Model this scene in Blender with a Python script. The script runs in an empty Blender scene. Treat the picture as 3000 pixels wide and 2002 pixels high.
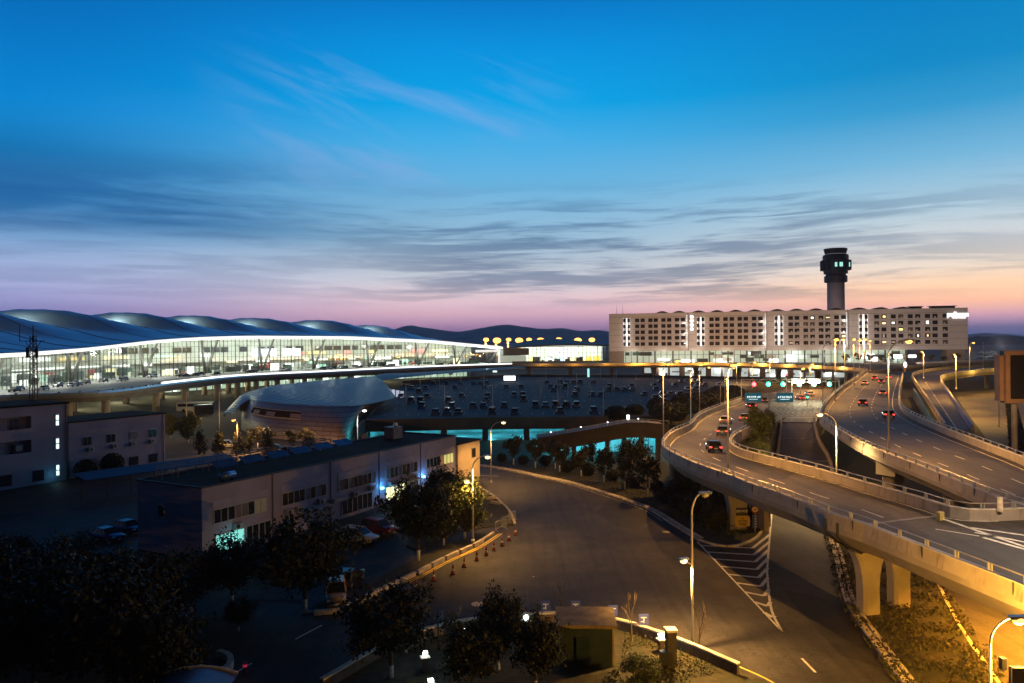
import bpy, bmesh, math, random
from mathutils import Vector, Matrix
from mathutils.geometry import tessellate_polygon
random.seed(7)
R = random.Random(11)
D = bpy.data
scn = bpy.context.scene
COL = scn.collection
sin, cos, pi = math.sin, math.cos, math.pi

# ------------------------------------------------------------------ camera
FOC, HC, ROLL = 2200.0, 22.0, 0.0087
def ray(u, v):
    x, y = (u-1500)/FOC, -(v-1001)/FOC
    return x*cos(ROLL)+y*sin(ROLL), -x*sin(ROLL)+y*cos(ROLL)
def P(u, v, z=0.0):
    """ground survey: the point at height z seen along a bearing / depression"""
    X, Z = ray(u, v)
    k = (z-HC)/Z
    return Vector((X*k, k, z))
def PY(u, v, Y):
    X, Z = ray(u, v)
    return Vector((X*Y, Y, HC+Z*Y))
cam_d = D.cameras.new('camera'); cam = D.objects.new('camera', cam_d); COL.objects.link(cam)
cam_d.sensor_width = 36; cam_d.lens = 36*FOC/3000; cam_d.clip_start = .5; cam_d.clip_end = 30000
c, s = cos(ROLL), sin(ROLL)
cam.matrix_world = Matrix(((c, s, 0, 0), (0, 0, -1, 0), (-s, c, 0, HC), (0, 0, 0, 1)))
scn.camera = cam
vs = scn.view_settings
vs.view_transform = 'Standard'; vs.look = 'None'; vs.exposure = 0; vs.gamma = 1
cy = scn.cycles
cy.use_denoising = True
cy.max_bounces = 5; cy.diffuse_bounces = 2; cy.glossy_bounces = 3; cy.transparent_max_bounces = 16
cy.transmission_bounces = 3; cy.sample_clamp_indirect = 4; cy.use_light_tree = True
cy.caustics_reflective = False; cy.caustics_refractive = False

# ------------------------------------------------------------------ colour / materials
def lin(c): return c/12.92 if c <= .04045 else ((c+.055)/1.055)**2.4
def S(h):
    h = h.lstrip('#')
    return tuple(lin(int(h[i:i+2], 16)/255) for i in (0, 2, 4)) + (1,)
class NT:
    """small node-expression helper"""
    def __init__(s, tree): s.t = tree; s.n = tree.nodes; s.l = tree.links
    def node(s, typ, **kw):
        n = s.n.new(typ)
        for k, v in kw.items(): setattr(n, k, v)
        return n
    def put(s, sock, v):
        if isinstance(v, bpy.types.NodeSocket): s.l.new(v, sock)
        elif v is not None: sock.default_value = v
    def m(s, op, a, b=None, c=None, clamp=False):
        n = s.node('ShaderNodeMath', operation=op); n.use_clamp = clamp
        s.put(n.inputs[0], a); s.put(n.inputs[1], b); s.put(n.inputs[2], c)
        return n.outputs[0]
    def mix(s, f, a, b, blend='MIX'):
        n = s.node('ShaderNodeMix', data_type='RGBA', blend_type=blend)
        s.put(n.inputs[0], f); s.put(n.inputs[6], a); s.put(n.inputs[7], b)
        return n.outputs[2]
    def ramp(s, f, stops, interp='LINEAR'):
        n = s.node('ShaderNodeValToRGB'); r = n.color_ramp; r.interpolation = interp
        while len(r.elements) < len(stops): r.elements.new(.5)
        for e, (p, col) in zip(r.elements, stops):
            e.position = p; e.color = col if not isinstance(col, (int, float)) else (col, col, col, 1)
        s.put(n.inputs[0], f); return n.outputs[0]
    def smooth(s, x, a, b):
        n = s.node('ShaderNodeMapRange', interpolation_type='SMOOTHSTEP')
        s.put(n.inputs[0], x); n.inputs[1].default_value = a; n.inputs[2].default_value = b
        return n.outputs[0]
    def noise(s, vec, scale, detail=4, rough=.55, dist=0):
        n = s.node('ShaderNodeTexNoise'); s.put(n.inputs['Vector'], vec)
        n.inputs['Scale'].default_value = scale; n.inputs['Detail'].default_value = detail
        n.inputs['Roughness'].default_value = rough; n.inputs['Distortion'].default_value = dist
        return n.outputs[0]
    def xyz(s, x, y, z):
        n = s.node('ShaderNodeCombineXYZ')
        for i, v in enumerate((x, y, z)): s.put(n.inputs[i], v)
        return n.outputs[0]
    def vscale(s, vec, sc):
        n = s.node('ShaderNodeMapping'); s.put(n.inputs[0], vec); n.inputs['Scale'].default_value = sc
        return n.outputs[0]
MATS = {}
def mat(name, col, rough=.7, metal=0, var=.25, scale=1.0, bump=0., bscale=None, stretch=None, spec=.5, col2=None, fn=None):
    if name in MATS: return MATS[name]
    m = D.materials.new(name); m.use_nodes = True; t = NT(m.node_tree)
    b = t.n['Principled BSDF']
    if isinstance(col, str): col = S(col)
    if len(col) == 3: col = (*col, 1)
    geo = t.node('ShaderNodeTexCoord'); vec = geo.outputs['Object']
    if stretch: vec = t.vscale(vec, stretch)
    if var or col2:
        n1 = t.noise(vec, scale, 6, .62)
        k = t.m('MULTIPLY_ADD', t.smooth(n1, .3, .7), 2*var, 1-var)
        cc = t.mix(1.0, col, t.xyz(k, k, k), 'MULTIPLY')
        if col2:
            if isinstance(col2, str): col2 = S(col2)
            if len(col2) == 3: col2 = (*col2, 1)
            cc = t.mix(t.smooth(t.noise(vec, scale*.37, 4), .42, .62), cc, col2)
        t.put(b.inputs['Base Color'], cc)
    else: b.inputs['Base Color'].default_value = col
    b.inputs['Roughness'].default_value = rough; b.inputs['Metallic'].default_value = metal
    b.inputs['Specular IOR Level'].default_value = spec
    if bump:
        bn = t.node('ShaderNodeBump'); bn.inputs['Strength'].default_value = bump
        bn.inputs['Distance'].default_value = .05
        t.put(bn.inputs['Height'], t.noise(vec, bscale or scale*6, 5, .6)); t.put(b.inputs['Normal'], bn.outputs[0])
    if fn: fn(t, b, vec)
    MATS[name] = m; return m
def emat(name, col, strength, base=None):
    if name in MATS: return MATS[name]
    m = D.materials.new(name); m.use_nodes = True; b = m.node_tree.nodes['Principled BSDF']
    if isinstance(col, str): col = S(col)
    if len(col) == 3: col = (*col, 1)
    b.inputs['Base Color'].default_value = base or (.5, .5, .5, 1)
    b.inputs['Emission Color'].default_value = col; b.inputs['Emission Strength'].default_value = strength
    MATS[name] = m; return m
def glassmat(name, tint=(.9, .97, .95), refl=.12):
    if name in MATS: return MATS[name]
    m = D.materials.new(name); m.use_nodes = True; t = NT(m.node_tree)
    out = t.n['Material Output']; t.n.remove(t.n['Principled BSDF'])
    tr = t.node('ShaderNodeBsdfTransparent'); tr.inputs[0].default_value = (*tint, 1)
    gl = t.node('ShaderNodeBsdfGlossy'); gl.inputs['Roughness'].default_value = .05
    mx = t.node('ShaderNodeMixShader')
    lw = t.node('ShaderNodeLayerWeight'); lw.inputs[0].default_value = .25
    t.put(mx.inputs[0], t.m('MULTIPLY_ADD', lw.outputs['Fresnel'], .5, refl*.3)); t.l.new(tr.outputs[0], mx.inputs[1]); t.l.new(gl.outputs[0], mx.inputs[2])
    t.l.new(mx.outputs[0], out.inputs[0]); MATS[name] = m; return m

# ------------------------------------------------------------------ mesh builder
def rotz(a): return Matrix.Rotation(a, 3, 'Z')
class MB:
    def __init__(s): s.v = []; s.f = []; s.mi = []; s.sm = []; s.cur = 0; s.smooth = False
    def add(s, vs, fs):
        o = len(s.v); s.v += [Vector(p) for p in vs]
        for f in fs: s.f.append([o+i for i in f]); s.mi.append(s.cur); s.sm.append(s.smooth)
        return s
    def slot(s, i, smooth=None):
        s.cur = i
        if smooth is not None: s.smooth = smooth
        return s
    def box(s, c, size, rz=0, M=None):
        x, y, z = (k/2 for k in size); c = Vector(c)
        M = M or rotz(rz)
        vs = [c + M @ Vector((sx*x, sy*y, sz*z)) for sz in (-1, 1) for sx, sy in ((-1, -1), (1, -1), (1, 1), (-1, 1))]
        return s.add(vs, [(3, 2, 1, 0), (4, 5, 6, 7), (0, 1, 5, 4), (1, 2, 6, 5), (2, 3, 7, 6), (3, 0, 4, 7)])
    def bbox(s, a, b):
        a = Vector(a); b = Vector(b); return s.box((a+b)/2, [abs(q) for q in (b-a)])
    def bar(s, p, q, w, h=None):
        p = Vector(p); q = Vector(q); d = q-p; L = d.length
        if L < 1e-6: return s
        d /= L; up = Vector((0, 0, 1)) if abs(d.z) < .95 else Vector((0, 1, 0))
        x = d.cross(up).normalized(); y = x.cross(d)
        M = Matrix((x, d, y)).transposed()
        return s.box((p+q)/2, (w, L, h or w), M=M)
    def cone(s, p, q, r0, r1, n=8, caps=True):
        p = Vector(p); q = Vector(q); d = (q-p).normalized()
        up = Vector((0, 0, 1)) if abs(d.z) < .95 else Vector((1, 0, 0))
        x = d.cross(up).normalized(); y = d.cross(x)
        vs = []
        for c0, r in ((p, r0), (q, r1)):
            for i in range(n):
                a = 2*pi*i/n; vs.append(c0 + x*cos(a)*r + y*sin(a)*r)
        fs = [(i, i+n, (i+1) % n+n, (i+1) % n) for i in range(n)]
        if caps: fs += [tuple(range(n)), tuple(range(2*n-1, n-1, -1))]
        return s.add(vs, fs)
    def tube(s, path, r, n=6):
        path = [Vector(p) for p in path]; rs = r if isinstance(r, (list, tuple)) else [r]*len(path)
        vs = []; fs = []; x = None
        for i, p in enumerate(path):
            d = (path[min(i+1, len(path)-1)]-path[max(i-1, 0)]).normalized()
            if x is None:
                up = Vector((0, 0, 1)) if abs(d.z) < .95 else Vector((1, 0, 0))
                x = d.cross(up).normalized()
            else: x = (x - d*x.dot(d)).normalized()
            y = d.cross(x)
            vs += [p + (x*cos(2*pi*k/n) + y*sin(2*pi*k/n))*rs[i] for k in range(n)]
        for i in range(len(path)-1):
            for k in range(n): fs.append((i*n+k, (i+1)*n+k, (i+1)*n+(k+1) % n, i*n+(k+1) % n))
        fs += [tuple(range(n)), tuple(range(len(vs)-1, len(vs)-n-1, -1))]
        return s.add(vs, fs)
    def lathe(s, c, prof, n=24, a0=0):
        c = Vector(c); vs = []; fs = []
        for r, z in prof: vs += [c + Vector((r*cos(a0+2*pi*i/n), r*sin(a0+2*pi*i/n), z)) for i in range(n)]
        for j in range(len(prof)-1):
            for i in range(n): fs.append((j*n+i, j*n+(i+1) % n, (j+1)*n+(i+1) % n, (j+1)*n+i))
        if prof[0][0] > 1e-3: fs.append(tuple(range(n-1, -1, -1)))
        if prof[-1][0] > 1e-3: fs.append(tuple(range(len(vs)-n, len(vs))))
        return s.add(vs, fs)
    def ball(s, c, r, n=8, m=6):
        r = Vector(r) if not isinstance(r, (int, float)) else Vector((r, r, r)); c = Vector(c)
        vs = [c+Vector((0, 0, r.z))]; fs = []
        for j in range(1, m):
            for i in range(n):
                t = pi*j/m; a = 2*pi*i/n
                vs.append(c+Vector((r.x*sin(t)*cos(a), r.y*sin(t)*sin(a), r.z*cos(t))))
        vs.append(c-Vector((0, 0, r.z)))
        for i in range(n):
            fs.append((0, 1+i, 1+(i+1) % n)); fs.append((len(vs)-1, len(vs)-1-n+(i+1) % n, len(vs)-1-n+i))
        for j in range(m-2):
            for i in range(n): fs.append((1+j*n+i, 1+(j+1)*n+i, 1+(j+1)*n+(i+1) % n, 1+j*n+(i+1) % n))
        return s.add(vs, fs)
    def grid(s, rows, close=False):
        n = len(rows[0]); vs = [p for r in rows for p in r]; fs = []
        for i in range(len(rows)-1):
            for j in range(n-1 if not close else n):
                k = (j+1) % n; fs.append((i*n+j, i*n+k, (i+1)*n+k, (i+1)*n+j))
        return s.add(vs, fs)
    def poly(s, pts, z=None):
        pts = [Vector(p) for p in pts]
        if z is not None: pts = [Vector((p.x, p.y, z)) for p in pts]
        tris = tessellate_polygon([pts])
        fs = []
        for a, b, c in tris:
            n = (pts[b]-pts[a]).cross(pts[c]-pts[a])
            fs.append((a, b, c) if n.z >= 0 else (a, c, b))
        return s.add(pts, fs)
    def prism(s, pts, z0, z1):
        """closed plan polygon with a top and sides"""
        pts = [Vector((p[0], p[1], 0)) for p in pts]; n = len(pts)
        s.poly(pts, z1); s.poly(pts, z0)
        area = sum(pts[i].x*pts[(i+1) % n].y-pts[(i+1) % n].x*pts[i].y for i in range(n))
        vs = [Vector((p.x, p.y, z0)) for p in pts]+[Vector((p.x, p.y, z1)) for p in pts]
        fs = [(i, (i+1) % n, (i+1) % n+n, i+n) for i in range(n)]
        if area < 0: fs = [tuple(reversed(f)) for f in fs]
        return s.add(vs, fs)
    def sweep(s, path, prof, up=Vector((0, 0, 1)), caps=True):
        """profile [(side, height)] closed, swept along a path; side>0 = right of travel"""
        path = [Vector(p) for p in path]; n = len(prof); rows = []
        for i, p in enumerate(path):
            a = path[max(i-1, 0)]; b = path[min(i+1, len(path)-1)]
            d = Vector((b.x-a.x, b.y-a.y, 0)).normalized(); x = Vector((d.y, -d.x, 0))
            rows.append([p + x*u + up*h for u, h in prof])
        vs = [q for r in rows for q in r]
        fs = [(i*n+j, (i+1)*n+j, (i+1)*n+(j+1) % n, i*n+(j+1) % n) for i in range(len(rows)-1) for j in range(n)]
        if caps: fs += [tuple(range(n)), tuple(range(len(vs)-1, len(vs)-n-1, -1))]
        return s.add(vs, fs)
    def build(s, name, mats, parent=None, fixn=False):
        me = D.meshes.new(name)
        o = D.objects.new(name, me)
        off = Vector((0, 0, 0)); q = parent
        while q is not None: off += q.location; q = q.parent
        me.from_pydata([p-off for p in s.v], [], s.f)
        if not isinstance(mats, (list, tuple)): mats = [mats] if mats else []
        for m in mats: me.materials.append(m)
        me.polygons.foreach_set('material_index', s.mi); me.polygons.foreach_set('use_smooth', s.sm)
        if fixn:
            b = bmesh.new(); b.from_mesh(me); bmesh.ops.recalc_face_normals(b, faces=b.faces); b.to_mesh(me); b.free()
        me.update(); COL.objects.link(o)
        if parent is not None: o.parent = parent
        return o
def thing(name, label, cat, loc=(0, 0, 0), group=None):
    o = D.objects.new(name, None); o.location = loc; o.empty_display_size = .3; COL.objects.link(o)
    o['label'] = label; o['category'] = cat
    if group: o['group'] = group
    return o
def tag(o, label, cat, group=None):
    o['label'] = label; o['category'] = cat
    if group: o['group'] = group
    return o
def structure(o): o['kind'] = 'structure'; return o
def copy_tree(o, parent=None, mats=None):
    c2 = o.copy(); COL.objects.link(c2); c2.parent = parent
    for ch in o.children: copy_tree(ch, c2)
    return c2
def place(proto, loc, rz=0, sc=1, label=None, group=None, state={}):
    """first use moves the prototype itself, later uses copy it"""
    if proto.name in state: o = copy_tree(proto)
    else: o = proto; state[proto.name] = 1
    o.location = loc; o.rotation_euler = (0, 0, rz); o.scale = (sc, sc, sc) if isinstance(sc, (int, float)) else sc
    if label: o['label'] = label
    if group: o['group'] = group
    return o
def light(kind, name, loc, power, col, size=.3, parent=None, spot=None, rot=None, sizey=None):
    l = D.lights.new(name, kind); l.energy = power; l.color = col
    if kind == 'AREA':
        l.size = size
        if sizey: l.shape = 'RECTANGLE'; l.size_y = sizey
    else: l.shadow_soft_size = size
    if kind == 'SPOT': l.spot_size = spot or 2.6; l.spot_blend = .6
    o = D.objects.new(name, l); COL.objects.link(o)
    off = Vector((0, 0, 0)); q = parent
    while q is not None: off += q.location; q = q.parent
    o.location = Vector(loc)-off
    if rot: o.rotation_euler = rot
    if parent: o.parent = parent
    return o
def spline(pts, n):
    """Catmull-Rom through points, n samples equally spaced by length"""
    pts = [Vector(p) for p in pts]; out = []
    for i in range(len(pts)-1):
        p0 = pts[i-1] if i else pts[0]*2-pts[1]; p1, p2 = pts[i], pts[i+1]
        p3 = pts[i+2] if i+2 < len(pts) else p2*2-p1
        for k in range(20):
            t = k/20; out.append(.5*((2*p1)+(p2-p0)*t+(2*p0-5*p1+4*p2-p3)*t*t+(3*p1-p0-3*p2+p3)*t**3))
    out.append(pts[-1]); return resample(out, n)
def resample(pts, n):
    L = [0]
    for a, b in zip(pts, pts[1:]): L.append(L[-1]+(b-a).length)
    res = []; j = 0
    for i in range(n):
        t = L[-1]*i/(n-1)
        while j < len(L)-2 and L[j+1] < t: j += 1
        k = (t-L[j])/max(L[j+1]-L[j], 1e-9); res.append(pts[j].lerp(pts[j+1], min(k, 1)))
    return res
def length(pts): return sum((b-a).length for a, b in zip(pts, pts[1:]))
def at_len(pts, t):
    for a, b in zip(pts, pts[1:]):
        l = (b-a).length
        if t <= l: return a.lerp(b, t/max(l, 1e-9)), (b-a).normalized()
        t -= l
    return pts[-1], (pts[-1]-pts[-2]).normalized()
# ------------------------------------------------------------------ sky
w = D.worlds.new('World'); scn.world = w; w.use_nodes = True
t = NT(w.node_tree); bg = t.n['Background']
tc = t.node('ShaderNodeTexCoord'); sp = t.node('ShaderNodeSeparateXYZ'); t.l.new(tc.outputs['Generated'], sp.inputs[0])
X, Y, Z = sp.outputs
hl = t.m('SQRT', t.m('ADD', t.m('MULTIPLY', X, X), t.m('MULTIPLY', Y, Y)))
el = t.m('DIVIDE', Z, t.m('MAXIMUM', hl, .02))
az = t.m('ARCTAN2', X, Y)
e2 = t.m('MULTIPLY', el, 2.0, clamp=True)
left = t.ramp(e2, [(0, S('6e6c9c')), (.084, S('7d7cad')), (.11, S('9294c2')), (.165, S('aab6de')), (.25, S('86b2e0')), (.33, S('4f9dd6')), (.44, S('1585c6')), (.56, S('0086d4')), (.78, S('006dbd')), (1, S('0058a2'))])
mid = t.ramp(e2, [(0, S('7d6292')), (.038, S('a07b9f')), (.075, S('c79fae')), (.12, S('d9bfc6')), (.17, S('cdd0da')), (.275, S('9ec4de')), (.41, S('6db8e4')), (.53, S('45b0ea')), (.63, S('00a5ea')), (.78, S('0093e0')), (.92, S('0076c8')), (1, S('006abd'))])
right = t.ramp(e2, [(0, S('40588f')), (.024, S('7f74a0')), (.05, S('c596a8')), (.086, S('f5b898')), (.125, S('fdd0aa')), (.17, S('f5e2d0')), (.225, S('dfe1e2')), (.31, S('b4d3e4')), (.42, S('78bbe1')), (.54, S('349dd3')), (.64, S('0a8cca')), (.8, S('0081c5')), (1, S('0074ba'))])
col = t.mix(t.smooth(az, -.08, -.62), mid, left)
col = t.mix(t.smooth(az, .02, .55), col, right)
# dark streaky clouds low over the horizon
wob = t.m('MULTIPLY', t.noise(t.xyz(t.m('MULTIPLY', az, 2), el, .7), 1.3, 2), .035)
cv = t.xyz(t.m('MULTIPLY', az, 2.1), t.m('MULTIPLY', t.m('ADD', el, wob), 30), 3.1)
cl = t.m('ADD', t.m('MULTIPLY', t.noise(cv, 1.55, 7, .6, .35), .68), t.m('MULTIPLY', t.noise(cv, 4.3, 5, .6, .5), .32))
band = t.m('MULTIPLY', t.smooth(el, .03, .075), t.smooth(el, .225, .14))
azm = t.m('ADD', .4, t.m('MULTIPLY', .6, t.m('MULTIPLY', t.smooth(az, -.28, -.02), t.smooth(az, .62, .3))))
m1 = t.m('MULTIPLY', t.m('MULTIPLY', t.smooth(cl, .44, .58), band), azm)
col = t.mix(t.m('MULTIPLY', m1, .88), col, t.mix(1.0, col, (.36, .43, .55, 1), 'MULTIPLY'))
# broad dark bank on the left
bz = t.m('MULTIPLY', t.smooth(az, .0, -.42), t.m('MULTIPLY', t.smooth(el, .108, .155), t.smooth(el, .27, .165)))
bn = t.noise(t.xyz(t.m('MULTIPLY', az, 1.7), t.m('MULTIPLY', el, 13), 9), 1.5, 6, .6, .3)
m2 = t.m('MULTIPLY', bz, t.smooth(bn, .22, .55))
col = t.mix(t.m('MULTIPLY', m2, .9), col, t.mix(1.0, col, (.14, .38, .55, 1), 'MULTIPLY'))
# thin pink wisps higher up
rx = t.m('ADD', t.m('MULTIPLY', az, .95), t.m('MULTIPLY', el, .3)); ry = t.m('SUBTRACT', t.m('MULTIPLY', el, .95), t.m('MULTIPLY', az, -.3))
wn = t.noise(t.xyz(t.m('MULTIPLY', rx, 3), t.m('MULTIPLY', ry, 13), 5), 1.7, 6, .62, .5)
wz = t.m('MULTIPLY', t.m('MULTIPLY', t.smooth(az, -.42, -.24), t.smooth(az, .12, -.08)), t.m('MULTIPLY', t.smooth(el, .17, .24), t.smooth(el, .42, .33)))
col = t.mix(t.m('MULTIPLY', t.m('MULTIPLY', t.smooth(wn, .45, .75), wz), .42), col, S('8fb0e6'))
# zenith and the eastern (rear) sky are already night-dark
zf = t.m('MULTIPLY_ADD', t.smooth(el, 1.1, .44), .96, .04)
rear = t.m('MULTIPLY_ADD', t.smooth(Y, -.3, .6), .95, .05)
k = t.m('MULTIPLY', t.m('MULTIPLY', zf, rear), t.m('MULTIPLY_ADD', t.smooth(el, .11, 0), .75, 1.0))
col = t.mix(1.0, col, t.xyz(k, k, k), 'MULTIPLY')
col = t.mix(t.smooth(el, -.001, -.03), col, (.004, .005, .008, 1))
sky = t.node('ShaderNodeTexSky', sky_type='NISHITA'); sky.sun_disc = False
sky.sun_elevation = math.radians(-3.5); sky.sun_rotation = math.radians(38)
mx = t.node('ShaderNodeVectorMath', operation='MULTIPLY_ADD')
t.l.new(sky.outputs[0], mx.inputs[0]); mx.inputs[1].default_value = (.03, .03, .03); t.l.new(col, mx.inputs[2])
t.l.new(mx.outputs[0], bg.inputs[0]); bg.inputs[1].default_value = 1.0
# ------------------------------------------------------------------ shared materials
def wear(t, b, vec):
    old = b.inputs['Base Color'].links[0].from_socket
    vo = t.node('ShaderNodeTexVoronoi', feature='F1'); t.put(vo.inputs['Vector'], t.vscale(vec, (.09, .05, .09))); vo.inputs['Scale'].default_value = 1.6
    pc = t.node('ShaderNodeSeparateColor'); t.l.new(vo.outputs['Color'], pc.inputs[0])
    patch = t.m('MULTIPLY_ADD', t.m('GREATER_THAN', pc.outputs[0], .78), -.42, 1.0)
    c1 = t.noise(vec, .32, 6, .7, .6); crack = t.m('MULTIPLY_ADD', t.m('LESS_THAN', t.m('ABSOLUTE', t.m('SUBTRACT', c1, .5)), .006), -.6, 1.0)
    oil = t.m('MULTIPLY_ADD', t.smooth(t.noise(vec, 1.7, 3, .5), .68, .8), -.45, 1.0)
    track = t.m('MULTIPLY_ADD', t.smooth(t.noise(t.vscale(vec, (.9, .05, 1)), 1.3, 3), .45, .7), -.3, 1.06)
    k = t.m('MULTIPLY', t.m('MULTIPLY', patch, crack), t.m('MULTIPLY', oil, track))
    t.put(b.inputs['Base Color'], t.mix(1.0, old, t.xyz(k, k, k), 'MULTIPLY'))
M_ASPH = mat('asphalt', (.058, .053, .05), .72, var=.18, scale=.35, bump=.25, bscale=9, col2=(.04, .037, .036), spec=.25, fn=wear)
M_ASPH2 = mat('asphalt_worn', (.045, .043, .043), .7, var=.22, scale=.5, bump=.25, bscale=9, col2=(.058, .055, .052), spec=.2, fn=wear)
M_PAVE = mat('pale_paving', (.2, .185, .175), .85, var=.2, scale=.8, bump=.2)
M_SOIL = mat('dry_grass', (.038, .034, .016), .95, var=.45, scale=1.4, bump=.7, bscale=14, col2=(.024, .028, .011))
M_EARTH = mat('dark_ground', (.028, .03, .024), .95, var=.4, scale=.02, bump=.2)
M_CONC = mat('concrete', (.36, .32, .28), .85, var=.16, scale=.45, bump=.15, col2=(.3, .265, .23))
M_KERB = mat('kerb_stone', (.58, .53, .45), .85, var=.25, scale=1.3, bump=.2)
M_WHITE = mat('white_paint', (.66, .64, .6), .7, var=.22, scale=2.5)
M_YEL = mat('yellow_paint', (.75, .5, .06), .6, var=.2, scale=2.0)
M_STEEL = mat('galvanised_steel', (.5, .5, .5), .4, .6, var=.1)
M_POLE = mat('pole_paint', (.62, .6, .58), .5, .1, var=.06)
M_DARK = mat('dark_metal', (.03, .03, .033), .5, .3, var=.1)
M_BLACK = mat('black_rubber', (.015, .015, .016), .85, var=0)
M_TRUNKW = mat('whitewashed_bark', (.6, .57, .52), .9, var=.25, scale=4)
M_BARK = mat('bark', (.09, .07, .05), .95, var=.35, scale=5)

# ------------------------------------------------------------------ the land
g = MB(); g.add([(-9000, -400, -.02), (9000, -400, -.02), (9000, 12000, -.02), (-9000, 12000, -.02)], [(0, 1, 2, 3)])
structure(g.build('ground', M_EARTH))

def hill(name, pts, Y, depth, col):
    """far ridge: silhouette control points (u, v) at distance Y, with slopes front and back"""
    sp_ = spline([PY(u, v, Y) for u, v in pts], 90)
    rr = random.Random(3); rows = []
    for k, (dy, hs) in enumerate(((-depth, 0), (-depth*.6, .42), (-depth*.25, .8), (0, 1), (depth*.6, .5), (depth, 0))):
        rows.append([Vector((p.x, p.y+dy, max(-5, -5+(p.z+5)*hs*(1+(rr.random()-.5)*(.12 if 0 < k < 5 and k != 3 else .015))))) for p in sp_])
    m = MB(); m.smooth = True; m.grid(rows)
    return structure(m.build(name, col))
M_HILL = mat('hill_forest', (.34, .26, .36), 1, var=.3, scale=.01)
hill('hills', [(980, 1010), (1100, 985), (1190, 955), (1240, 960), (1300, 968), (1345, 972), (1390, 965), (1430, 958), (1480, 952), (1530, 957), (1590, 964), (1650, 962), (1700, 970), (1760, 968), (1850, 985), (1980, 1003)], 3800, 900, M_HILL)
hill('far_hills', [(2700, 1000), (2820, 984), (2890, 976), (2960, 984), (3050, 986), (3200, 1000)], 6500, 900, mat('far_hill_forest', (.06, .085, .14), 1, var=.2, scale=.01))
# low dark woodland line at the right horizon
m = MB(); rr = random.Random(5); rows = []
top = [Vector((700+i*22, 2350+60*sin(i*.7), 18+rr.random()*9)) for i in range(70)]
rows = [[Vector((p.x, p.y-90, -1)) for p in top], [Vector((p.x, p.y-40, p.z*.85)) for p in top], top, [Vector((p.x, p.y+120, -1)) for p in top]]
m.grid(rows); o = m.build('far_woodland', mat('woodland', (.025, .035, .03), 1, var=.4, scale=.05)); o['kind'] = 'stuff'

# ------------------------------------------------------------------ ground roads
def gp(*uv, z=0): return [P(u, v, z) for u, v in uv]
garden_kerb = [(1290, 1352), (1340, 1358), (1433, 1370), (1499, 1380), (1571, 1396), (1654, 1413), (1737, 1438), (1820, 1465), (1903, 1496), (1972, 1539), (2043, 1582)]
nose_kerb = [(2043, 1582), (2090, 1598), (2140, 1604), (2190, 1592), (2226, 1568), (2242, 1530), (2258, 1485), (2272, 1440)]
GK = spline(gp(*garden_kerb), 80); NK = spline(gp(*nose_kerb), 30)
lower_kerb = [(700, 2160), (840, 2070), (961, 1997), (1059, 1940), (1151, 1892), (1271, 1857), (1336, 1842), (1467, 1825), (1598, 1818), (1651, 1819), (1806, 1835), (1919, 1868), (1982, 1889), (2055, 1918), (2140, 1955), (2234, 1998), (2330, 2060)]
LK = spline(gp(*lower_kerb), 110)
outer = [Vector(p) for p in ((120, 22, 0), (120, 105, 0), (48, 105, 0), (36, 102, 0))]
road = list(LK) + [Vector((45, 20, 0))] + outer + [NK[-1]+Vector((0, 4, 0))] + list(reversed(NK)) + list(reversed(GK)) + \
    gp((1330, 1340), (1350, 1390)) + [P(1345, 1450), P(1240, 1600), P(1100, 1700), P(880, 1770), P(400, 1750), Vector((-60, 52, 0)), Vector((-60, 30, 0))]
m = MB(); m.poly(road, .012); structure(m.build('road', M_ASPH))
# forecourt paving before the office block
fore = gp((1352, 1395), (1415, 1425), (1490, 1490), (1510, 1530), (1446, 1560), (1384, 1601), (1294, 1642), (1208, 1686), (1110, 1733), (1038, 1769), (979, 1791), (901, 1797), (880, 1760), (700, 1760), (300, 1760), (-200, 1660), (-100, 1500), (240, 1440), (330, 1480), (590, 1650))
m = MB(); m.poly(fore, .03); structure(m.build('forecourt', M_ASPH2))
m = MB(); m.poly([Vector((-120, 95, 0)), Vector((-60, 84, 0)), Vector((-44, 86, 0)), Vector((-20, 128, 0)), Vector((-60, 160, 0)), Vector((-75, 122, 0)), Vector((-95, 118, 0))], .02); structure(m.build('yard', M_ASPH2))
# the lawns
gard = list(GK)+list(NK)+[Vector((28, 112, 0)), Vector((24, 136, 0)), Vector((-10, 146, 0)), Vector((-16, 138, 0))]
m = MB(); m.prism([(p.x, p.y) for p in gard], -.02, .16); structure(m.build('lawn', M_SOIL))
low = list(LK)+[Vector((60, 14, 0)), Vector((-60, 14, 0)), Vector((-50, 30, 0))]
m = MB(); m.prism([(p.x, p.y) for p in low], -.02, .12); structure(m.build('lawn', M_SOIL))
ri_l = [(2446, 1540), (2449, 1580), (2467, 1639), (2491, 1735), (2514, 1788), (2553, 1845), (2598, 1904), (2672, 2000), (2760, 2110)]
ri_r = [(2640, 1520), (2680, 1590), (2741, 1702), (2789, 1797), (2836, 1878), (2896, 1964), (2960, 2060)]
RL = spline(gp(*ri_l), 50); RR_ = spline(gp(*ri_r), 40)
m = MB(); m.prism([(p.x, p.y) for p in list(RL)+list(reversed(RR_))], -.02, .16); structure(m.build('lawn', M_SOIL))
isl = gp((901, 1797), (979, 1791), (1038, 1769), (1110, 1733), (1208, 1686), (1294, 1642), (1384, 1601), (1446, 1562), (1420, 1560), (1320, 1592), (1180, 1660), (1040, 1735), (930, 1770))
m = MB(); m.prism([(p.x, p.y) for p in isl], -.02, .14); structure(m.build('lawn', M_SOIL))
tree_isl = gp((1330, 1410), (1400, 1430), (1450, 1462), (1490, 1500), (1505, 1540), (1440, 1545), (1350, 1560), (1290, 1585), (1230, 1620), (1190, 1600), (1260, 1540), (1310, 1460))
m = MB(); m.prism([(p.x, p.y) for p in tree_isl], .0, .15); structure(m.build('lawn', M_SOIL))

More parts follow.
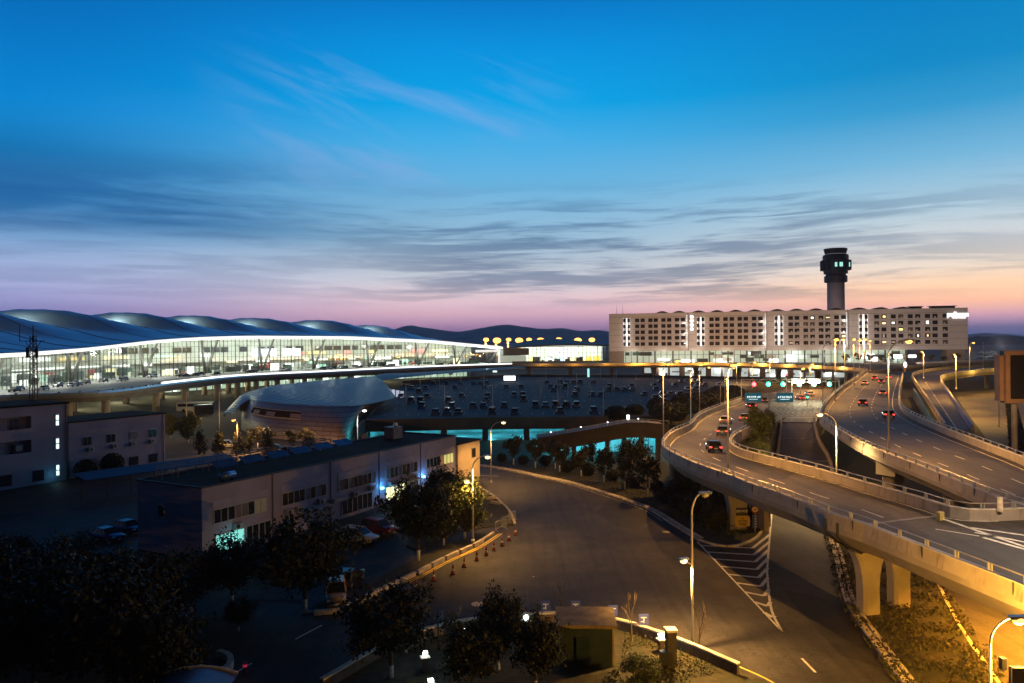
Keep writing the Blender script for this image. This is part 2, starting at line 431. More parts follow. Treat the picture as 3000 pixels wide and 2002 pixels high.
def kerb(path, w_=.28, h=.2, name='kerb', z0=-.01, mt=None, step=None):
    m = MB()
    if step:      # laid in separate stones with open joints
        L = length(path); n = max(1, int(L/step))
        for i in range(n):
            a, d = at_len(path, L*i/n+.05); b, _ = at_len(path, L*(i+1)/n-.05)
            m.bar(Vector((a.x, a.y, z0+h/2)), Vector((b.x, b.y, z0+h/2)), w_, h)
    else: m.sweep(path, [(-w_/2, z0), (w_/2, z0), (w_/2, h), (-w_/2, h)])
    return structure(m.build(name, mt or M_KERB))
def offset(path, d):
    out = []
    for i, p in enumerate(path):
        a = path[max(i-1, 0)]; b = path[min(i+1, len(path)-1)]; q = Vector((b.x-a.x, b.y-a.y, 0)).normalized()
        out.append(p+Vector((q.y, -q.x, 0))*d)
    return out
kerb(GK, .3, .22, step=1.0); kerb(offset(GK, -.55), .5, .19); kerb(NK, .3, .2, step=1.0)
kerb(RL, .3, .24, step=1.5); kerb(offset(RL, .5), .45, .2); kerb(RR_, .25, .2)
IK = spline(gp((885, 1797), (940, 1797), (979, 1791), (1038, 1769), (1110, 1733), (1208, 1686), (1294, 1642), (1384, 1601), (1446, 1562)), 60)
kerb(IK, .25, .18)
EDGE = spline(gp((1345, 1400), (1400, 1428), (1450, 1460), (1492, 1500), (1508, 1535)), 30)
kerb(EDGE, .3, .25, step=1.2)
kerb(spline(gp((640, 1925), (668, 1935), (676, 1955), (660, 1975), (620, 2000)), 24), .4, .5)

def stripe(m, path, w_, z=.022):
    m.sweep(path, [(-w_/2, z-.003), (w_/2, z-.003), (w_/2, z), (-w_/2, z)])
def dashes(m, path, on, gap, w_, z=.022, start=0):
    L = length(path); t_ = start
    while t_+on < L:
        a, _ = at_len(path, t_); b, _ = at_len(path, t_+on)
        mid_, _ = at_len(path, t_+on/2); stripe(m, [a, mid_, b], w_, z); t_ += on+gap
m = MB()
gl = gp((2043, 1588), (2291, 1851)); gr = [P(2262, 1496), P(2249, 1648), P(2249, 1698), P(2260, 1787), P(2291, 1851)]
stripe(m, resample(gl, 20), .16); stripe(m, spline(gr, 30), .2)
for k in range(9):                                    # chevron bars of the gore
    f = .06+k*.098; a, _ = at_len(gl, length(gl)*f); f2 = .30+k*.078; b, _ = at_len(gr, length(gr)*f2)
    tip = a.lerp(b, .58)+Vector((0, -3.9*(1-f), 0))
    stripe(m, [a, tip], .34, .0225); stripe(m, [tip, b], .34, .0228)
dashes(m, [P(2349, 1930), P(2394, 1976), P(2480, 2068)], 2.2, 5, .17)
dashes(m, [P(943, 1833), P(889, 1861), P(700, 1965), P(560, 2060)], 3, 4.5, .15)
stripe(m, offset(RL, -.55), .13); stripe(m, [P(1398, 1393), P(1460, 1396)], .2)
stripe(m, offset(GK, .6)[:70], .1)
structure(m.build('road_marking', M_WHITE))
m = MB(); stripe(m, offset(IK, .75)[22:], .16); stripe(m, offset(IK, 1.05)[22:], .12, .021)
stripe(m, offset(LK, -.5)[30:], .14)
stripe(m, offset(RR_, .45), .2); structure(m.build('road_marking', M_YEL))
def manhole(u, v, r, mt, label):
    p = P(u, v, 0); o = MB().lathe((0, 0, 0), [(r, .012), (r*.98, .03), (r*.84, .03), (r*.83, .025), (0, .025)], 20).build('manhole_cover', mt)
    o.location = p; tag(o, label, 'manhole cover')
manhole(1402, 1771, .62, mat('brass_worn', (.5, .36, .2), .55, .2, var=.2, scale=4), 'large round pale manhole cover in the road beyond the bushy tree at the bottom')
manhole(1952, 1559, .45, M_CONC, 'round manhole cover in the dark road beside the garden kerb')
manhole(1563, 1690, .1, M_WHITE, 'tiny pale disc lying in the middle of the wide road')
# ------------------------------------------------------------------ elevated roads
def stain(t, b, vec):
    s2 = t.noise(t.vscale(vec, (1.5, 1.5, .12)), 1.6, 5, .65)
    old = b.inputs['Base Color'].links[0].from_socket
    t.put(b.inputs['Base Color'], t.mix(t.m('MULTIPLY', t.smooth(s2, .52, .72), .55), old, (.12, .09, .065, 1)))
M_PARA = mat('parapet_concrete', (.40, .35, .30), .85, var=.14, scale=.5, bump=.12, fn=stain)
M_JOINT = mat('joint_gap', (.06, .05, .045), .9, var=.2)
M_COPING = mat('coping', (.55, .53, .52), .8, var=.15, scale=1.5)
M_DECKA = mat('deck_asphalt', (.085, .075, .07), .66, var=.16, scale=.25, bump=.2, bscale=9, col2=(.06, .055, .053), spec=.4, fn=wear)
M_BLUE = mat('blue_barrier', (.16, .22, .62), .55, var=.25, scale=.6)

def railing(m, path, z, post=2.6, h=.45, r=.045, pair=True, z0=0):
    m.tube([p+Vector((0, 0, z+h)) for p in path], r, 5)
    L = length(path); t_ = .6
    while t_ < L:
        for dt in ((-.12, .12) if pair else (0,)):
            a, d = at_len(path, min(max(t_+dt, 0), L)); m.bar(a+Vector((0, 0, z)), a+Vector((0, 0, z+h)), .09, .12)
        t_ += post
def viaduct(name, label, L_, R_, depth=1.8, para=(True, True), ph=.9, rail=(True, True), ins=1.6, post=2.6, cat='elevated road', n=None, lampost=True, dm=None, girder=None, pl=None, pr=None, wall_m=None):
    """deck between two 3-D edge lines, with box girder, parapets and rails"""
    n = n or len(L_); base = L_[0].copy(); base.z = 0
    root = thing(name, label, cat, base)
    m = MB(); m.grid([[l, r] for l, r in zip(L_, R_)]); 
    m.f = [list(reversed(f)) for f in m.f]
    m.build('deck', dm or M_DECKA, root)
    m = MB(); rows = []
    for l, r in zip(L_, R_):
        x = (r-l); x.z = 0; wd = x.length; x.normalize(); dn = Vector((0, 0, -1))
        i1 = min(ins, wd*.3)
        rows.append([l-x*.35+dn*.02, l-x*.35+dn*.45, l+x*.25+dn*.62, l+x*i1+dn*depth, r-x*i1+dn*depth, r-x*.25+dn*.62, r+x*.35+dn*.45, r+x*.35+dn*.02])
    m.grid(rows); m.add(rows[0], [tuple(range(7, -1, -1))]); m.add(rows[-1], [tuple(range(8))]); m.build('girder', girder or M_CONC, root, fixn=True)
    for side, E, on, rl, sub in ((-1, L_, para[0], rail[0], pl), (1, R_, para[1], rail[1], pr)):
        if not on: continue
        E2 = E if sub is None else E[sub[0]:sub[1]]
        m = MB(); w2 = .17
        m.sweep(E2, [(-w2*1.9 if side < 0 else -w2*1.2, -.03), (w2*1.2 if side < 0 else w2*1.9, -.03), (w2, ph), (-w2, ph)])
        t_ = 4.0; Lp = length(E2); m.slot(1)
        while t_ < Lp and Lp < 420:
            a, d = at_len(E2, t_); sd = Vector((d.y, -d.x, 0))*side; q = a+sd*(w2*1.55); m.bar(q+Vector((0, 0, -.02)), q+Vector((0, 0, ph)), .05, .1); t_ += 7.5
        m.slot(0); pa = m.build('parapet', [wall_m or M_PARA, M_JOINT], root)
        m = MB(); m.sweep(E2, [(-w2-.04, ph+.004), (w2+.04, ph+.004), (w2+.04, ph+.07), (-w2-.04, ph+.07)]); m.build('coping', M_COPING, pa)
        if rl:
            m = MB(); railing(m, E2, ph+.07, post); m.build('railing', M_STEEL, root)
    return root
def pier(root, p, top, w_=1.5, d=1.2, flare=1.9, rz=0, mt=None):
    """flared concrete column"""
    m = MB(); rows = []
    for f, k in ((0, 1), (.45, 1), (.62, 1.08), (.78, 1.3), (.9, 1.6), (1, flare)):
        z = (top)*f; a = w_/2*k; b2 = d/2; ch = .22
        pts = [(-a+ch, -b2), (a-ch, -b2), (a, -b2+ch), (a, b2-ch), (a-ch, b2), (-a+ch, b2), (-a, b2-ch), (-a, -b2+ch)]
        rows.append([Vector(p)+rotz(rz) @ Vector((x, y, z)) for x, y in pts])
    m.grid(rows, close=True); m.add(rows[-1], [tuple(range(8))])
    return m.build('pier', mt or M_CONC, root, fixn=True)

# --- the S-curved road in front
zt = 8.0
S_out = [(3150, 1778), (3000, 1714), (2830, 1648), (2658, 1582), (2529, 1533), (2445, 1507), (2373, 1478), (2282, 1444), (2204, 1418), (2130, 1389), (2049, 1361), (1995, 1338), (1958, 1318), (1943, 1303), (1948, 1286), (1972, 1265), (2000, 1253), (2026, 1240), (2043, 1220), (2085, 1198), (2172, 1166)]
S_z = [8.0]*12+[7.95, 7.9, 7.8, 7.6, 7.4, 7.15, 6.9, 6.5, 6.0]
SL = [P(u, v, z)-Vector((0, 0, .9)) for (u, v), z in zip(S_out, S_z)]
S_in = [P(3300, 1480, zt), P(3100, 1487, zt), P(3000, 1490, zt), P(2873, 1494, zt), P(2790, 1486, zt), P(2687, 1455, zt), P(2529, 1412, zt), P(2388, 1372, zt), P(2264, 1341, zt), P(2175, 1318, 7.95), P(2143, 1297, 7.8), P(2148, 1277, 7.6), P(2195, 1252, 7.3), P(2262, 1228, 6.6), P(2300, 1210, 6.1)]
SR = [p-Vector((0, 0, .9)) for p in S_in]
nS = 90
# outer line is long: match both by index after resampling
SLs = spline(SL, nS); SRs = spline(SR, nS)
sv = viaduct('curved_viaduct', 'S-curved two-lane concrete viaduct bending across the foreground on flared piers', SLs, SRs, 1.9, para=(True, True), rail=(True, True), pr=(1, 78), post=2.7)
pp = P(2567, 1812); 
pier(sv, pp+Vector((-.2, .9, 0)), 5.1, 1.5, 1.3, 2.0, 0.2); pier(sv, pp+Vector((3.0, 2.4, 0)), 5.1, 1.5, 1.3, 1.9, 0.2)
pq = P(2165, 1560); pier(sv, pq+Vector((0, .8, 0)), 5.1, 2.0, 1.5, 1.5, .1); pier(sv, pq+Vector((3.6, 3.0, 0)), 5.1, 1.8, 1.5, 1.5, .1)
pq2 = P(2036, 1440); pier(sv, pq2+Vector((0, 2, 0)), 5.1, 1.9, 1.5, 1.6, .1)
pier(sv, Vector((25.5, 117, 0)), 4.8, 1.9, 1.5, 1.6, .1)
# bridge joint with dark drain pipes on the girder face
for u, v in ((2432, 1512), (2468, 1527)):
    a = P(u, v, 7.85); b = P(u+4, v+38, 6.7)
    m = MB(); m.tube([a+Vector((-.5, -.25, -.1)), a+Vector((-.5, -.25, -1.2)), a+Vector((.5, -.1, -2.0)), a+Vector((1.6, .3, -2.6))], .11, 6); m.build('drain_pipe', M_DARK, sv)
# expansion joint plate crossing the deck
m = MB(); m.bar(P(2529, 1538, 7.12), P(2745, 1512, 7.12), .45, .03); m.build('joint_plate', mat('joint_steel', (.26, .24, .24), .7, .2, var=.2), sv)
m = MB(); m.box(P(2754, 1512, 7.45), (.6, .35, .65), .5); m.build('crash_cushion', mat('cushion_yellow', (.75, .6, .2), .6), sv)
m = MB(); m.box(P(2930, 1478, 8.5), (.38, .2, 1.15), .3); m.build('marker_post', M_WHITE, sv)
# lane paint on the S-curve
def between(L_, R_, f, dz=.008): return [l.lerp(r, f)+Vector((0, 0, dz)) for l, r in zip(L_, R_)]
m = MB()
stripe(m, between(SLs, SRs, .075), .16, .008); stripe(m, between(SLs, SRs, .95)[8:74], .16, .008)
dashes(m, between(SLs, SRs, .5)[:72], 3.0, 4.6, .17, .008)
for a, b in (((2835, 1545), (3010, 1570)), ((2855, 1560), (3010, 1590)), ((2880, 1575), (3010, 1612)), ((2760, 1520), (3010, 1605))):
    stripe(m, [P(a[0], a[1], 7.12), P(b[0], b[1], 7.12)], .35, .004)
m.build('lane_paint', M_WHITE, sv)

# --- the toll-like plaza where the S-road, centre road and island meet
pz = 5.1
plz = [P(2043, 1235, pz), P(2085, 1209, pz), P(2172, 1174, pz), P(2300, 1140, pz), P(2440, 1140, pz), P(2420, 1180, pz), P(2403, 1214, pz), P(2390, 1238, pz), P(2286, 1238, pz), P(2200, 1262, pz), P(2160, 1262, pz)]
def plaza_paint():
    m = MB(); rr = random.Random(4)
    for j in range(18):
        v = 1218+j*0+(-5.0*j if j else 0)*.85
        if v < 1150: break
        a, b = P(2262-(j*6), v, pz), P(2396+j*1.0, v, pz); w2 = (b-a).length; n2 = int(w2/1.15)
        for k in range(n2):
            if rr.random() < .9:
                q = a.lerp(b, (k+.5)/n2); m.bar(q+Vector((-.22, 0, .012)), q+Vector((.22, 0, .012)), .5, .006)
    for j in range(3):
        v = 1224+j*7; a, b = P(2284, v, pz-.1*j), P(2390+j*1, v, pz-.1*j); n2 = 14
        for k in range(n2):
            q = a.lerp(b, (k+.5)/n2); m.bar(q+Vector((-.4, 0, .02)), q+Vector((.4, 0, .02)), .55, .006)
    for j in range(9):
        v = 1232-j*8; a, b = P(2060+j*9, v, pz), P(2110+j*11, v-1, pz); n2 = 4
        for k in range(n2):
            q = a.lerp(b, (k+.5)/n2); m.bar(q+Vector((-.9, .3, .02)), q+Vector((.9, -.3, .02)), .45, .006)
    return m
rt = thing('road_plaza', 'broad raised asphalt plaza with rows of short white rumble strips under the traffic lights', 'road plaza', (P(2250, 1200, 0).x, P(2250, 1200, 0).y, 0))
m = MB(); m.prism([(p.x, p.y) for p in plz], .5, pz); m.build('deck', M_DECKA, rt)
plaza_paint().build('rumble_strip', M_WHITE, rt)['kind'] = 'stuff'
# --- centre road ramping down from the plaza under the S-curve
CL = spline([P(2286, 1236, 5.1), P(2283, 1262, 4.2), P(2278, 1300, 2.7), P(2272, 1345, 1.0), P(2264, 1400, .02), P(2255, 1470, .02)], 30)
CR = spline([P(2390, 1236, 5.1), P(2394, 1262, 4.2), P(2406, 1300, 2.7), P(2432, 1345, 1.0), P(2448, 1400, .02), P(2450, 1470, .02)], 30)
m = MB(); m.grid([[l+Vector((0, 0, .03)), r+Vector((0, 0, .03))] for l, r in zip(CL, CR)]); m.f = [list(reversed(f)) for f in m.f]
cr = thing('ramp_road', 'straight asphalt ramp running down from the plaza under the S-curved viaduct', 'ramp', (CL[0].x, CL[0].y, 0))
m.build('roadway', M_DECKA, cr)
m = MB(); rows = [[l, Vector((l.x, l.y, -.02))] for l in CL]; m.grid(rows); m.grid([[Vector((l.x, l.y, -.02)), l] for l in CR]); m.build('retaining_wall', M_CONC, cr)
m = MB(); m.sweep(CL[:22], [(-.35, 0), (-.1, 0), (-.1, .7), (-.35, .7)]); m.build('parapet', M_PARA, cr)
m = MB(); m.sweep(CR, [(.1, 0), (.45, 0), (.38, .95), (.15, .95)]); m.build('parapet', M_PARA, cr)
m = MB()
for f in (.27, .48):
    i = int(f*29); stripe(m, [CL[i].lerp(CR[i], .02), CL[i].lerp(CR[i], .98)], .3, .045)
stripe(m, between(CL, CR, .05)[:22], .14, .04); m.build('lane_paint', M_WHITE, cr)
# planted island between S-road and centre road
ti = [SRs[i] for i in range(30, 80, 3)]
m = MB(); pts = [p for p in ti]+[CL[2]+Vector((-.5, 0, 0)), CL[8]+Vector((-.5, 0, 0)), CL[14]+Vector((-.5, 0, 0)), CL[20]+Vector((-.5, 0, 0))]
pts2 = [Vector((p.x, p.y, 0)) for p in spline([P(2150, 1318, 6.2), P(2140, 1298, 6.2), P(2152, 1280, 6.2), P(2200, 1258, 6.0), P(2262, 1240, 5.4)], 12)]+[Vector((q.x-.45, q.y, 0)) for q in CL[1:20:2]]+[Vector((q.x, q.y, 0)) for q in (P(2255, 1348, 6), P(2200, 1332, 6.2))]
m.prism([(p.x, p.y) for p in pts2], -.02, 5.2); o = m.build('planted_bank', mat('bank_grass', (.05, .06, .02), .95, var=.5, scale=1.5, bump=.6, bscale=12)); structure(o)

# --- the three-lane road on the right
z2 = 8.0
RLp = [P(3200, 1590, z2), P(3000, 1481, z2), P(2916, 1453, z2), P(2802, 1407, z2), P(2687, 1361, z2), P(2601, 1329, z2), P(2523, 1295, z2), P(2449, 1252, z2), P(2409, 1222, z2), P(2408, 1200, z2), P(2424, 1172, z2), P(2466, 1134, 8.2), P(2510, 1104, 8.6), P(2537, 1085, 9.2)]
RRp = [P(3300, 1470, z2), P(3000, 1341, z2), P(2870, 1292, z2), P(2768, 1254, z2), P(2690, 1222, z2), P(2652, 1200, z2), P(2636, 1175, z2), P(2636, 1140, z2), P(2641, 1112, 8.2), P(2645, 1094, 8.8)]
RLs = spline([p-Vector((0, 0, .9)) for p in RLp], 90); RRs = spline([p-Vector((0, 0, .9)) for p in RRp], 90)
rv = viaduct('wide_viaduct', 'wide three-lane concrete viaduct curving away on the right beneath the hotel', RLs, RRs, 1.7, post=2.7)
for u, v, rz_ in ((2611, 1372, .55),):
    a = P(2612, 1378, 5.8)
    m = MB(); m.box(a+Vector((1.4, 2.2, -.1)), (3.4, 2.6, 1.6), .5); m.build('pier_cap', M_CONC, rv)
    pier(rv, Vector((a.x+1.4, a.y+2.4, 0)), 5.0, 1.6, 1.6, 1.1, .5)
for f in (.12, .5, .66, .85):
    i = int(f*89); q = RLs[i].lerp(RRs[i], .3); pier(rv, Vector((q.x, q.y, 0)), q.z-1.6, 1.7, 1.5, 1.5, .5)
m = MB()
stripe(m, between(RLs, RRs, .07), .17, .008); stripe(m, between(RLs, RRs, .9), .17, .008)
dashes(m, between(RLs, RRs, .34), 3, 5, .17, .008); dashes(m, between(RLs, RRs, .62), 3, 5, .17, .008, 2)
for i in (47, 62): stripe(m, [RLs[i].lerp(RRs[i], .03), RLs[i].lerp(RRs[i], .97)], .3, .012)
m.build('lane_paint', M_WHITE, rv)

# --- blue-walled ramp beyond it
BL = spline([P(2768, 1256, 4.2), P(2722, 1184, 5.0), P(2676, 1113, 6.5), P(2682, 1098, 7.4), P(2740, 1086, 8.0), P(2860, 1077, 8.3), P(2990, 1071, 8.5)], 50)
BR = spline([P(2850, 1262, 4.6), P(2795, 1180, 5.2), P(2756, 1118, 6.6), P(2772, 1104, 7.4), P(2830, 1096, 8.0), P(2900, 1088, 8.3), P(3010, 1083, 8.5)], 50)
bv = viaduct('curved_ramp', 'narrow ramp with blue-toned side walls dipping between the wide viaduct and the billboard', BL, BR, 1.5, ph=1.1, rail=(False, False), post=3, wall_m=None)
m = MB(); m.sweep(BR[:24], [(-.34, .1), (-.29, .1), (-.2, 1.05), (-.25, 1.05)]); m.build('blue_panel', M_BLUE, bv)
m = MB(); m.sweep([p+Vector((-1.6, 0, -3.2)) for p in BL[:20]], [(-.1, 0), (.1, 0), (.1, 3.4), (-.1, 3.4)]); m.build('blue_panel', mat('sky_tinted_barrier', (.03, .14, .42), .5, var=.2, scale=.5), bv)  # blue light of the sky put into this inner wall's colour
m = MB(); stripe(m, between(BL, BR, .45)[:28], .12, .01); m.build('lane_paint', M_WHITE, bv)
for f in (.62, .76, .9):
    i = int(f*49); q = BL[i].lerp(BR[i], .5); pier(bv, Vector((q.x, q.y, 0)), q.z-1.4, 1.6, 1.4, 1.3)

# --- cross viaduct before the hotel
XN = spline([P(1500, 1067, 9.6), P(1800, 1065.5, 9.6), P(2100, 1064, 9.6), P(2330, 1070, 9.6), P(2460, 1076, 9.4), P(2540, 1082, 9.2)], 50)
XF = spline([P(1500, 1060, 9.2), P(1800, 1057, 9.2), P(2100, 1054.5, 9.2), P(2400, 1056, 9.2), P(2560, 1060, 9), P(2660, 1070, 9)], 50)
XN = [p-Vector((0, 0, .9)) for p in XN]; XF = [p-Vector((0, 0, .9)) for p in XF]
xv = viaduct('cross_viaduct', 'elevated approach road running along the front of the hotel, glowing orange at its edge', XF, XN, 1.6, rail=(False, False), ph=1.0)
for i in range(2, 48, 5):
    q = XN[i].lerp(XF[i], .35); pier(xv, Vector((q.x, q.y, 0)), q.z-1.5, 2.2, 1.8, 1.2)
YF = spline([P(2640, 1070, 8.6), P(2760, 1064, 8.6), P(2900, 1060, 8.8), P(3080, 1055, 9)], 20)
YN = spline([P(2650, 1080, 8.6), P(2760, 1072, 8.6), P(2900, 1067, 8.8), P(3080, 1062, 9)], 20)
viaduct('far_viaduct', 'distant yellow-lit elevated road passing the right end of the hotel', YF, YN, 1.4, rail=(False, False))
# ------------------------------------------------------------------ the terminal with the wave roof
DZ = 8.0
FB = spline([P(-420, 1175, DZ), P(-150, 1157, DZ), P(0, 1143, DZ), P(204, 1122, DZ), P(410, 1106, DZ), P(700, 1091, DZ), P(1000, 1078, DZ), P(1250, 1070, DZ), P(1459, 1065, DZ)], 97)
EZ = [(-420, 1056), (-150, 1048), (0, 1041), (204, 1026), (410, 1003), (560, 993), (700, 989), (1000, 990), (1250, 1001), (1459, 1020)]
def eave_z(p):
    """eave height above a facade point: read off along the facade"""
    u, v = proj(p)
    for (a, b), (c2, d) in zip(EZ, EZ[1:]):
        if u <= c2 or (c2, d) == EZ[-1]:
            k = (u-a)/(c2-a); vv = b+(d-b)*k; break
    return PY(u, vv, p.y).z
def proj(p):
    x = p.x/p.y; z = (p.z-HC)/p.y
    return 1500+FOC*(x*cos(ROLL)-z*sin(ROLL)), 1001-FOC*(x*sin(ROLL)+z*cos(ROLL))
NF = len(FB); base = FB[50].copy(); base.z = 0
EZs = [eave_z(p) for p in FB]
for _ in range(6): EZs = [EZs[0]]+[(EZs[i-1]+2*EZs[i]+EZs[i+1])/4 for i in range(1, NF-1)]+[EZs[-1]]
NB = []   # outward (back, away from the forecourt) normals
for i, p in enumerate(FB):
    a = FB[max(i-1, 0)]; b = FB[min(i+1, NF-1)]; d = (b-a).normalized(); NB.append(Vector((-d.y, d.x, 0)))
SL_ = [0]
for a, b in zip(FB, FB[1:]): SL_.append(SL_[-1]+(b-a).length)
term = thing('airport_terminal', 'long glass-fronted airport terminal with blue wave-shaped metal roof, lit white inside', 'terminal', base)
def roofmat(t, b, vec):
    br = t.noise(t.vscale(vec, (.02, .02, .02)), 2, 3)
    t.put(b.inputs['Roughness'], t.m('MULTIPLY_ADD', br, .15, .42))
M_ROOF = mat('roof_metal', (.72, .82, .96), .48, .75, var=.08, scale=.05, fn=roofmat)
BAY = 34.0
def ridge_h(s_, i):
    # crest heights fall towards the far right end
    f = s_/SL_[-1]
    return 37.4 - 3.4*max(0, f-.45)/.55 - 11*max(0, f-.8)/.2
PH0 = 20
rows = []; DD = [-7, -3.5, 0, 6, 14, 24, 34, 44, 54, 62, 70, 78, 88, 102, 120]
SUB = 4
fine = []
for i in range(NF-1):
    for k in range(SUB): fine.append((i+k/SUB))
fine.append(NF-1-1e-6)
def sm(x): x = max(0, min(1, x)); return x*x*(3-2*x)
for q in fine:
    i = int(q); f = q-i; p = FB[i].lerp(FB[i+1], f); n = NB[i].lerp(NB[i+1], f).normalized(); ez = EZs[i]+(EZs[i+1]-EZs[i])*f; s_ = SL_[i]+(SL_[i+1]-SL_[i])*f
    rh = ridge_h(s_, i); row = []
    for d in DD:
        kk = sm((d+7)/72)
        z = ez+.9+(rh-4-ez)*kk
        ph = ((s_-PH0+.35*(d-60))/BAY) % 1.0
        bump = (.5-.5*cos(2*pi*ph**.62))**1.0
        wgt = sm((d-8)/50)
        end = min(1, (SL_[-1]-s_)/60+.1)
        z += 6.8*bump*wgt*end-2.2*wgt
        if d > 70: z -= ((d-70)/50)**1.5*16
        row.append(Vector((p.x+n.x*d, p.y+n.y*d, z)))
    rows.append(row)
m = MB(); m.smooth = True; m.grid(rows); m.build('roof', M_ROOF, term)
for k in range(1, 11):          # skylights in the valleys between the waves
    s0 = k*BAY+PH0-BAY*.04
    if s0 > SL_[-1]-30: break
    j = min(range(len(fine)), key=lambda q: abs((SL_[int(fine[q])]+(SL_[int(fine[q])+1]-SL_[int(fine[q])])*(fine[q]-int(fine[q])))-s0))
    a, b = rows[j][7], rows[j][9]; m = MB(); m.tube([a+Vector((0, 0, .25)), b+Vector((0, 0, .25))], .45, 6); m.build('skylight', emat('skylight_glow', (.8, 1, .95), 2.5), term)
    light('POINT', 'skylight_lamp', a.lerp(b, .7)+Vector((0, 0, 4.0)), 7500, (.75, 1, .92), 1.0, term)
m = MB()                       # standing seams along every valley and mid-bay
for k in range(0, 24):
    s0 = k*BAY/2+PH0-BAY*.04
    if s0 > SL_[-1]-6: break
    j = min(range(len(fine)), key=lambda q: abs((SL_[int(fine[q])]+(SL_[int(fine[q])+1]-SL_[int(fine[q])])*(fine[q]-int(fine[q])))-s0))
    m.tube([p+Vector((0, 0, .06)) for p in rows[j][:8]], .14 if k % 2 == 0 else .07, 4)
m.build('roof_seam', mat('seam_dark', (.06, .08, .12), .6, var=0), term)['kind'] = 'stuff'
# white eave band
M_EAVE = emat('eave_glow', (1, .985, .93), 1.25, (.8, .8, .78, 1))  # light falling on the white band put in as glow
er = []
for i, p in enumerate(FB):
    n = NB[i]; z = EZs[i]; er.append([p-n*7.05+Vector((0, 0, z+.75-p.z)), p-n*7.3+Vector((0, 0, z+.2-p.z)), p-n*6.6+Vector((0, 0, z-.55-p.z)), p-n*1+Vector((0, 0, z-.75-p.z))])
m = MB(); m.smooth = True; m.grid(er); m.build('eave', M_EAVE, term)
# ceiling inside
cr_ = []
M_CEIL = mat('hall_ceiling', (.8, .8, .78), .6, var=.04)
for i, p in enumerate(FB):
    n = NB[i]; cr_.append([p+n*(-1)+Vector((0, 0, EZs[i]-.7-p.z)), p+n*20+Vector((0, 0, EZs[i]+1.5-p.z)), p+n*42+Vector((0, 0, EZs[i]+3-p.z))])
m = MB(); m.grid(cr_); m.build('ceiling', M_CEIL, term)
m = MB(); m.grid([[p, p+NB[i]*43] for i, p in enumerate(FB)]); m.build('hall_floor', mat('hall_floor', (.42, .42, .38), .35, var=.15, scale=.3), term)
# back wall with a row of dark office windows and bright shop fascias
M_HW = mat('hall_wall', (.78, .8, .74), .7, var=.08, scale=.2)
m = MB(); m.grid([[p+NB[i]*42, p+NB[i]*42+Vector((0, 0, EZs[i]+3.2-p.z))] for i, p in enumerate(FB)]); m.build('back_wall', M_HW, term)
def along(s_, d, z):
    s_ = max(0, min(SL_[-1]-.01, s_)); i = max(k for k in range(NF-1) if SL_[k] <= s_); f = (s_-SL_[i])/(SL_[i+1]-SL_[i])
    p = FB[i].lerp(FB[i+1], f); n = NB[i].lerp(NB[i+1], f).normalized()
    return Vector((p.x+n.x*d, p.y+n.y*d, z)), n, EZs[i]+(EZs[i+1]-EZs[i])*f
def panel(m, s0, s1, d, z0, z1, th=.25):
    a, n, _ = along(s0, d, z0); b, n2, _ = along(s1, d, z0)
    m.add([a, b, b+Vector((0, 0, z1-z0)), a+Vector((0, 0, z1-z0)), a-n*th, b-n2*th, b-n2*th+Vector((0, 0, z1-z0)), a-n*th+Vector((0, 0, z1-z0))],
          [(0, 1, 2, 3), (7, 6, 5, 4), (0, 4, 5, 1), (1, 5, 6, 2), (2, 6, 7, 3), (3, 7, 4, 0)])
rr = random.Random(21)
SE = SL_[-1]
s_ = 30
while s_ < SE-40:
    _, _, ez = along(s_, 0, 0)
    if rr.random() < .8 and ez > 20.5:
        wins = MB(); panel(wins, s_, s_+rr.uniform(3.4, 4.6), 41.5, min(ez-4.6, 17.6), min(ez-1.6, 20.4)); wins.build('upper_window', mat('office_glass', (.05, .055, .05), .15, var=.3, scale=.5), term)
    s_ += 5.4
SHOP = [emat('shop_white', (1, 1, .92), 2.4), emat('shop_warm', (1, .82, .4), 1.8), emat('shop_red', (1, .08, .06), 1.5), emat('shop_green', (.35, .9, .6), .9), emat('shop_yellow', (1, .68, .06), 1.6), emat('shop_blue', (.35, .55, 1), 2.6)]
M_CLUT = [mat('clutter_dark', (.035, .04, .035), .6, var=.3), mat('clutter_green', (.05, .11, .08), .5, var=.3), mat('clutter_pale', (.6, .62, .56), .6, var=.2), mat('clutter_red', (.4, .05, .04), .6), mat('clutter_brown', (.2, .13, .07), .6)]
s_ = 18
while s_ < SE-18:          # fascia signs of the shops on two levels
    L = rr.uniform(4, 15); c_ = rr.choices(range(6), (6, 3, 4, 2, 3, .4))[0]
    for z0, z1, dd in ((15.4, 16.7, 40), (11.6, 12.5, 34)):
        if rr.random() < .72:
            m = MB(); panel(m, s_, min(s_+L*rr.uniform(.6, 1), SE-3), dd+rr.uniform(-1, 1), z0+rr.uniform(-.2, .5), z1+rr.uniform(-.2, .4)); m.build('shop_sign', SHOP[c_ if z0 > 13 else rr.choice((0, 0, 1, 3))], term)
    s_ += L+rr.uniform(.5, 4)
# the pair of big blue-white screens
def s_at_u(u):
    best = min(range(NF), key=lambda i: abs(proj(FB[i])[0]-u)); return SL_[best]
for u0, u1 in ((792, 868), (884, 932)):
    m = MB(); panel(m, s_at_u(u0), s_at_u(u1), 16, 15.2, 19.2, .4); m.build('display_screen', emat('screen_blue', (.62, .74, 1), 2.6), term)
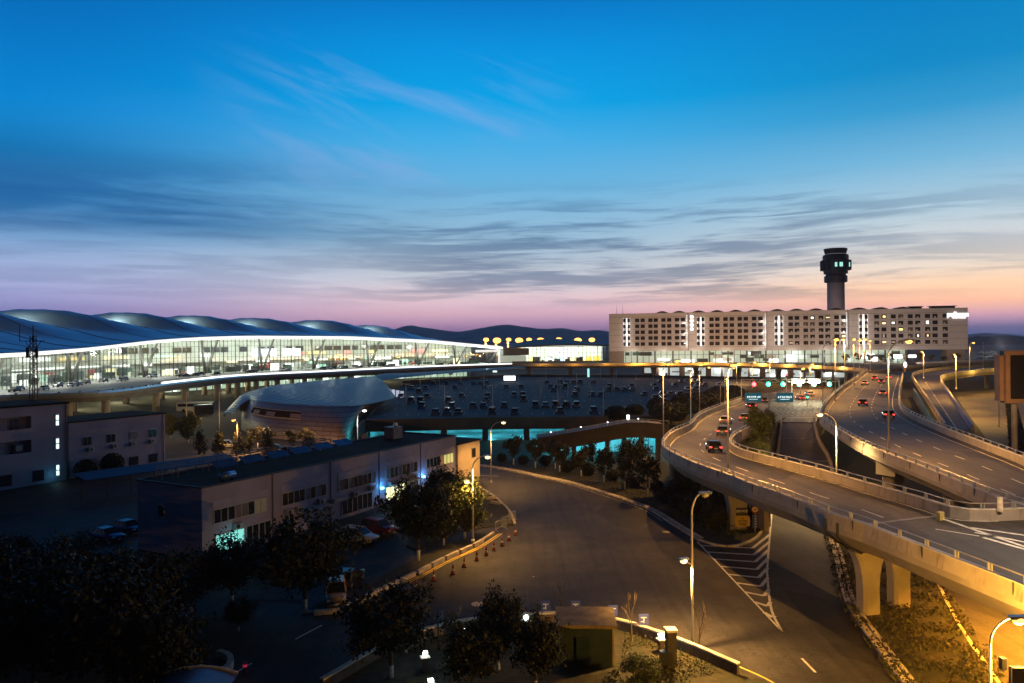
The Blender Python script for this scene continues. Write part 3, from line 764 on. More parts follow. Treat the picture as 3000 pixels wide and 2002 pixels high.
# counters, kiosks, seating, lit boards on the hall floor
for j in range(210):
    s_ = rr.uniform(12, SE-10); d = rr.uniform(3, 34); a, n, ez = along(s_, d, DZ)
    w_, h_ = rr.uniform(1.5, 6), rr.choice((1.1, 1.3, 2.2, 2.6, 3.4))
    m = MB(); m.box(a+Vector((0, 0, h_/2+.02)), (w_, rr.uniform(1, 2.5), h_), math.atan2(n.y, n.x)+pi/2)
    k = rr.random(); m.build('counter' if h_ < 2 else 'kiosk', M_CLUT[rr.choices(range(5), (8, 5, 3, 1, 1))[0]] if k > .2 else SHOP[rr.choice((0, 0, 0, 3, 1))], term)
# mid-level gallery slab and light lines
m = MB(); m.grid([[p+NB[i]*34+Vector((0, 0, 5.6)), p+NB[i]*42+Vector((0, 0, 5.6))] for i, p in enumerate(FB)]); m.grid([[p+NB[i]*34+Vector((0, 0, 4.7)), p+NB[i]*34+Vector((0, 0, 5.6))] for i, p in enumerate(FB)]); m.build('gallery', M_CEIL, term)
m = MB()
s_ = 8
while s_ < SE-8:
    for d in (10, 22, 32):
        a, n, ez = along(s_, d, 0); a.z = ez-.2 if d < 20 else ez+1
        m.box(a, (2.6, .5, .12), math.atan2(n.y, n.x))
    s_ += 7
m.build('ceiling_light', emat('hall_light', (1, 1, .93), 14), term)['kind'] = 'stuff'
# V-shaped struts: one steep, one leaning
M_STRUT = mat('strut_paint', (.2, .2, .17), .5, var=.05)
for u in (-260, -40, 206, 424, 602, 765, 918, 1070, 1215, 1330, 1425):
    s_ = s_at_u(u); a, n, ez = along(s_, -1.2, DZ)
    for ds, r in ((-1.8, .6), (7.5, .6)):
        b, n2, ez2 = along(s_+ds, -1.2, 0); b.z = ez2-.7
        m = MB(); m.smooth = True; m.tube([a+Vector((0, 0, -.2)), a.lerp(b, .5), b], [r*.8, r*1.1, r*.8], 10); m.build('strut', M_STRUT, term)
# curtain wall
m = MB(); m2 = MB(); s_ = 2; k = 0
M_MULL = mat('mullion', (.05, .06, .055), .4, .3, var=0)
while s_ < SE-.5:
    a, n, ez = along(s_, 0, DZ); r = .16 if k % 3 == 0 else .07
    m.box(Vector((a.x, a.y, (DZ+ez)/2-.4)), (r*2.4, r*1.6, ez-DZ-.8), math.atan2(n.y, n.x)); s_ += 2.3; k += 1
for zf in (10.6, 13.2, 15.8, 18.4, 21.0, 23.2):
    path = []
    for i, p in enumerate(FB):
        if EZs[i]-.8 > zf: path.append(Vector((p.x, p.y, zf)))
    if len(path) > 3: m.sweep(path, [(-.07, -.06), (.07, -.06), (.07, .06), (-.07, .06)])
m.build('mullion_grid', M_MULL, term)['kind'] = 'stuff'
m = MB(); m.grid([[p+NB[i]*.12, p+NB[i]*.12+Vector((0, 0, EZs[i]-.7-p.z))] for i, p in enumerate(FB)]); m.build('glass_wall', glassmat('curtain_glass'), term)
# white entrance portal and end block at the right end
a, n, ez = along(s_at_u(1380), -3, DZ)
m = MB(); q = Vector((-n.y, n.x, 0))
b = P(1462, 1066, DZ); a = P(1398, 1068, DZ)
m.bar(a+Vector((0, 0, 8.2)), b+Vector((0, 0, 8.2)), 3, 1.4); m.bar(b+Vector((0, 0, 0)), b+Vector((0, 0, 7.6)), 1.4); m.build('entrance_portal', emat('portal_white', (1, 1, .96), .8, (.8, .8, .8, 1)), term)
# lower storey of the terminal under the road, lit green-white
low = FB[4:92]; ol = [p+NB[i+4]*1.5 for i, p in enumerate(low)]
m = MB(); m.grid([[Vector((p.x, p.y, 0)), Vector((p.x, p.y, 7.0))] for p in ol]); m.build('lower_glass', glassmat('lower_glass'), term)
def lowm(t, b, vec): pass
m = MB(); s_ = 30
m.grid([[Vector((p.x, p.y, 0))+NB[i+4]*8, Vector((p.x, p.y, 7.0))+NB[i+4]*8] for i, p in enumerate(low)]); m.build('lower_wall', emat('lower_hall', (.62, .85, .66), .55, (.5, .55, .5, 1)), term)
m = MB(); s_ = 24
while s_ < SE-12:
    a, n, _ = along(s_, 1.3, 0); m.box(Vector((a.x, a.y, 3.5)), (.3, .3, 7), math.atan2(n.y, n.x)); s_ += 4.4
for zf in (3.2, 5.2): m.sweep([Vector((p.x, p.y, zf)) for p in [q-NB[i+4]*.2 for i, q in enumerate(ol)]], [(-.08, -.08), (.08, -.08), (.08, .08), (-.08, .08)])
m.build('lower_frame', M_MULL, term)
for j in range(46):
    s_ = 30+(SE-50)*j/46+rr.uniform(-2, 2); m = MB(); panel(m, s_, s_+rr.uniform(1.5, 5), 6.5, rr.uniform(.2, 3), rr.uniform(3.2, 5.8)); m.build('lower_panel', rr.choice([SHOP[0], SHOP[3], M_CLUT[0], M_CLUT[1], M_CLUT[2], SHOP[0]]), term)
# --- elevated road in front of the terminal
FO = spline([P(-420, 1205, 9.0), P(-150, 1176, 9.0), P(0, 1158, 9.0), P(306, 1146, 9.0), P(510, 1121, 9.0), P(700, 1102, 9.0), P(904, 1092, 9.0), P(1108, 1082, 9.0), P(1313, 1073, 9.0), P(1500, 1067.5, 9.0)], 97)
FI = [p-NB[i]*.35 for i, p in enumerate(FB)]
FO = [p-Vector((0, 0, 1.05)) for p in FO]
dk = viaduct('departures_road', 'elevated departures road curving along the terminal front with a gleaming white parapet', FI, FO, 1.8, para=(False, False), cat='elevated road', dm=mat('forecourt_deck', (.16, .16, .15), .6, var=.2, scale=.2))
M_GLEAM = mat('polished_parapet', (.82, .83, .8), .22, .55, var=.06)
m = MB(); m.sweep(FO, [(-.1, 0), (.25, 0), (.55, .5), (.3, 1.05), (0, 1.1)]); m.build('parapet', M_GLEAM, dk)
m = MB(); m.sweep([p+Vector((0, 0, 1.16)) for p in FO[31:]], [(-.35, 0), (.3, -.4), (.3, .3), (-.35, .5)]); m.build('glow_strip', emat('parapet_glow', (1, 1, .93), 1.9), dk)  # glowing strip added for the light the parapet reflects
L = length(FO); m = MB(); t_ = 20
while t_ < L:
    a, d = at_len(FO, t_); m.bar(a+Vector((0, 0, .1)), a+Vector((0, 0, 1.45)), .5, .3); t_ += 5
m.build('parapet_post', M_STRUT, dk)['kind'] = 'stuff'
for u, v in ((312, 1222), (468, 1205), (552, 1195), (640, 1180), (700, 1172), (760, 1163), (812, 1150), (895, 1139), (1030, 1128), (200, 1240)):
    p = P(u, v, 0); i = min(range(97), key=lambda k: abs(math.atan2(FO[k].x, FO[k].y)-math.atan2(p.x, p.y)))
    q = FO[i]-(FO[i]-FI[i]).normalized()*3
    m = MB(); m.smooth = True; m.cone((q.x, q.y, 0), (q.x, q.y, 6.3), 1.15, 1.15, 14); m.build('pillar', mat('pillar_concrete', (.46, .38, .28), .8, var=.12, scale=.4), dk)
    q = FO[i].lerp(FI[i], .62); m = MB(); m.smooth = True; m.cone((q.x, q.y, 0), (q.x, q.y, 6.3), 1.15, 1.15, 14); m.build('pillar', MATS['pillar_concrete'], dk)
# lamps under the deck and in the hall
for s_ in range(15, int(SE), 26):
    a, n, ez = along(s_, 12, ez if False else 0); _, _, e2_ = along(s_, 0, 0)
    a, n, _ = along(s_, 10, 0); a.z = e2_-2.2
    light('POINT', 'hall_lamp', a, 10500, (.96, 1, .82), 1.2, term)
for s_ in range(26, int(SE), 34):
    a, n, _ = along(s_, -14, 4.8); light('POINT', 'underdeck_light', a, 5200, (1, .88, .5), .5, dk)
    a, n, e2_ = along(s_, -7.5, 0); a.z = e2_-1.6
    light('SPOT', 'eave_floodlight', a, 9000, (1, .99, .92), .6, term, spot=2.2, rot=(0, 0, 0))

# --- glazed annexe to the right of the terminal
A0, A1 = P(1538, 1060.5, 8.4), P(1784, 1057, 8.4)
dA = (A1-A0).normalized(); nA = Vector((-dA.y, dA.x, 0)); LA = (A1-A0).length
ax = thing('glass_annexe', 'flat-roofed glass hall glowing white between the wave-roofed terminal and the hotel', 'building', (A0.x, A0.y, 0))
def apt(s_, d, z): return Vector((A0.x+dA.x*s_+nA.x*d, A0.y+dA.y*s_+nA.y*d, z))
rza = math.atan2(dA.y, dA.x)
m = MB(); m.grid([[apt(s_, -6, 19.2+.8*sin(pi*s_/LA)), apt(s_, 30, 21+2.8*sin(pi*min(1, s_/LA*1.1)))] for s_ in [LA*k/16-8*(k == 0) for k in range(17)]]); m.grid([[apt(s_, -6, 18.2+.8*sin(pi*s_/LA)), apt(s_, -6, 19.2+.8*sin(pi*s_/LA))] for s_ in [LA*k/16-8*(k == 0) for k in range(17)]]); m.build('roof', mat('annexe_roof', (.16, .14, .14), .6, var=.1, scale=.1), ax)
m = MB(); m.grid([[apt(0, 14, 8), apt(LA, 14, 8)], [apt(0, 14, 20), apt(LA, 14, 20)]]); m.build('back_wall', emat('annexe_wall', (.95, 1, .84), .62, (.7, .72, .66, 1)), ax)
m = MB(); m.grid([[apt(0, 0, 8.2), apt(LA, 0, 8.2)], [apt(0, 14, 8.2), apt(LA, 14, 8.2)]]); m.build('floor', MATS['hall_floor'], ax)
m = MB(); m.grid([[apt(-2, -4, 18.2), apt(LA, -4, 18.2)], [apt(-2, 14, 18.4), apt(LA, 14, 18.4)]]); m.build('soffit', M_CEIL, ax)
m = MB()
for k in range(23): m.box(apt(LA*k/22, 0, 13.2), (.22, .3, 10), rza)
for z in (11, 14.2, 16.5): m.box(apt(LA/2, 0, z), (LA, .15, .15), rza)
m.build('mullion_grid', M_MULL, ax)
for j in range(22):
    m = MB(); w_ = rr.uniform(1, 5); h_ = rr.uniform(1, 3.6); m.box(apt(rr.uniform(2, LA-3), rr.uniform(3, 12), 8.2+h_/2), (w_, .8, h_), rza); m.build('kiosk', rr.choice([M_CLUT[0], M_CLUT[0], M_CLUT[2], SHOP[0], SHOP[5], SHOP[4]]), ax)
m = MB(); m.grid([[apt(0, .2, 8.2), apt(LA, .2, 8.2)], [apt(0, .2, 18.2), apt(LA, .2, 18.2)]]); m.build('glass_wall', MATS['curtain_glass'], ax)
for k in range(4): light('POINT', 'hall_lamp', apt(LA*(k+.5)/4, 6, 16.5), 2600, (1, 1, .9), 1.0, ax)
# link block between terminal and annexe
m = MB(); a = P(1462, 1064, 8.4); b = P(1538, 1062, 8.4); m.bar(a+Vector((0, 6, 7)), b+Vector((0, 6, 7)), 10, 4.6)
m.slot(1); m.bar(a+Vector((0, 3, 2.3)), b+Vector((0, 3, 2.3)), 3, 4.4)
lk = m.build('link_corridor', [mat('link_cladding', (.3, .32, .27), .6, var=.1, scale=.2), emat('link_glow', (.9, 1, .8), .35, (.4, .42, .38, 1))]); tag(lk, 'low grey link corridor joining the terminal end to the glass annexe', 'building')
# ------------------------------------------------------------------ curved metal-roofed hall beside the car park
def shingle(t, b, vec):
    tcn = t.node('ShaderNodeTexCoord'); mp = t.node('ShaderNodeMapping'); t.l.new(tcn.outputs['Object'], mp.inputs[0]); mp.inputs['Rotation'].default_value = (pi/2, 0, 0)
    br = t.node('ShaderNodeTexBrick'); t.l.new(mp.outputs[0], br.inputs[0]); br.inputs['Scale'].default_value = 1
    br.inputs['Brick Width'].default_value = 4.2; br.inputs['Row Height'].default_value = .85; br.inputs['Mortar Size'].default_value = .07
    br.inputs['Color1'].default_value = (.16, .12, .11, 1); br.inputs['Color2'].default_value = (.12, .095, .09, 1); br.inputs['Mortar'].default_value = (.02, .016, .016, 1)
    t.put(b.inputs['Base Color'], br.outputs[0])
def standing_seam(t, b, vec):
    wv = t.node('ShaderNodeTexWave', wave_type='BANDS', bands_direction='DIAGONAL'); t.put(wv.inputs[0], vec); wv.inputs['Scale'].default_value = .3; wv.inputs['Distortion'].default_value = 1.2; wv.inputs['Detail'].default_value = 1
    bn = t.node('ShaderNodeBump'); bn.inputs['Strength'].default_value = .8; bn.inputs['Distance'].default_value = .6
    t.put(bn.inputs['Height'], wv.outputs[1]); t.put(b.inputs['Normal'], bn.outputs[0])
M_SHELL = mat('shell_metal', (.20, .24, .25), .45, .45, var=.12, scale=.08, fn=standing_seam)
M_SHING = mat('shingle_cladding', (.15, .11, .1), .5, .1, var=.1, scale=.2, fn=shingle)
Oe = [(655, 1213, 4), (687, 1177, 6), (715, 1154, 7.2), (779, 1137, 8), (855, 1124, 8), (920, 1117, 8), (983, 1111, 8), (1030, 1107, 8), (1085, 1103, 8), (1105, 1101.5, 8), (1125, 1100, 8), (1160, 1098, 8), (1230, 1093, 8), (1380, 1083, 8), (1540, 1074, 8)]
Ie = [(677, 1214, 4), (702, 1189, 5.8), (732, 1171, 6.8), (760, 1175, 7.2), (830, 1182, 7.2), (940, 1189, 7.2), (1040, 1189, 7.0), (1110, 1178, 7.0), (1158, 1162, 7.0), (1112, 1146, 7.4), (1080, 1127, 7.8), (1100, 1117, 7.8), (1230, 1102, 7.8), (1380, 1089, 7.8), (1540, 1078, 7.8)]
Os = [P(*q) for q in Oe]; Is = [P(*q) for q in Ie]
ch = thing('curved_hall', 'low crescent-shaped hall with ribbed metal roof and shingle-clad front beside the dark parking deck', 'building', (Is[4].x, Is[4].y, 0))
Of = spline(Os, 60); If = []
# keep both edges in step: resample per control span
Of = []; If = []
for j in range(len(Os)-1):
    for k in range(5):
        f = k/5
        def cr(A):
            p0 = A[max(j-1, 0)]; p1 = A[j]; p2 = A[j+1]; p3 = A[min(j+2, len(A)-1)]
            return .5*((2*p1)+(p2-p0)*f+(2*p0-5*p1+4*p2-p3)*f*f+(3*p1-p0-3*p2+p3)*f**3)
        Of.append(cr(Os)); If.append(cr(Is))
Of.append(Os[-1]); If.append(Is[-1])
m = MB(); m.smooth = True; rows = []
for o_, i_ in zip(Of, If):
    w_ = (o_-i_).length; rows.append([o_.lerp(i_, f)+Vector((0, 0, min(1.6, w_*.03)*4*f*(1-f))) for f in [k/10 for k in range(11)]])
m.grid(rows); m.build('roof', M_SHELL, ch, fixn=True)
m = MB(); m.grid([[o_+Vector((0, 0, -.03)), o_+Vector((0, 0, -1.0))] for o_ in Of]); m.build('roof_edge', mat('roof_edge', (.5, .52, .5), .4, .4, var=.05), ch)
# front wall
Bs = [P(706, 1240, 0), P(712, 1262, 0), P(765, 1280, 0), P(845, 1290, 0), P(915, 1297, 0), P(965, 1301, 0), P(1018, 1302, 0), P(1036, 1272, 0), P(1075, 1240, 0)]
Ws = [Is[1], Is[2], Is[3], Is[4], Is[5], Is[6], Is[6].lerp(Is[7], .6), Is[7].lerp(Is[8], .3), Is[8]]
tb = spline(Bs, 50); tw = []
for j in range(len(Ws)-1):
    pass
tw = spline(Ws, 50)
rows = []
for b_, w_ in zip(tb, tw):
    out = Vector((b_.x-w_.x, b_.y-w_.y, 0)); row = []
    for k in range(11):
        f = k/10; q = w_.lerp(b_, f); q.z = w_.z*(1-f**1.0); q += out*(.28*sin(pi*f)); row.append(q)
    rows.append(row)
m = MB(); m.smooth = True; m.grid(rows); m.build('front_wall', M_SHING, ch, fixn=True)
jj = [j for j in range(len(rows)) if 738 < proj(rows[j][3])[0] < 896]
def slotpanel(name, k0, k1, out, mt):
    m = MB(); m.grid([[rows[j][2].lerp(rows[j][4], f)+Vector((.05, -1, .3)).normalized()*out for f in (k0, k1)] for j in jj]); return m.build(name, mt, ch)
slotpanel('slot_window', 0, .85, .22, mat('slot_dark', (.02, .014, .012), 1, var=0, spec=0)); slotpanel('slot_sill', .86, 1.05, .3, mat('slot_sill', (.42, .32, .2), .7, var=.1)); slotpanel('slot_lintel', -.12, 0, .3, MATS['slot_sill'])
for f0, f1 in ((.15, .3), (.42, .6), (.82, .95)):
    a, b = jj[int(f0*len(jj))], jj[min(int(f1*len(jj)), len(jj)-1)]; m = MB(); m.grid([[rows[j][2].lerp(rows[j][4], f)+Vector((.05, -1, .3)).normalized()*.27 for f in (.25, .8)] for j in range(a, b+1)]); m.build('slot_panel', mat('slot_panel', (.25, .15, .08), .6, var=.1), ch)
light('POINT', 'hall_lamp', P(1120, 1150, 6.0), 350, (.7, .8, 1), .4, ch)
for k in range(7):
    m = MB(); a = P(1100+k*13, 1142+k*2.4, 5.4); m.box(a, (1.1, .3, 2.2)); m.build('lit_pane', emat('pane_cool', (.75, .8, 1), .5), ch)

# ------------------------------------------------------------------ parking deck
pk = [P(1040, 1262, 4.4), P(1066, 1241, 4.4), P(1200, 1238, 4.4), P(1400, 1234, 4.4), P(1600, 1232, 4.4), P(1780, 1231, 4.4), P(1880, 1222, 4.4), P(1990, 1196, 4.4), P(2165, 1150, 4.4), P(2230, 1112, 4.4), P(1900, 1106, 4.4), P(1500, 1104, 4.4), P(1180, 1124, 4.4), P(1160, 1150, 4.4), P(1100, 1200, 4.4)]
pr_ = thing('parking_deck', 'large unlit rooftop parking deck above a teal-lit garage level', 'car park', (pk[3].x, pk[3].y, 0))
M_PDECK = mat('deck_surface', (.036, .044, .066), .75, var=.25, scale=.08, bump=.15, col2=(.03, .038, .055), spec=.25)
m = MB(); m.prism([(p.x, p.y) for p in pk], 3.4, 4.4); m.build('deck', M_PDECK, pr_)
front = pk[0:6]
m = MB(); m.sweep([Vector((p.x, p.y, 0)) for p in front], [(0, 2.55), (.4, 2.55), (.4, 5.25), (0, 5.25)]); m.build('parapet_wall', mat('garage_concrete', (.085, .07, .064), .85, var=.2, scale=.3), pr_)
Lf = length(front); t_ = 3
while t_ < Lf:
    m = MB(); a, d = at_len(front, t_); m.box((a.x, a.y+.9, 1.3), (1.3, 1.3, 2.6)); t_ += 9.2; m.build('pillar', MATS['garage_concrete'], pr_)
TEAL = (.06, .62, .74)
m = MB(); m.grid([[Vector((p.x, p.y+16, 0)), Vector((p.x, p.y+16, 3.3))] for p in resample(front, 30)]); m.build('garage_wall', mat('garage_wall', (.5, .6, .62), .7, var=.3, scale=.3), pr_)
m = MB(); m.grid([[Vector((p.x, p.y+.5, .02)), Vector((p.x, p.y+16, .02))] for p in resample(front, 30)]); m.build('garage_floor', mat('garage_floor', (.3, .34, .36), .4, var=.3, scale=.3), pr_)
t_ = 6; m = MB(); mt = MB()
while t_ < Lf:
    a, d = at_len(front, t_); light('POINT', 'garage_lamp', (a.x, a.y+8, 2.9), 900, TEAL, .6, pr_)
    mt.box((a.x, a.y+8, 3.25), (2.4, .25, .1)); t_ += 7
mt.build('garage_tube', emat('teal_tube', (.45, .95, 1), 5), pr_)
# upstand walls and lit signs on the deck
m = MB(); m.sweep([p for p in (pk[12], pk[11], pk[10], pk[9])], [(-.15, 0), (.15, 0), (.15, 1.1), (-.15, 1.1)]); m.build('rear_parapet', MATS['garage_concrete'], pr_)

# service ramp climbing to the deck in front of it, with its own teal-lit opening
ra = thing('garage_ramp', 'sloping garage ramp above a second teal-lit opening behind the garden trees', 'ramp', tuple(P(1700, 1346, 0)))
r0 = [P(1588, 1290, 2.4), P(1700, 1272, 3.4), P(1840, 1247, 4.9), P(1960, 1240, 5.4), P(2020, 1232, 5.6)]
r0 = [PY(1575, 1292, 141), PY(1700, 1271, 140), PY(1835, 1247, 139.5), PY(1890, 1246, 139), PY(1960, 1252, 137)]
rn = resample(r0, 40)
m = MB(); m.grid([[p, p+Vector((0, 9, .05))] for p in rn]); m.f = [list(reversed(f)) for f in m.f]; m.build('roadway', mat('ramp_surface', (.2, .17, .15), .7, var=.2, scale=.3), ra)
m = MB(); m.grid([[p+Vector((0, 0, -2.3)), p+Vector((0, 0, .5)), p+Vector((0, .25, .5)), p+Vector((0, .25, -2.3))] for p in rn], close=True); m.build('side_wall', MATS['garage_concrete'], ra)
m = MB(); m.tube([p+Vector((0, .1, 1.1)) for p in rn], .06, 5)
for p in rn[::3]: m.bar(p+Vector((0, .1, .5)), p+Vector((0, .1, 1.1)), .06)
m.build('railing', M_WHITE, ra)
for k, f in enumerate((.12, .34, .55, .78)):
    a = rn[int(f*39)]; m = MB(); m.ball(a+Vector((0, .1, 1.2)), .13, 6, 4); m.build('rail_light', emat('rail_lamp', (.9, .95, 1), 4), ra)
m = MB(); m.grid([[Vector((p.x, p.y+9.5, 0)), Vector((p.x, p.y+9.5, max(.5, p.z-2.2)))] for p in rn]); m.build('garage_wall', MATS['garage_wall'], ra)
for p in rn[6::5]:
    m = MB(); m.box((p.x, p.y+1, p.z/2-.9), (.8, .8, max(.2, p.z-1.8))); m.build('pillar', MATS['garage_concrete'], ra)
for f in (.15, .35, .55, .75, .95):
    a = rn[int(f*39)]; light('POINT', 'garage_lamp', (a.x, a.y+5, max(1.2, a.z-2.9)), 650, TEAL, .5, ra)
    m = MB(); m.box((a.x, a.y+6, max(1.3, a.z-2.5)), (2.6, .2, .1)); m.build('garage_tube', MATS['teal_tube'], ra)
# illuminated pylon sign
p = P(1841, 1246, 5.0); sg = thing('pylon_sign', 'small illuminated white pylon sign where the garage ramp meets the parking deck', 'sign', p)
m = MB(); m.box(p+Vector((0, .3, 1.0)), (.55, .3, 2.0)); m.build('light_box', emat('pylon_white', (.85, 1, 1), 3), sg); m = MB(); m.box(p+Vector((0, .3, -.05)), (1.3, .7, .2)); m.build('plinth', M_CONC, sg)
# lit booth on the deck
p = P(1493, 1119, 4.4); bo = thing('payment_booth', 'bright white glowing booth standing alone on the far side of the parking deck', 'booth', p)
m = MB(); m.box(p+Vector((0, 0, 1.6)), (5, 3, 2.0)); m.build('lit_wall', emat('booth_white', (1, .95, .95), 3), bo); m = MB(); m.box(p+Vector((0, 0, .3)), (5.2, 3.2, .6)); m.box(p+Vector((0, 0, 2.85)), (6.2, 4, .4)); m.build('roof', M_DARK, bo)
p = P(1450, 1100, 4.4); t2 = thing('wall_lamp_box', 'small greenish lit box left of the bright booth on the far edge of the deck', 'sign', p)
m = MB(); m.box(p+Vector((0, 0, 2)), (2.2, .5, .8)); m.build('light_box', emat('greenish', (.7, 1, .85), 1.6), t2); m = MB(); m.bar(p, p+Vector((0, 0, 1.6)), .2); m.build('post', M_DARK, t2)
p = P(1724, 1107, 4.4); t2 = thing('teal_sign', 'narrow upright teal sign at the rear of the parking deck', 'sign', p)
m = MB(); m.box(p+Vector((0, 0, 2.3)), (.9, .4, 4)); m.build('light_box', emat('tealsign', (.3, .9, .8), 1.4), t2); m = MB(); m.box(p+Vector((0, 0, .15)), (1.2, .6, .3)); m.build('plinth', M_DARK, t2)

# ------------------------------------------------------------------ hotel
H0, H1 = P(1785, 1029.0, 15.7), P(2836, 1023.5, 15.7)
H0.z = H1.z = 0
dH = (H1-H0).normalized(); nH = Vector((-dH.y, dH.x, 0)); LH = (H1-H0).length; rzH = math.atan2(dH.y, dH.x)
def hpt(s_, d, z): return Vector((H0.x+dH.x*s_+nH.x*d, H0.y+dH.y*s_+nH.y*d, z))
def hu(u):
    X_, _ = ray(u, 990); # along-facade distance seen at column u
    return (X_*H0.y-H0.x)/(dH.x-X_*dH.y)
ho = thing('hotel_building', 'long six-storey pale hotel slab on glazed podium with rows of square dark windows', 'hotel', (H0.x, H0.y, 0))
def hotel_wall(t, b, vec):
    sp2 = t.node('ShaderNodeSeparateXYZ'); t.put(sp2.inputs[0], vec)
    fr = t.m('FRACT', t.m('DIVIDE', t.m('SUBTRACT', sp2.outputs[2], 17.9), 3.56)); ln = t.m('LESS_THAN', fr, .045)
    old = b.inputs['Base Color'].links[0].from_socket; t.put(b.inputs['Base Color'], t.mix(t.m('MULTIPLY', ln, .75), old, (.1, .07, .06, 1)))
M_HOT = mat('hotel_cladding', (.60, .545, .53), .7, var=.07, scale=.06, fn=hotel_wall)
m = MB(); m.grid([[hpt(0, 0, 15.6), hpt(0, 0, 38.2)], [hpt(LH, 0, 15.6), hpt(LH, 0, 38.2)], [hpt(LH, 22, 15.6), hpt(LH, 22, 38.2)], [hpt(0, 22, 15.6), hpt(0, 22, 38.2)], [hpt(0, 0, 15.6), hpt(0, 0, 38.2)]])
m.add([hpt(0, 0, 15.6), hpt(LH, 0, 15.6), hpt(LH, 22, 15.6), hpt(0, 22, 15.6)], [(3, 2, 1, 0)]); m.add([hpt(0, .4, 37.6), hpt(LH, .4, 37.6), hpt(LH, 22, 37.6), hpt(0, 22, 37.6)], [(0, 1, 2, 3)]); hw = m.build('wall', M_HOT, ho, fixn=True)
# stepped joints between the four modules
for u in (2016, 2246, 2484):
    m = MB(); m.box(hpt(hu(u), -.06, 26.9), (.5, .5, 22.6), rzH); m.build('module_joint', mat('joint', (.3, .26, .25), .8, var=0), ho)
# wavy cap roofs
for a_, b_ in ((1915, 2015), (2020, 2240), (2250, 2480), (2488, 2680)):
    s0, s1 = hu(a_), hu(b_); n_ = max(2, int((s1-s0)/9)); rows = []
    for k in range(n_*8+1):
        f = k/(n_*8); z = 37.9+1.5*abs(sin(pi*n_*f/1.0))**1.5; rows.append([hpt(s0+(s1-s0)*f, 1.5, 37.2), hpt(s0+(s1-s0)*f, 1.5, z), hpt(s0+(s1-s0)*f, 14, z), hpt(s0+(s1-s0)*f, 14, 37.2)])
    m = MB(); m.grid(rows); m.build('roof', mat('hotel_roof', (.1, .08, .09), .6, var=.1), ho)
for u in (1804, 1822): m = MB(); m.cone(hpt(hu(u), 6, 37.6), hpt(hu(u), 6, 43.5), .12, .05, 5); m.build('antenna', M_DARK, ho)
for u, w_ in ((2690, 6), (2770, 12)): m = MB(); m.box(hpt(hu(u), 6, 38.6), (w_, 4, 1.6), rzH); m.box(hpt(hu(u), 6, 39.5), (w_+2, 5, .2), rzH); m.build('rooftop_plant', M_DARK, ho)
zr = (34.0, 30.45, 26.9, 23.35, 19.8)
z3 = lambda x: 1400+x/2.9375
z4 = lambda x: 2200+x/2.9375
cols = [(z3(x), 'n') for x in (1372, 1420, 1486, 1532, 1598, 1648, 1715, 1767, 2012, 2062, 2132, 2187, 2255, 2307)]+[(z4(x), 'n') for x in (28, 83, 343, 397, 472, 530, 604, 661, 738, 797, 1083, 1145, 1226, 1290, 1372, 1436, 1520, 1585, 1672)]+[(z3(x), 'l') for x in (1265, 1299, 1899, 1938)]+[(z4(x), 'l') for x in (218, 263, 945, 992)]
M_GL = mat('window_glass', (.025, .02, .02), .12, var=0, spec=.7)
M_GLB = mat('window_curtain', (.10, .07, .06), .6, var=.2)
M_LIT = [emat('room_warm', (1, .72, .36), 1.3), emat('room_yellow', (1, .85, .25), 1.5), emat('room_dim', (1, .7, .4), .25), emat('room_white', (1, .93, .8), 1.6)]
rh_ = random.Random(8); nw = 0; rest = MB()
order = []
for u, k in cols:
    for z in zr: order.append((u, k, z))
order.sort(key=lambda q: (-q[2]*0-q[0]))
lit = {}
def wmesh(m, s_, z, w_): 
    m.box(hpt(s_, -.05, z), (w_, .35, 2.15), rzH)
for idx, (u, k, z) in enumerate(order):
    w_ = 2.5 if k == 'n' else 1.5
    litk = rh_.random()
    if k == 'n' and litk < .17 and nw < 96:
        m = MB(); wmesh(m, hu(u), z, w_); o = m.build('window', M_GL, ho); nw += 1
        m = MB(); ww = rh_.choice((.9, 1.5, 2.0)); hh = rh_.choice((.7, 1.2, 1.8)); m.box(hpt(hu(u)+rh_.uniform(-.2, .2), -.1, z+rh_.uniform(-.1, .1)), (ww, .33, hh), rzH); m.build('lit_room', rh_.choice(M_LIT), o)
    elif nw < 96:
        m = MB(); wmesh(m, hu(u), z, w_); o = m.build('window', M_GL if litk < .75 else M_GLB, ho); nw += 1
        if litk > .5: 
            m = MB(); m.box(hpt(hu(u)+rh_.uniform(-.6, .6), -.1, z-.6), (.7, .33, .5), rzH); m.build('lit_room', M_LIT[2], o)
    else: wmesh(rest, hu(u), z, w_)
rest.build('window', M_GL, ho)['kind'] = 'stuff'
# floodlit window bays
for ua, ub in ((1252, 1312), (1886, 1952)):
    a, b = hu(z3(ua)), hu(z3(ub)); c_ = (a+b)/2
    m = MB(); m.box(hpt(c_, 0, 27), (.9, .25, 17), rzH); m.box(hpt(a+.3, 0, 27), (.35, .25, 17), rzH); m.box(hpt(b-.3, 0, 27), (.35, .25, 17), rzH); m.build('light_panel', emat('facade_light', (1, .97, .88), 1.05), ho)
    for z in (20, 25.5, 31): light('POINT', 'facade_lamp', hpt(c_, -1.2, z), 170, (1, .97, .9), .3, ho)
for ua, ub in ((203, 280), (928, 1010)):
    a, b = hu(z4(ua)), hu(z4(ub)); c_ = (a+b)/2
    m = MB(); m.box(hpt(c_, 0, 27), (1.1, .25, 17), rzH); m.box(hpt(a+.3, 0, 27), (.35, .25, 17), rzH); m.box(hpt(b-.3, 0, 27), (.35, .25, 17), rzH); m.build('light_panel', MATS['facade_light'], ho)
    for z in (20, 25.5, 31): light('POINT', 'facade_lamp', hpt(c_, -1.2, z), 170, (1, .97, .9), .3, ho)
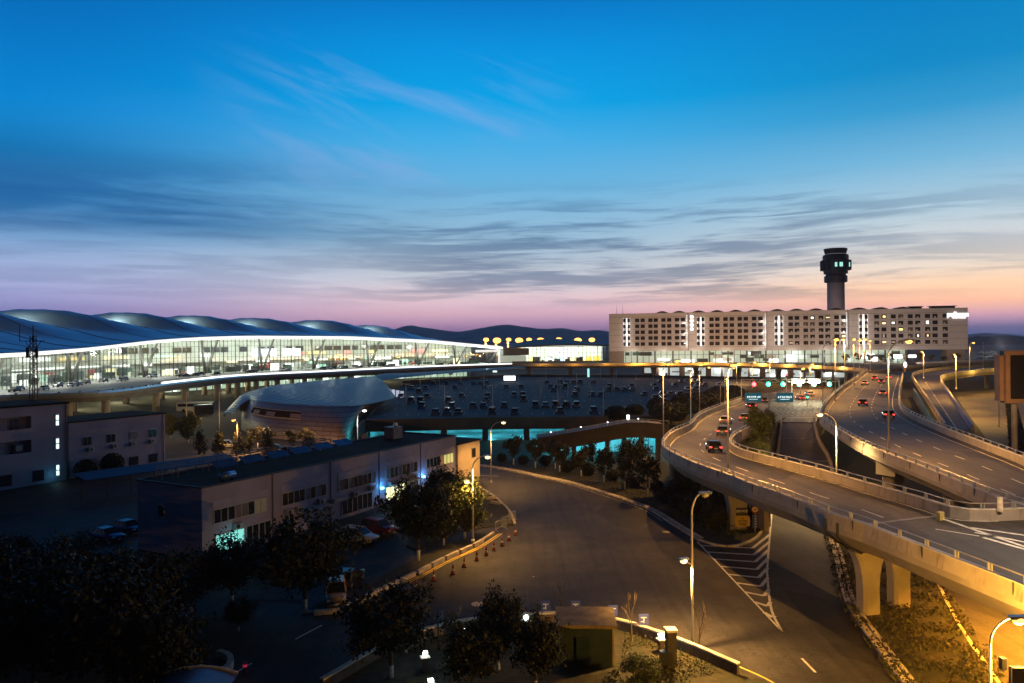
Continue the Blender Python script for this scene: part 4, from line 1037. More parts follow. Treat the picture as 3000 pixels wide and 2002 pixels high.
for u in (z3(1800), z4(128), z4(826)):
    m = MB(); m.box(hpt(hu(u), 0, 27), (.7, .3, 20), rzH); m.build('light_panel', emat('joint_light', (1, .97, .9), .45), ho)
    for z in (20, 26, 32): light('POINT', 'facade_lamp', hpt(hu(u)-1.5, -1.4, z), 200, (1, .97, .9), .3, ho)
# lettering
def text_obj(name, body, size, mt, M4, parent, ext=.08, ax='CENTER', bold=0):
    cu = D.curves.new(name, 'FONT'); cu.body = body; cu.size = size; cu.extrude = ext; cu.align_x = ax; cu.align_y = 'CENTER'; cu.offset = bold
    o = D.objects.new(name+'_src', cu); COL.objects.link(o); dg = bpy.context.evaluated_depsgraph_get(); dg.update()
    me = D.meshes.new_from_object(o.evaluated_get(dg)); D.objects.remove(o); D.curves.remove(cu)
    me.transform(M4); me.materials.clear(); me.materials.append(mt); ob = D.objects.new(name, me); COL.objects.link(ob)
    if parent:
        me.transform(Matrix.Translation(-parent.location)); ob.parent = parent
    return ob
def face_M(loc, rz): return Matrix.Translation(loc) @ Matrix.Rotation(rz, 4, 'Z') @ Matrix.Rotation(pi/2, 4, 'X')
M_SIGN = emat('sign_white', (1, 1, 1), 3.2)
text_obj('sign_lettering', 'pullman', 3.4, M_SIGN, face_M(hpt(hu(2806), -.35, 34.6), rzH), ho, bold=.05)
text_obj('sign_lettering', 'H O T E L S', 1.25, M_SIGN, face_M(hpt(hu(2810), -.35, 32.9), rzH), ho, bold=.03)
for k, z in enumerate((36, 33.6, 31.2, 28.8)):      # upright sign of four illegible characters
    m = MB(); c_ = hu(z3(1842)); m.box(hpt(c_, -.2, z), (1.9, .3, .3), rzH); m.box(hpt(c_, -.2, z-.85), (1.6, .3, .3), rzH); m.box(hpt(c_+(-.3, .3, 0, .1)[k], -.2, z-.4), (.35, .3, 1.7), rzH); m.box(hpt(c_+(.6, -.6, .5, -.5)[k], -.2, z-.5), (.3, .3, .9), rzH); m.build('sign_lettering', M_SIGN, ho)
# glazed podium floors
m = MB(); m.grid([[hpt(4, 9, 7.5), hpt(4, 9, 15.6)], [hpt(LH-28, 9, 7.5), hpt(LH-28, 9, 15.6)]]); m.build('podium_wall', emat('podium_glow', (.78, 1, .8), .32, (.5, .55, .48, 1)), ho)
m = MB()
for k in range(46): m.box(hpt(6+(LH-36)*k/45, 2.5, 11.5), (.3 if k % 3 else .9, .3, 8), rzH)
m.box(hpt(LH/2-12, 2.5, 13.2), (LH-36, .2, .2), rzH); m.build('podium_frame', M_MULL, ho)
for k in range(44):
    s_ = rh_.uniform(8, LH-32); m = MB(); w_ = rh_.uniform(2, 8); z_ = rh_.choice((9.6, 10.4, 13.8, 12)); m.box(hpt(s_, rh_.uniform(3, 8), z_), (w_, .4, rh_.uniform(1, 3)), rzH)
    m.build('podium_panel', rh_.choice([M_CLUT[0], M_CLUT[0], M_CLUT[1], M_CLUT[2], M_CLUT[0], SHOP[0], emat('podium_pale', (.8, 1, .85), .9), MATS['podium_pale'] if 'podium_pale' in MATS else SHOP[0]]), ho)
m = MB(); m.box(hpt(LH-6, 4, 11.6), (9, 8, 8), rzH); m.build('end_pier', mat('end_pier', (.3, .24, .2), .8, var=.1), ho)
m = MB(); m.box(hpt(4, 4, 11.6), (8, 8, 8), rzH); m.build('end_pier', MATS['end_pier'], ho)
# ground floor, seen under the cross viaduct
m = MB(); m.grid([[hpt(20, 6, 0), hpt(20, 6, 7)], [hpt(LH-60, 6, 0), hpt(LH-60, 6, 7)]]); m.build('ground_floor_wall', emat('ground_glow', (.9, 1, .95), .5, (.55, .6, .58, 1)), ho)
for k in range(16):
    m = MB(); m.box(hpt(20+(LH-80)*k/15, 3, 3.5), (3.2 if k % 2 else 1.2, 1.2, 7), rzH); m.build('ground_floor_pillar', mat('brown_pillar', (.3, .16, .1), .7, var=.2, scale=.2), ho)
for k in range(26):
    m = MB(); m.box(hpt(rh_.uniform(22, LH-64), 4.6, rh_.uniform(.8, 4)), (rh_.uniform(1, 6), .3, rh_.uniform(.6, 2.4)), rzH); m.build('ground_floor_panel', rh_.choice([M_CLUT[0], M_CLUT[0], M_CLUT[2], SHOP[0], SHOP[0]]), ho)
for k in range(9): light('POINT', 'podium_lamp', hpt(14+(LH-50)*k/8, -2, 12.5), 900, (1, .95, .75), .6, ho)
for k in range(7): light('POINT', 'podium_lamp', hpt(30+(LH-90)*k/6, 1, 5.8), 700, (.95, 1, .9), .6, ho)
# row of facade floodlights on the approach road
for k in range(9):
    s_ = 8+(LH-16)*k/8; light('SPOT', 'facade_floodlight', hpt(s_, -38, 10.4), 7600, (1, .80, .70), .5, ho, spot=2.0, rot=(math.radians(122), 0, rzH))

# ------------------------------------------------------------------ control tower
cp = PY(2450, 993, 530); kx = 530/FOC
def tz(v): return HC-(v-993)*kx
ct = thing('control_tower', 'tall round air traffic control tower with dark flared cab rising behind the hotel', 'tower', (cp.x, cp.y, 0))
rx = lambda px: px/2*kx
C0 = (cp.x, cp.y, 0)
m = MB(); m.smooth = True; m.lathe(C0, [(rx(48), 0), (rx(48), tz(827))], 32); m.build('shaft', mat('tower_shaft', (.42, .33, .32), .7, var=.1, scale=.08), ct)
M_CAB = mat('cab_cladding', (.02, .02, .024), .45, .3, var=.1)
m = MB(); m.lathe(C0, [(rx(46), tz(829)), (rx(62), tz(828)), (rx(64), tz(825)), (rx(64), tz(810)), (rx(56), tz(808)), (rx(54), tz(804))], 24); m.build('lower_gallery', M_CAB, ct)
m = MB(); m.lathe(C0, [(rx(54), tz(804)), (rx(66), tz(803)), (rx(68), tz(790)), (rx(70), tz(788)), (rx(72), tz(752)), (rx(68), tz(748)), (rx(56), tz(746))], 24); m.build('cab_body', M_CAB, ct)
m = MB()
for k in range(12):
    a0 = 2*pi*k/12; m.cone((cp.x+rx(76)*cos(a0), cp.y+rx(76)*sin(a0), tz(793)), (cp.x+rx(76)*cos(a0), cp.y+rx(76)*sin(a0), tz(764)), 1.25, 1.25, 8)
m.build('balcony_ring', mat('balcony_metal', (.03, .033, .038), .4, .4, var=0), ct)
m = MB(); m.lathe(C0, [(rx(54), tz(747)), (rx(54), tz(744)), (rx(58), tz(743))], 24); m.build('cab_glass', emat('cab_pale', (.75, .75, .85), .25, (.2, .2, .22, 1)), ct)
m = MB(); m.lathe(C0, [(rx(58), tz(745)), (rx(65), tz(733)), (rx(65), tz(730)), (rx(10), tz(729))], 16); m.build('cab_roof', M_CAB, ct)
for a0, w_ in ((-1.95, 1.5), (-1.62, 2.0), (-.95, 1.2)):
    m = MB(); r_ = rx(72)+1.5; m.box((cp.x+r_*cos(a0), cp.y+r_*sin(a0), tz(779)), (w_, .6, 3.0), a0+pi/2); m.build('lit_window', emat('cab_teal', (.4, 1, .85), .9), ct)
m = MB()
for k in range(4): m.cone((cp.x-6+4*k, cp.y, tz(730)), (cp.x-6+4*k, cp.y, tz(727-k % 2*2)), .12, .06, 5)
m.build('antenna', M_DARK, ct)

for dz, pw in ((38, 3600), (55, 3000)): light('POINT', 'tower_fill', (cp.x-12, cp.y-26, dz), pw, (1, .78, .72), 1.0, ct)  # unseen lights added before the tower to lighten its shaft
# ------------------------------------------------------------------ the two-storey office block
A = Vector((-31.5, 75.9, 0)); dO = Vector((.486, .874, 0)).normalized(); nO = Vector((-dO.y, dO.x, 0)); LO, WO, HO = 46.6, 10.3, 7.42
rzO = math.atan2(dO.y, dO.x)
def opt(s_, d, z): return Vector((A.x+dO.x*s_+nO.x*d, A.y+dO.y*s_+nO.y*d, z))
M_WALL = mat('office_render', (.36, .35, .53), .85, var=.12, scale=.25, bump=.1)
M_FRAME = mat('white_window_frame', (.5, .5, .56), .5, var=0)
M_WG = mat('dark_glass', (.02, .02, .03), .1, var=0, spec=.8)
M_ROOFB = mat('bitumen_roof', (.016, .015, .018), .95, var=.4, scale=.5, spec=.1)
M_AC = mat('ac_casing', (.42, .42, .45), .5, var=.1)
ob = thing('office_block', 'long two-storey grey-lilac office block with flat black roof and five bays of ribbon windows', 'office building', A)
m = MB(); m.grid([[opt(0, 0, 0), opt(0, 0, HO)], [opt(LO, 0, 0), opt(LO, 0, HO)], [opt(LO, WO, 0), opt(LO, WO, HO)], [opt(0, WO, 0), opt(0, WO, HO)], [opt(0, 0, 0), opt(0, 0, HO)]]); m.build('wall', M_WALL, ob, fixn=True)
m = MB(); m.add([opt(-.1, -.1, HO-.02), opt(LO+.1, -.1, HO-.02), opt(LO+.1, WO+.1, HO-.02), opt(-.1, WO+.1, HO-.02)], [(0, 1, 2, 3)]); m.build('roof', M_ROOFB, ob)
m = MB()
for a, b, c2, d in ((-.15, -.15, LO+.15, .12), (-.15, WO-.12, LO+.15, WO+.15)):
    m.box(opt((a+c2)/2, (b+d)/2, HO+.06), (c2-a, d-b, .14), rzO)
for s0 in (-.02, LO+.02): m.box(opt(s0, WO/2, HO+.058), (.26, WO-.24, .14), rzO)
m.build('roof_edge', mat('roof_edge_dark', (.06, .055, .07), .7, var=.1), ob)
def fbox(m, s_, d, z, sx, sy, sz): m.box(opt(s_, d, z), (sx, sy, sz), rzO)
def window(s0, s1, z0, z1, panes, parent=ob, frame=M_FRAME, lit=None, glass=None, proud=.09, fw=.09):
    """frame with mullions; glass set 2 cm in front of the wall"""
    m = MB(); w_ = s1-s0
    for z in (z0, z1): fbox(m, (s0+s1)/2, -.05, z, w_+fw, .14, fw)
    for k in range(panes+1): fbox(m, s0+w_*k/panes, -.045, (z0+z1)/2, fw if k % 2 == 0 else fw*.6, .12, z1-z0-fw)
    o = m.build('window', frame, parent)
    for k in range(panes):
        g_ = MB(); fbox(g_, s0+w_*(k+.5)/panes, -.015, (z0+z1)/2, w_/panes-.02, .02, z1-z0); 
        g_.build('pane', (lit or {}).get(k, glass or M_WG), o)
    return o
LITY = emat('room_lime', (.95, .92, .25), .55); LITY2 = emat('room_cream', (1, 1, .5), 1.3); LITT = emat('room_teal', (.25, .95, .85), .75); CURT = mat('curtain', (.2, .19, .24), .8, var=.2)
rq = random.Random(12)
BAYW = LO/5
for b in range(5):
    s0 = b*BAYW
    if b: m = MB(); fbox(m, s0, -.03, HO/2, .16, .1, HO-.1); m.build('downpipe', mat('pipe_dark', (.1, .09, .12), .7, var=0), ob)
    lit = {k: CURT for k in range(8) if rq.random() < .3}
    if b == 4: lit = {4: emat('room_rust', (.5, .12, .05), .25), 5: LITY, 6: LITY, 7: LITY}
    if b == 0: lit[7] = emat('room_faint', (.5, .5, .15), .03); lit[6] = MATS['room_faint']
    window(s0+1.4, s0+8.5, 3.5, 4.95, 8, lit=lit)
    m = MB(); fbox(m, s0+5, -.03, 5.45, 7.4, .05, .75); o = m.build('lintel_panel', mat('lintel_panel', (.4, .385, .57), .8, var=.08), ob)
    for q in ((2.6, 1) if b % 2 else (3.0,)):
        m = MB(); fbox(m, s0+q+1.2, -.35, 2.75, .95, .5, .65); o = m.build('air_conditioner', M_AC, ob)
        g_ = MB(); c0 = opt(s0+q+1.05, -.61, 2.75); g_.cone(c0, c0+nO*.02, .25, .25, 12); g_.build('fan_grille', M_DARK, o)
    if b in (1, 2, 3):
        m = MB(); fbox(m, s0+7.4, -.35, 2.95, .95, .5, .65); o = m.build('air_conditioner', M_AC, ob)
        g_ = MB(); c0 = opt(s0+7.25, -.61, 2.95); g_.cone(c0, c0+nO*.02, .25, .25, 12); g_.build('fan_grille', M_DARK, o)
# ground floor glazing
window(1.6, 5.3, .5, 2.3, 4, lit={0: LITT, 1: LITT, 2: LITT, 3: LITT}); window(5.6, 9.0, .35, 2.35, 4)
window(20.6, 26.4, .4, 2.4, 6); window(29.3, 31.2, .5, 2.4, 2, lit={0: LITY2, 1: LITY2}); window(31.5, 33.6, .1, 2.4, 4, lit={k: LITY2 for k in range(4)})
window(34.5, 36.6, .4, 2.3, 4); window(39, 45, .5, 2.3, 6); window(11, 12.5, .1, 2.4, 2)
m = MB(); fbox(m, 15.5, -.9, 2.62, 3.6, 1.8, .12); m.build('canopy', M_FRAME, ob)
m = MB(); fbox(m, 19.6, -.45, 2.7, 2.4, .9, .45); m.build('canopy', M_AC, ob)
m = MB(); fbox(m, 32.8, -.7, 2.72, 6.4, 1.4, .1); m.build('canopy', mat('door_canopy', (.5, .5, .45), .6), ob)
for s_ in (28.2, 37.6):     # blue neon door lights
    m = MB(); fbox(m, s_, -.3, 2.55, .5, .25, .25); m.build('neon_lamp', emat('neon_blue', (.12, .6, 1), 9), ob); light('POINT', 'neon_glow', opt(s_, -.7, 2.7), 75, (.1, .5, 1), .15, ob)
m = MB(); fbox(m, 31.5, -1.0, 2.4, .5, .3, .1); m.build('door_lamp', emat('door_lamp', (1, .95, .55), 6), ob); light('POINT', 'door_glow', opt(31.5, -1.6, 2.2), 60, (1, .95, .5), .15, ob)
light('POINT', 'window_glow', opt(3.5, -1.0, 1.6), 26, (.2, 1, .9), .3, ob)
# end wall window
m = MB(); p0 = opt(-.04, 6.3, 4.6); m.box(p0, (.1, .9, 1.5), rzO); o = m.build('end_window', M_FRAME, ob)
for k in (-1, 1): m = MB(); m.box(opt(-.1, 6.3+.21*k, 4.5), (.03, .36, 1.1), rzO); m.build('pane', M_WG, o)
# roof gear: solar water tank, pipe racks, vent housing
st = thing('solar_water_tank', 'small blue horizontal water tank lying on the front edge of the black office roof', 'water tank', opt(4.2, 1.3, HO))
m = MB(); m.smooth = True; a, b = opt(3.4, 1.3, HO+.55), opt(5.2, 1.3, HO+.55); m.cone(a, b, .36, .36, 16); m.build('tank', mat('tank_blue', (.12, .28, .6), .25, .5, var=0), st)
m = MB(); [m.box(opt(s_, 1.3, HO+.1), (.1, .6, .25), rzO) for s_ in (3.7, 4.9)]; m.build('cradle', M_DARK, st)
pkr = thing('pipe_rack', 'thin pipe frame standing along the rear half of the office roof', 'pipe rack', opt(2, 8, HO))
m = MB()
for zz, dd in ((1.5, 8.6), (1.4, 7.6), (.5, 8.6)): m.tube([opt(1, dd, HO+zz), opt(27, dd, HO+zz)], .05, 5)
for k in range(14):
    for dd in (7.6, 8.6): m.bar(opt(1+2*k, dd, HO), opt(1+2*k, dd, HO+1.5), .07)
m.build('frame', mat('rack_steel', (.2, .2, .23), .5, .4, var=.1), pkr)
for k in range(6):
    m = MB(); m.add([opt(7+k*4, 6.2, HO+.5), opt(10.2+k*4, 6.2, HO+.5), opt(10.2+k*4, 7.5, HO+1.15), opt(7+k*4, 7.5, HO+1.15)], [(0, 1, 2, 3)]); m.build('collector', mat('collector', (.06, .1, .2), .2, .3, var=.3), pkr)
vt = thing('roof_vent', 'boxy grey vent housing on the far end of the office roof', 'vent', opt(40, 7, HO))
m = MB(); m.box(opt(40, 7, HO+.9), (2.2, 1.8, 1.8), rzO); m.build('housing', mat('vent_grey', (.16, .16, .2), .5, .2, var=.2), vt); m = MB(); m.cone(opt(40.6, 7, HO+1.8), opt(40.6, 7, HO+2.3), .35, .3, 10); m.build('cowl', M_STEEL, vt)
# cream end building
ce = thing('cream_annexe', 'small cream-walled lean-to at the far end of the office block, lit by a street lamp', 'building', opt(LO+2, 0, 0))
m = MB(); c0 = opt(LO+3.6, 3.2, 0); m.box(c0+Vector((0, 0, 3.0)), (6.6, 6.6, 6.0), rzO); m.build('wall', mat('cream_render', (.62, .5, .38), .85, var=.1, scale=.5), ce)
m = MB(); m.box(c0+Vector((0, 0, 6.1)), (7.1, 7.1, .18), rzO); m.build('roof', M_ROOFB, ce)
m = MB(); q = opt(LO+4.9, -.14, 4.2); m.box(q, (1.2, .08, 1.7), rzO); o = m.build('window', M_FRAME, ce)
for k in (-1, 1): m = MB(); m.box(opt(LO+4.9+.28*k, -.2, 4.2), (.48, .06, 1.45), rzO); m.build('pane', M_WG, o)

# ------------------------------------------------------------------ three-storey block and its lower wing on the left
B = Vector((-73, 123, 0))
def bpt(s_, d, z): return Vector((B.x-dO.x*s_+nO.x*d, B.y-dO.y*s_+nO.y*d, z))
M_WALL2 = mat('block_render', (.32, .31, .45), .85, var=.12, scale=.2, bump=.1)
tb3 = thing('staff_block', 'three-storey grey-lilac block with recessed balcony galleries and lit stair windows', 'building', B)
LB, HB, WB = 34, 12.5, 12
m = MB(); m.grid([[bpt(s_, d, 0), bpt(s_, d, HB)] for s_, d in ((0, 0), (0, WB), (LB, WB), (LB, 0))])
# front wall in strips that leave the galleries open
gal = ((9.05, 10.95), (5.3, 7.25)); s_a, s_b = 5.6, LB-1
zs = [0, 5.3, 7.25, 9.05, 10.95, HB]
for z0, z1 in ((0, 5.3), (7.25, 9.05), (10.95, HB)): m.add([bpt(0, 0, z0), bpt(LB, 0, z0), bpt(LB, 0, z1), bpt(0, 0, z1)], [(3, 2, 1, 0)])
for z0, z1 in gal:
    m.add([bpt(0, 0, z0), bpt(s_a, 0, z0), bpt(s_a, 0, z1), bpt(0, 0, z1)], [(3, 2, 1, 0)])
    m.add([bpt(s_a, 1.6, z0-.3), bpt(s_b, 1.6, z0-.3), bpt(s_b, 1.6, z1), bpt(s_a, 1.6, z1)], [(3, 2, 1, 0)])
    m.add([bpt(s_a, 0, z1), bpt(s_b, 0, z1), bpt(s_b, 1.6, z1), bpt(s_a, 1.6, z1)], [(0, 1, 2, 3)])
    m.add([bpt(s_a, 0, z0), bpt(s_a, 0, z1), bpt(s_a, 1.6, z1), bpt(s_a, 1.6, z0-.3)], [(0, 1, 2, 3)])
m.build('wall', M_WALL2, tb3, fixn=False)
m = MB(); m.box(bpt(LB/2, WB/2, HB+.12), (LB+.5, WB+.5, .3), rzO); m.build('roof', M_ROOFB, tb3)
for z0, z1 in gal:
    for k in range(7):
        s_ = 7.4+k*3.6; m = MB(); m.box(bpt(s_, 1.55, z0+.7), (1.6, .08, 1.9), rzO); o = m.build('window', M_FRAME, tb3)
        for q in (-1, 1): m = MB(); m.box(bpt(s_+.38*q, 1.49, z0+.7), (.66, .06, 1.7), rzO); m.build('pane', M_WG, o)
m = MB(); m.box(bpt(7, 1.0, 6.0), (1.0, .5, .9), rzO); m.build('air_conditioner', M_AC, tb3)
for z in (10.0, 6.2, 1.9):
    m = MB(); m.box(bpt(1.6, -.03, z), (.62, .08, 2.0), rzO); o = m.build('stair_window', M_FRAME, tb3)
    for q in (-1, 1): m = MB(); m.box(bpt(1.6, -.09, z+.45*q-.1), (.42, .05, .72), rzO); m.build('pane', emat('stair_light', (.75, 1, .95), 1.5), o)
light('POINT', 'stair_glow', bpt(2.6, -1.2, 1.2), 14, (.2, .8, 1), .3, tb3)
for s_ in (4.6, 9.4): m = MB(); m.box(bpt(s_, -.03, 1.4), (1.7, .08, 1.7), rzO); m.build('window', M_WG, tb3)
m = MB(); m.box(bpt(14.5, -.03, 1.7), (4, .1, 3.4), rzO); m.build('entrance', mat('entrance_dark', (.05, .05, .07), .6), tb3)
m = MB(); m.tube([bpt(.2, -.12, 0), bpt(.2, -.12, HB)], .09, 6); m.build('downpipe', MATS['pipe_dark'], tb3)
wg = thing('low_wing', 'plain two-storey lilac wing with four upper windows joined to the three-storey block', 'building', B+dO*1)
def wpt(s_, d, z): return Vector((B.x+dO.x*s_+nO.x*d, B.y+dO.y*s_+nO.y*d, z))
m = MB(); m.box(wpt(9.2, 5.1, 4.6), (17.8, 10, 9.2), rzO); m.build('wall', M_WALL2, wg)
m = MB(); m.box(wpt(9.2, 5.1, 9.3), (18.2, 10.4, .22), rzO); m.build('roof', M_ROOFB, wg)
for k, s_ in enumerate((3.4, 7.6, 11.8, 15.6)):
    m = MB(); m.box(wpt(s_, .07, 5.9), (1.7, .08, 1.6), rzO); o = m.build('window', M_FRAME, wg)
    for q in (-1, 1): m = MB(); m.box(wpt(s_+.4*q, .01, 5.9), (.68, .06, 1.4), rzO); m.build('pane', M_WG if k != 2 else CURT, o)
    m = MB(); m.box(wpt(s_+(.5 if k < 2 else -.2), -.2, 4.5), (.95, .5, .65), rzO); o = m.build('air_conditioner', M_AC, wg); m = MB(); c0 = wpt(s_+(.4 if k < 2 else -.3), -.46, 4.5); m.cone(c0, c0+nO*.02, .25, .25, 12); m.build('fan_grille', M_DARK, o)
    if k > 1: m = MB(); m.box(wpt(s_, .05, 1.4), (1.7, .08, 1.5), rzO); m.build('window', M_WG, wg)
m = MB(); m.tube([wpt(17.6, -.05, 0), wpt(17.6, -.05, 9.2)], .08, 6); m.build('downpipe', mat('blue_pipe', (.05, .06, .3), .5), wg)

# lattice mast on the roof behind
mb = bpt(9.5, 7, HB); mb = PY(98, 1172, 112); mb.z = HB+.2
mb = bpt(14, 4.5, HB+.25)
k_ = 98; q = None
for s_ in [x*.25 for x in range(0, 130)]:
    pt_ = bpt(s_, 5, HB+.25); u_, v_ = proj(pt_)
    if q is None or abs(u_-98) < q[0]: q = (abs(u_-98), pt_)
mb = q[1]
ms = thing('lattice_mast', 'tall dark lattice radio mast with cross-arm rising from the flat roof of the three-storey block', 'antenna mast', mb)
HM = (proj(mb)[1]-955)*mb.y/FOC
m = MB()
for sx, sy in ((-1, -1), (1, -1), (1, 1), (-1, 1)): m.bar(mb+Vector((sx*.42, sy*.42, 0)), mb+Vector((sx*.3, sy*.3, HM*.87)), .1)
for k in range(13):
    z0, z1 = HM*.87*k/13, HM*.87*(k+1)/13
    for s1 in (-1, 1): m.bar(mb+Vector((-.4*s1, -.4, z0)), mb+Vector((.4*s1, -.4, z1)), .06); m.bar(mb+Vector((.4, -.4*s1, z0)), mb+Vector((.4, .4*s1, z1)), .06)
m.build('lattice', M_DARK, ms)
m = MB(); m.bar(mb+Vector((-2.2, 0, HM*.8)), mb+Vector((2.0, 0, HM*.8)), .1); m.bar(mb+Vector((-2.2, 0, HM*.8)), mb+Vector((-2.2, 0, HM*1.02)), .09); m.bar(mb+Vector((-1.3, 0, HM*.8)), mb+Vector((-.3, 0, HM*.68)), .08); m.bar(mb+Vector((1.3, 0, HM*.8)), mb+Vector((.3, 0, HM*.68)), .08); m.bar(mb+Vector((0, 0, HM*.8)), mb+Vector((0, 0, HM)), .12); m.build('cross_arm', M_DARK, ms)
for sx in (-.75, .75): m = MB(); m.cone(mb+Vector((sx, -.3, HM*.58)), mb+Vector((sx, -.3, HM*.72)), .25, .25, 8); m.build('dish', M_DARK, ms)

# carport with blue sheet roof between the blocks
c0, c1 = P(250, 1408, 3.0), P(700, 1345, 3.0)
cpn = thing('carport', 'long low carport with dull blue sheet roof between the lilac blocks', 'carport', (c0.x, c0.y, 0))
dC = (c1-c0).normalized(); nC = Vector((-dC.y, dC.x, 0))
m = MB(); m.add([c0, c1, c1+nC*4.5+Vector((0, 0, .5)), c0+nC*4.5+Vector((0, 0, .5))], [(0, 1, 2, 3)]); m.add([c0-Vector((0, 0, .12)), c1-Vector((0, 0, .12)), c1, c0], [(0, 1, 2, 3)]); m.build('roof', mat('blue_sheet', (.012, .025, .11), .6, .1, var=.2, scale=.3), cpn)
for k in range(8):
    m = MB(); q = c0.lerp(c1, k/7); m.bar((q.x+nC.x, q.y+nC.y, 0), (q.x+nC.x, q.y+nC.y, 3.05), .12); m.build('post', M_DARK, cpn)

# ------------------------------------------------------------------ kiosk, gate pillar and boundary wall at the bottom
kp = P(1722, 1962, 0); kk = thing('garden_kiosk', 'small dark green hut with a flat tan roof behind the boundary wall', 'kiosk', kp)
m = MB(); m.box(kp+Vector((0, 1.5, 1.4)), (3.5, 2.8, 2.8), -.06); m.build('wall', mat('hut_green', (.02, .035, .036), .6, var=.25, scale=1), kk)
m = MB(); m.box(kp+Vector((1.82, 1.5, 1.42)), (.12, 2.86, 2.82), -.06); m.build('corner_trim', mat('hut_trim', (.35, .27, .2), .8, var=.2), kk)
m = MB(); m.box(kp+Vector((0, 1.5, 2.95)), (4.1, 3.6, .22), -.06); m.build('roof', mat('hut_roof', (.22, .17, .09), .85, var=.3, scale=1.5), kk)
m = MB(); m.box(kp+Vector((-.3, .02, 1.1)), (.9, .06, 2.1), -.06); m.build('door', mat('hut_door', (.012, .03, .03), .5), kk)
gpt = P(1966, 1958, 0); gt = thing('gate_pillar', 'square dark pillar with pale cap at the right end of the boundary wall', 'pillar', gpt)
m = MB(); m.box(gpt+Vector((0, 0, 1.25)), (.62, .62, 2.5), .1); m.build('shaft', mat('dark_brick', (.05, .045, .05), .8, var=.3, scale=3), gt); m = MB(); m.box(gpt+Vector((0, 0, 2.58)), (.74, .74, .16), .1); m.build('cap', M_KERB, gt)
m = MB(); m.box(gpt+Vector((-.35, -.1, .75)), (.8, .5, .9), .1); m.build('meter_box', M_DARK, gt)
bw = thing('boundary_wall', 'low boundary wall with pale coping following the near kerb', 'wall', LK[20])
WL = offset(LK, .75)[14:100]
m = MB(); m.sweep(WL, [(-.12, 0), (.12, 0), (.12, .8), (-.12, .8)]); m.build('wall', mat('wall_brick', (.12, .09, .075), .85, var=.3, scale=2), bw); m = MB(); m.sweep(WL, [(-.18, .81), (.18, .81), (.18, .92), (-.18, .92)]); m.build('coping', M_KERB, bw)
# lanterns on the wall
lan = thing('wall_lantern', '', 'lantern')
m = MB(); m.box((0, 0, .5), (.34, .34, 1.0)); m.build('post', mat('lantern_post', (.14, .11, .1), .8, var=.2), lan); m = MB(); m.box((0, 0, 1.03), (.62, .62, .06)); m.build('tray', M_KERB, lan)
m = MB(); m.lathe((0, 0, 1.06), [(.12, 0), (.17, .05), (.24, .32), (.2, .34)], 4, pi/4); m.build('lamp_shade', emat('lantern_glow', (.85, 1, .9), 7), lan)
lights_ = light('POINT', 'lantern_light', (0, 0, 1.75), 16, (.75, 1, .85), .15, lan)
LAN = [(1245, 1918, 'white square lantern glowing on its pale tray left of the dark bushes at the bottom'), (1262, 2000, 'lantern almost cut off by the bottom edge below the square glowing lantern'), (1361, 1852, 'lantern half hidden in leaves beside the bushy tree and round manhole'), (1541, 1812, 'lantern on the wall just right of the tallest bush'), (1746, 1816, 'lantern peeping above the roof of the tan-roofed hut'), (1937, 1866, 'bright lantern on the wall beside the dark gate pillar')]
for u, v, lb in LAN: place(lan, P(u, v, 1.2)-Vector((0, 0, 1.2)), .3, 1, lb, 'lanterns on the boundary wall')
# blue parking boards
bd = thing('blue_board', '', 'sign')
m = MB(); m.bar((0, 0, 0), (0, 0, 1.1), .06); m.build('post', M_STEEL, bd); m = MB(); m.box((0, -.04, 1.35), (.72, .05, .8)); o = m.build('panel', mat('board_blue', (.05, .07, .3), .5, var=.1), bd)
m = MB(); m.box((0, -.075, 1.5), (.44, .02, .07)); m.box((0, -.075, 1.3), (.07, .02, .4)); m.box((-.12, -.075, 1.2), (.2, .02, .06)); m.build('white_mark', M_WHITE, o)
for u, v, lb in ((1599, 1826, 'small blue board on the kerb, leftmost of the four beyond the hut'), (1687, 1826, 'small blue board standing behind the left part of the hut roof'), (1796, 1840, 'small blue board standing just right of the hut roof'), (1886, 1868, 'small blue board before the wall, nearest the gate pillar')):
    place(bd, P(u, v, 0), .05, 1, lb, 'blue boards along the near kerb')
p = P(1284, 1908, 0); fs = thing('road_sign', 'tall thin signpost with a small bluish flag panel beside the glowing square lantern', 'sign', p)
m = MB(); m.cone(p, p+Vector((0, 0, 2.95)), .06, .05, 8); m.build('post', M_DARK, fs); m = MB(); m.box(p+Vector((.22, 0, 2.55)), (.42, .05, .7), .4); m.build('panel', mat('flag_blue', (.12, .13, .22), .5), fs)
# gatehouse roof at the bottom left
gp0 = P(560, 2010, 2.7); gh = thing('gatehouse', 'small gatehouse with dull blue curved roof cut by the bottom edge at the left', 'gatehouse', (gp0.x, gp0.y, 0))
m = MB(); m.smooth = True; rows = []
for k in range(9):
    x = -2.4+4.8*k/8; z = 2.75+.5*(1-(x/2.4)**2); rows.append([gp0+Vector((x, -2.6, z-2.7)), gp0+Vector((x*.9, 1.2, z-2.7)), ])
m.grid(rows); m.build('roof', mat('gate_blue', (.09, .12, .2), .4, .3, var=.1), gh)
m = MB(); m.box(gp0+Vector((0, -.7, -1.35)), (3.6, 3, 2.7)); m.build('wall', mat('gate_wall', (.25, .2, .2), .8, var=.1), gh)
m = MB(); m.sweep([gp0+Vector((x, 1.25, .02+.5*(1-(x/2.4)**2))) for x in (-2.2, -1.1, 0, 1.1, 2.2)], [(-.06, 0), (.06, 0), (.06, .12), (-.06, .12)]); m.build('roof_trim', M_KERB, gh)
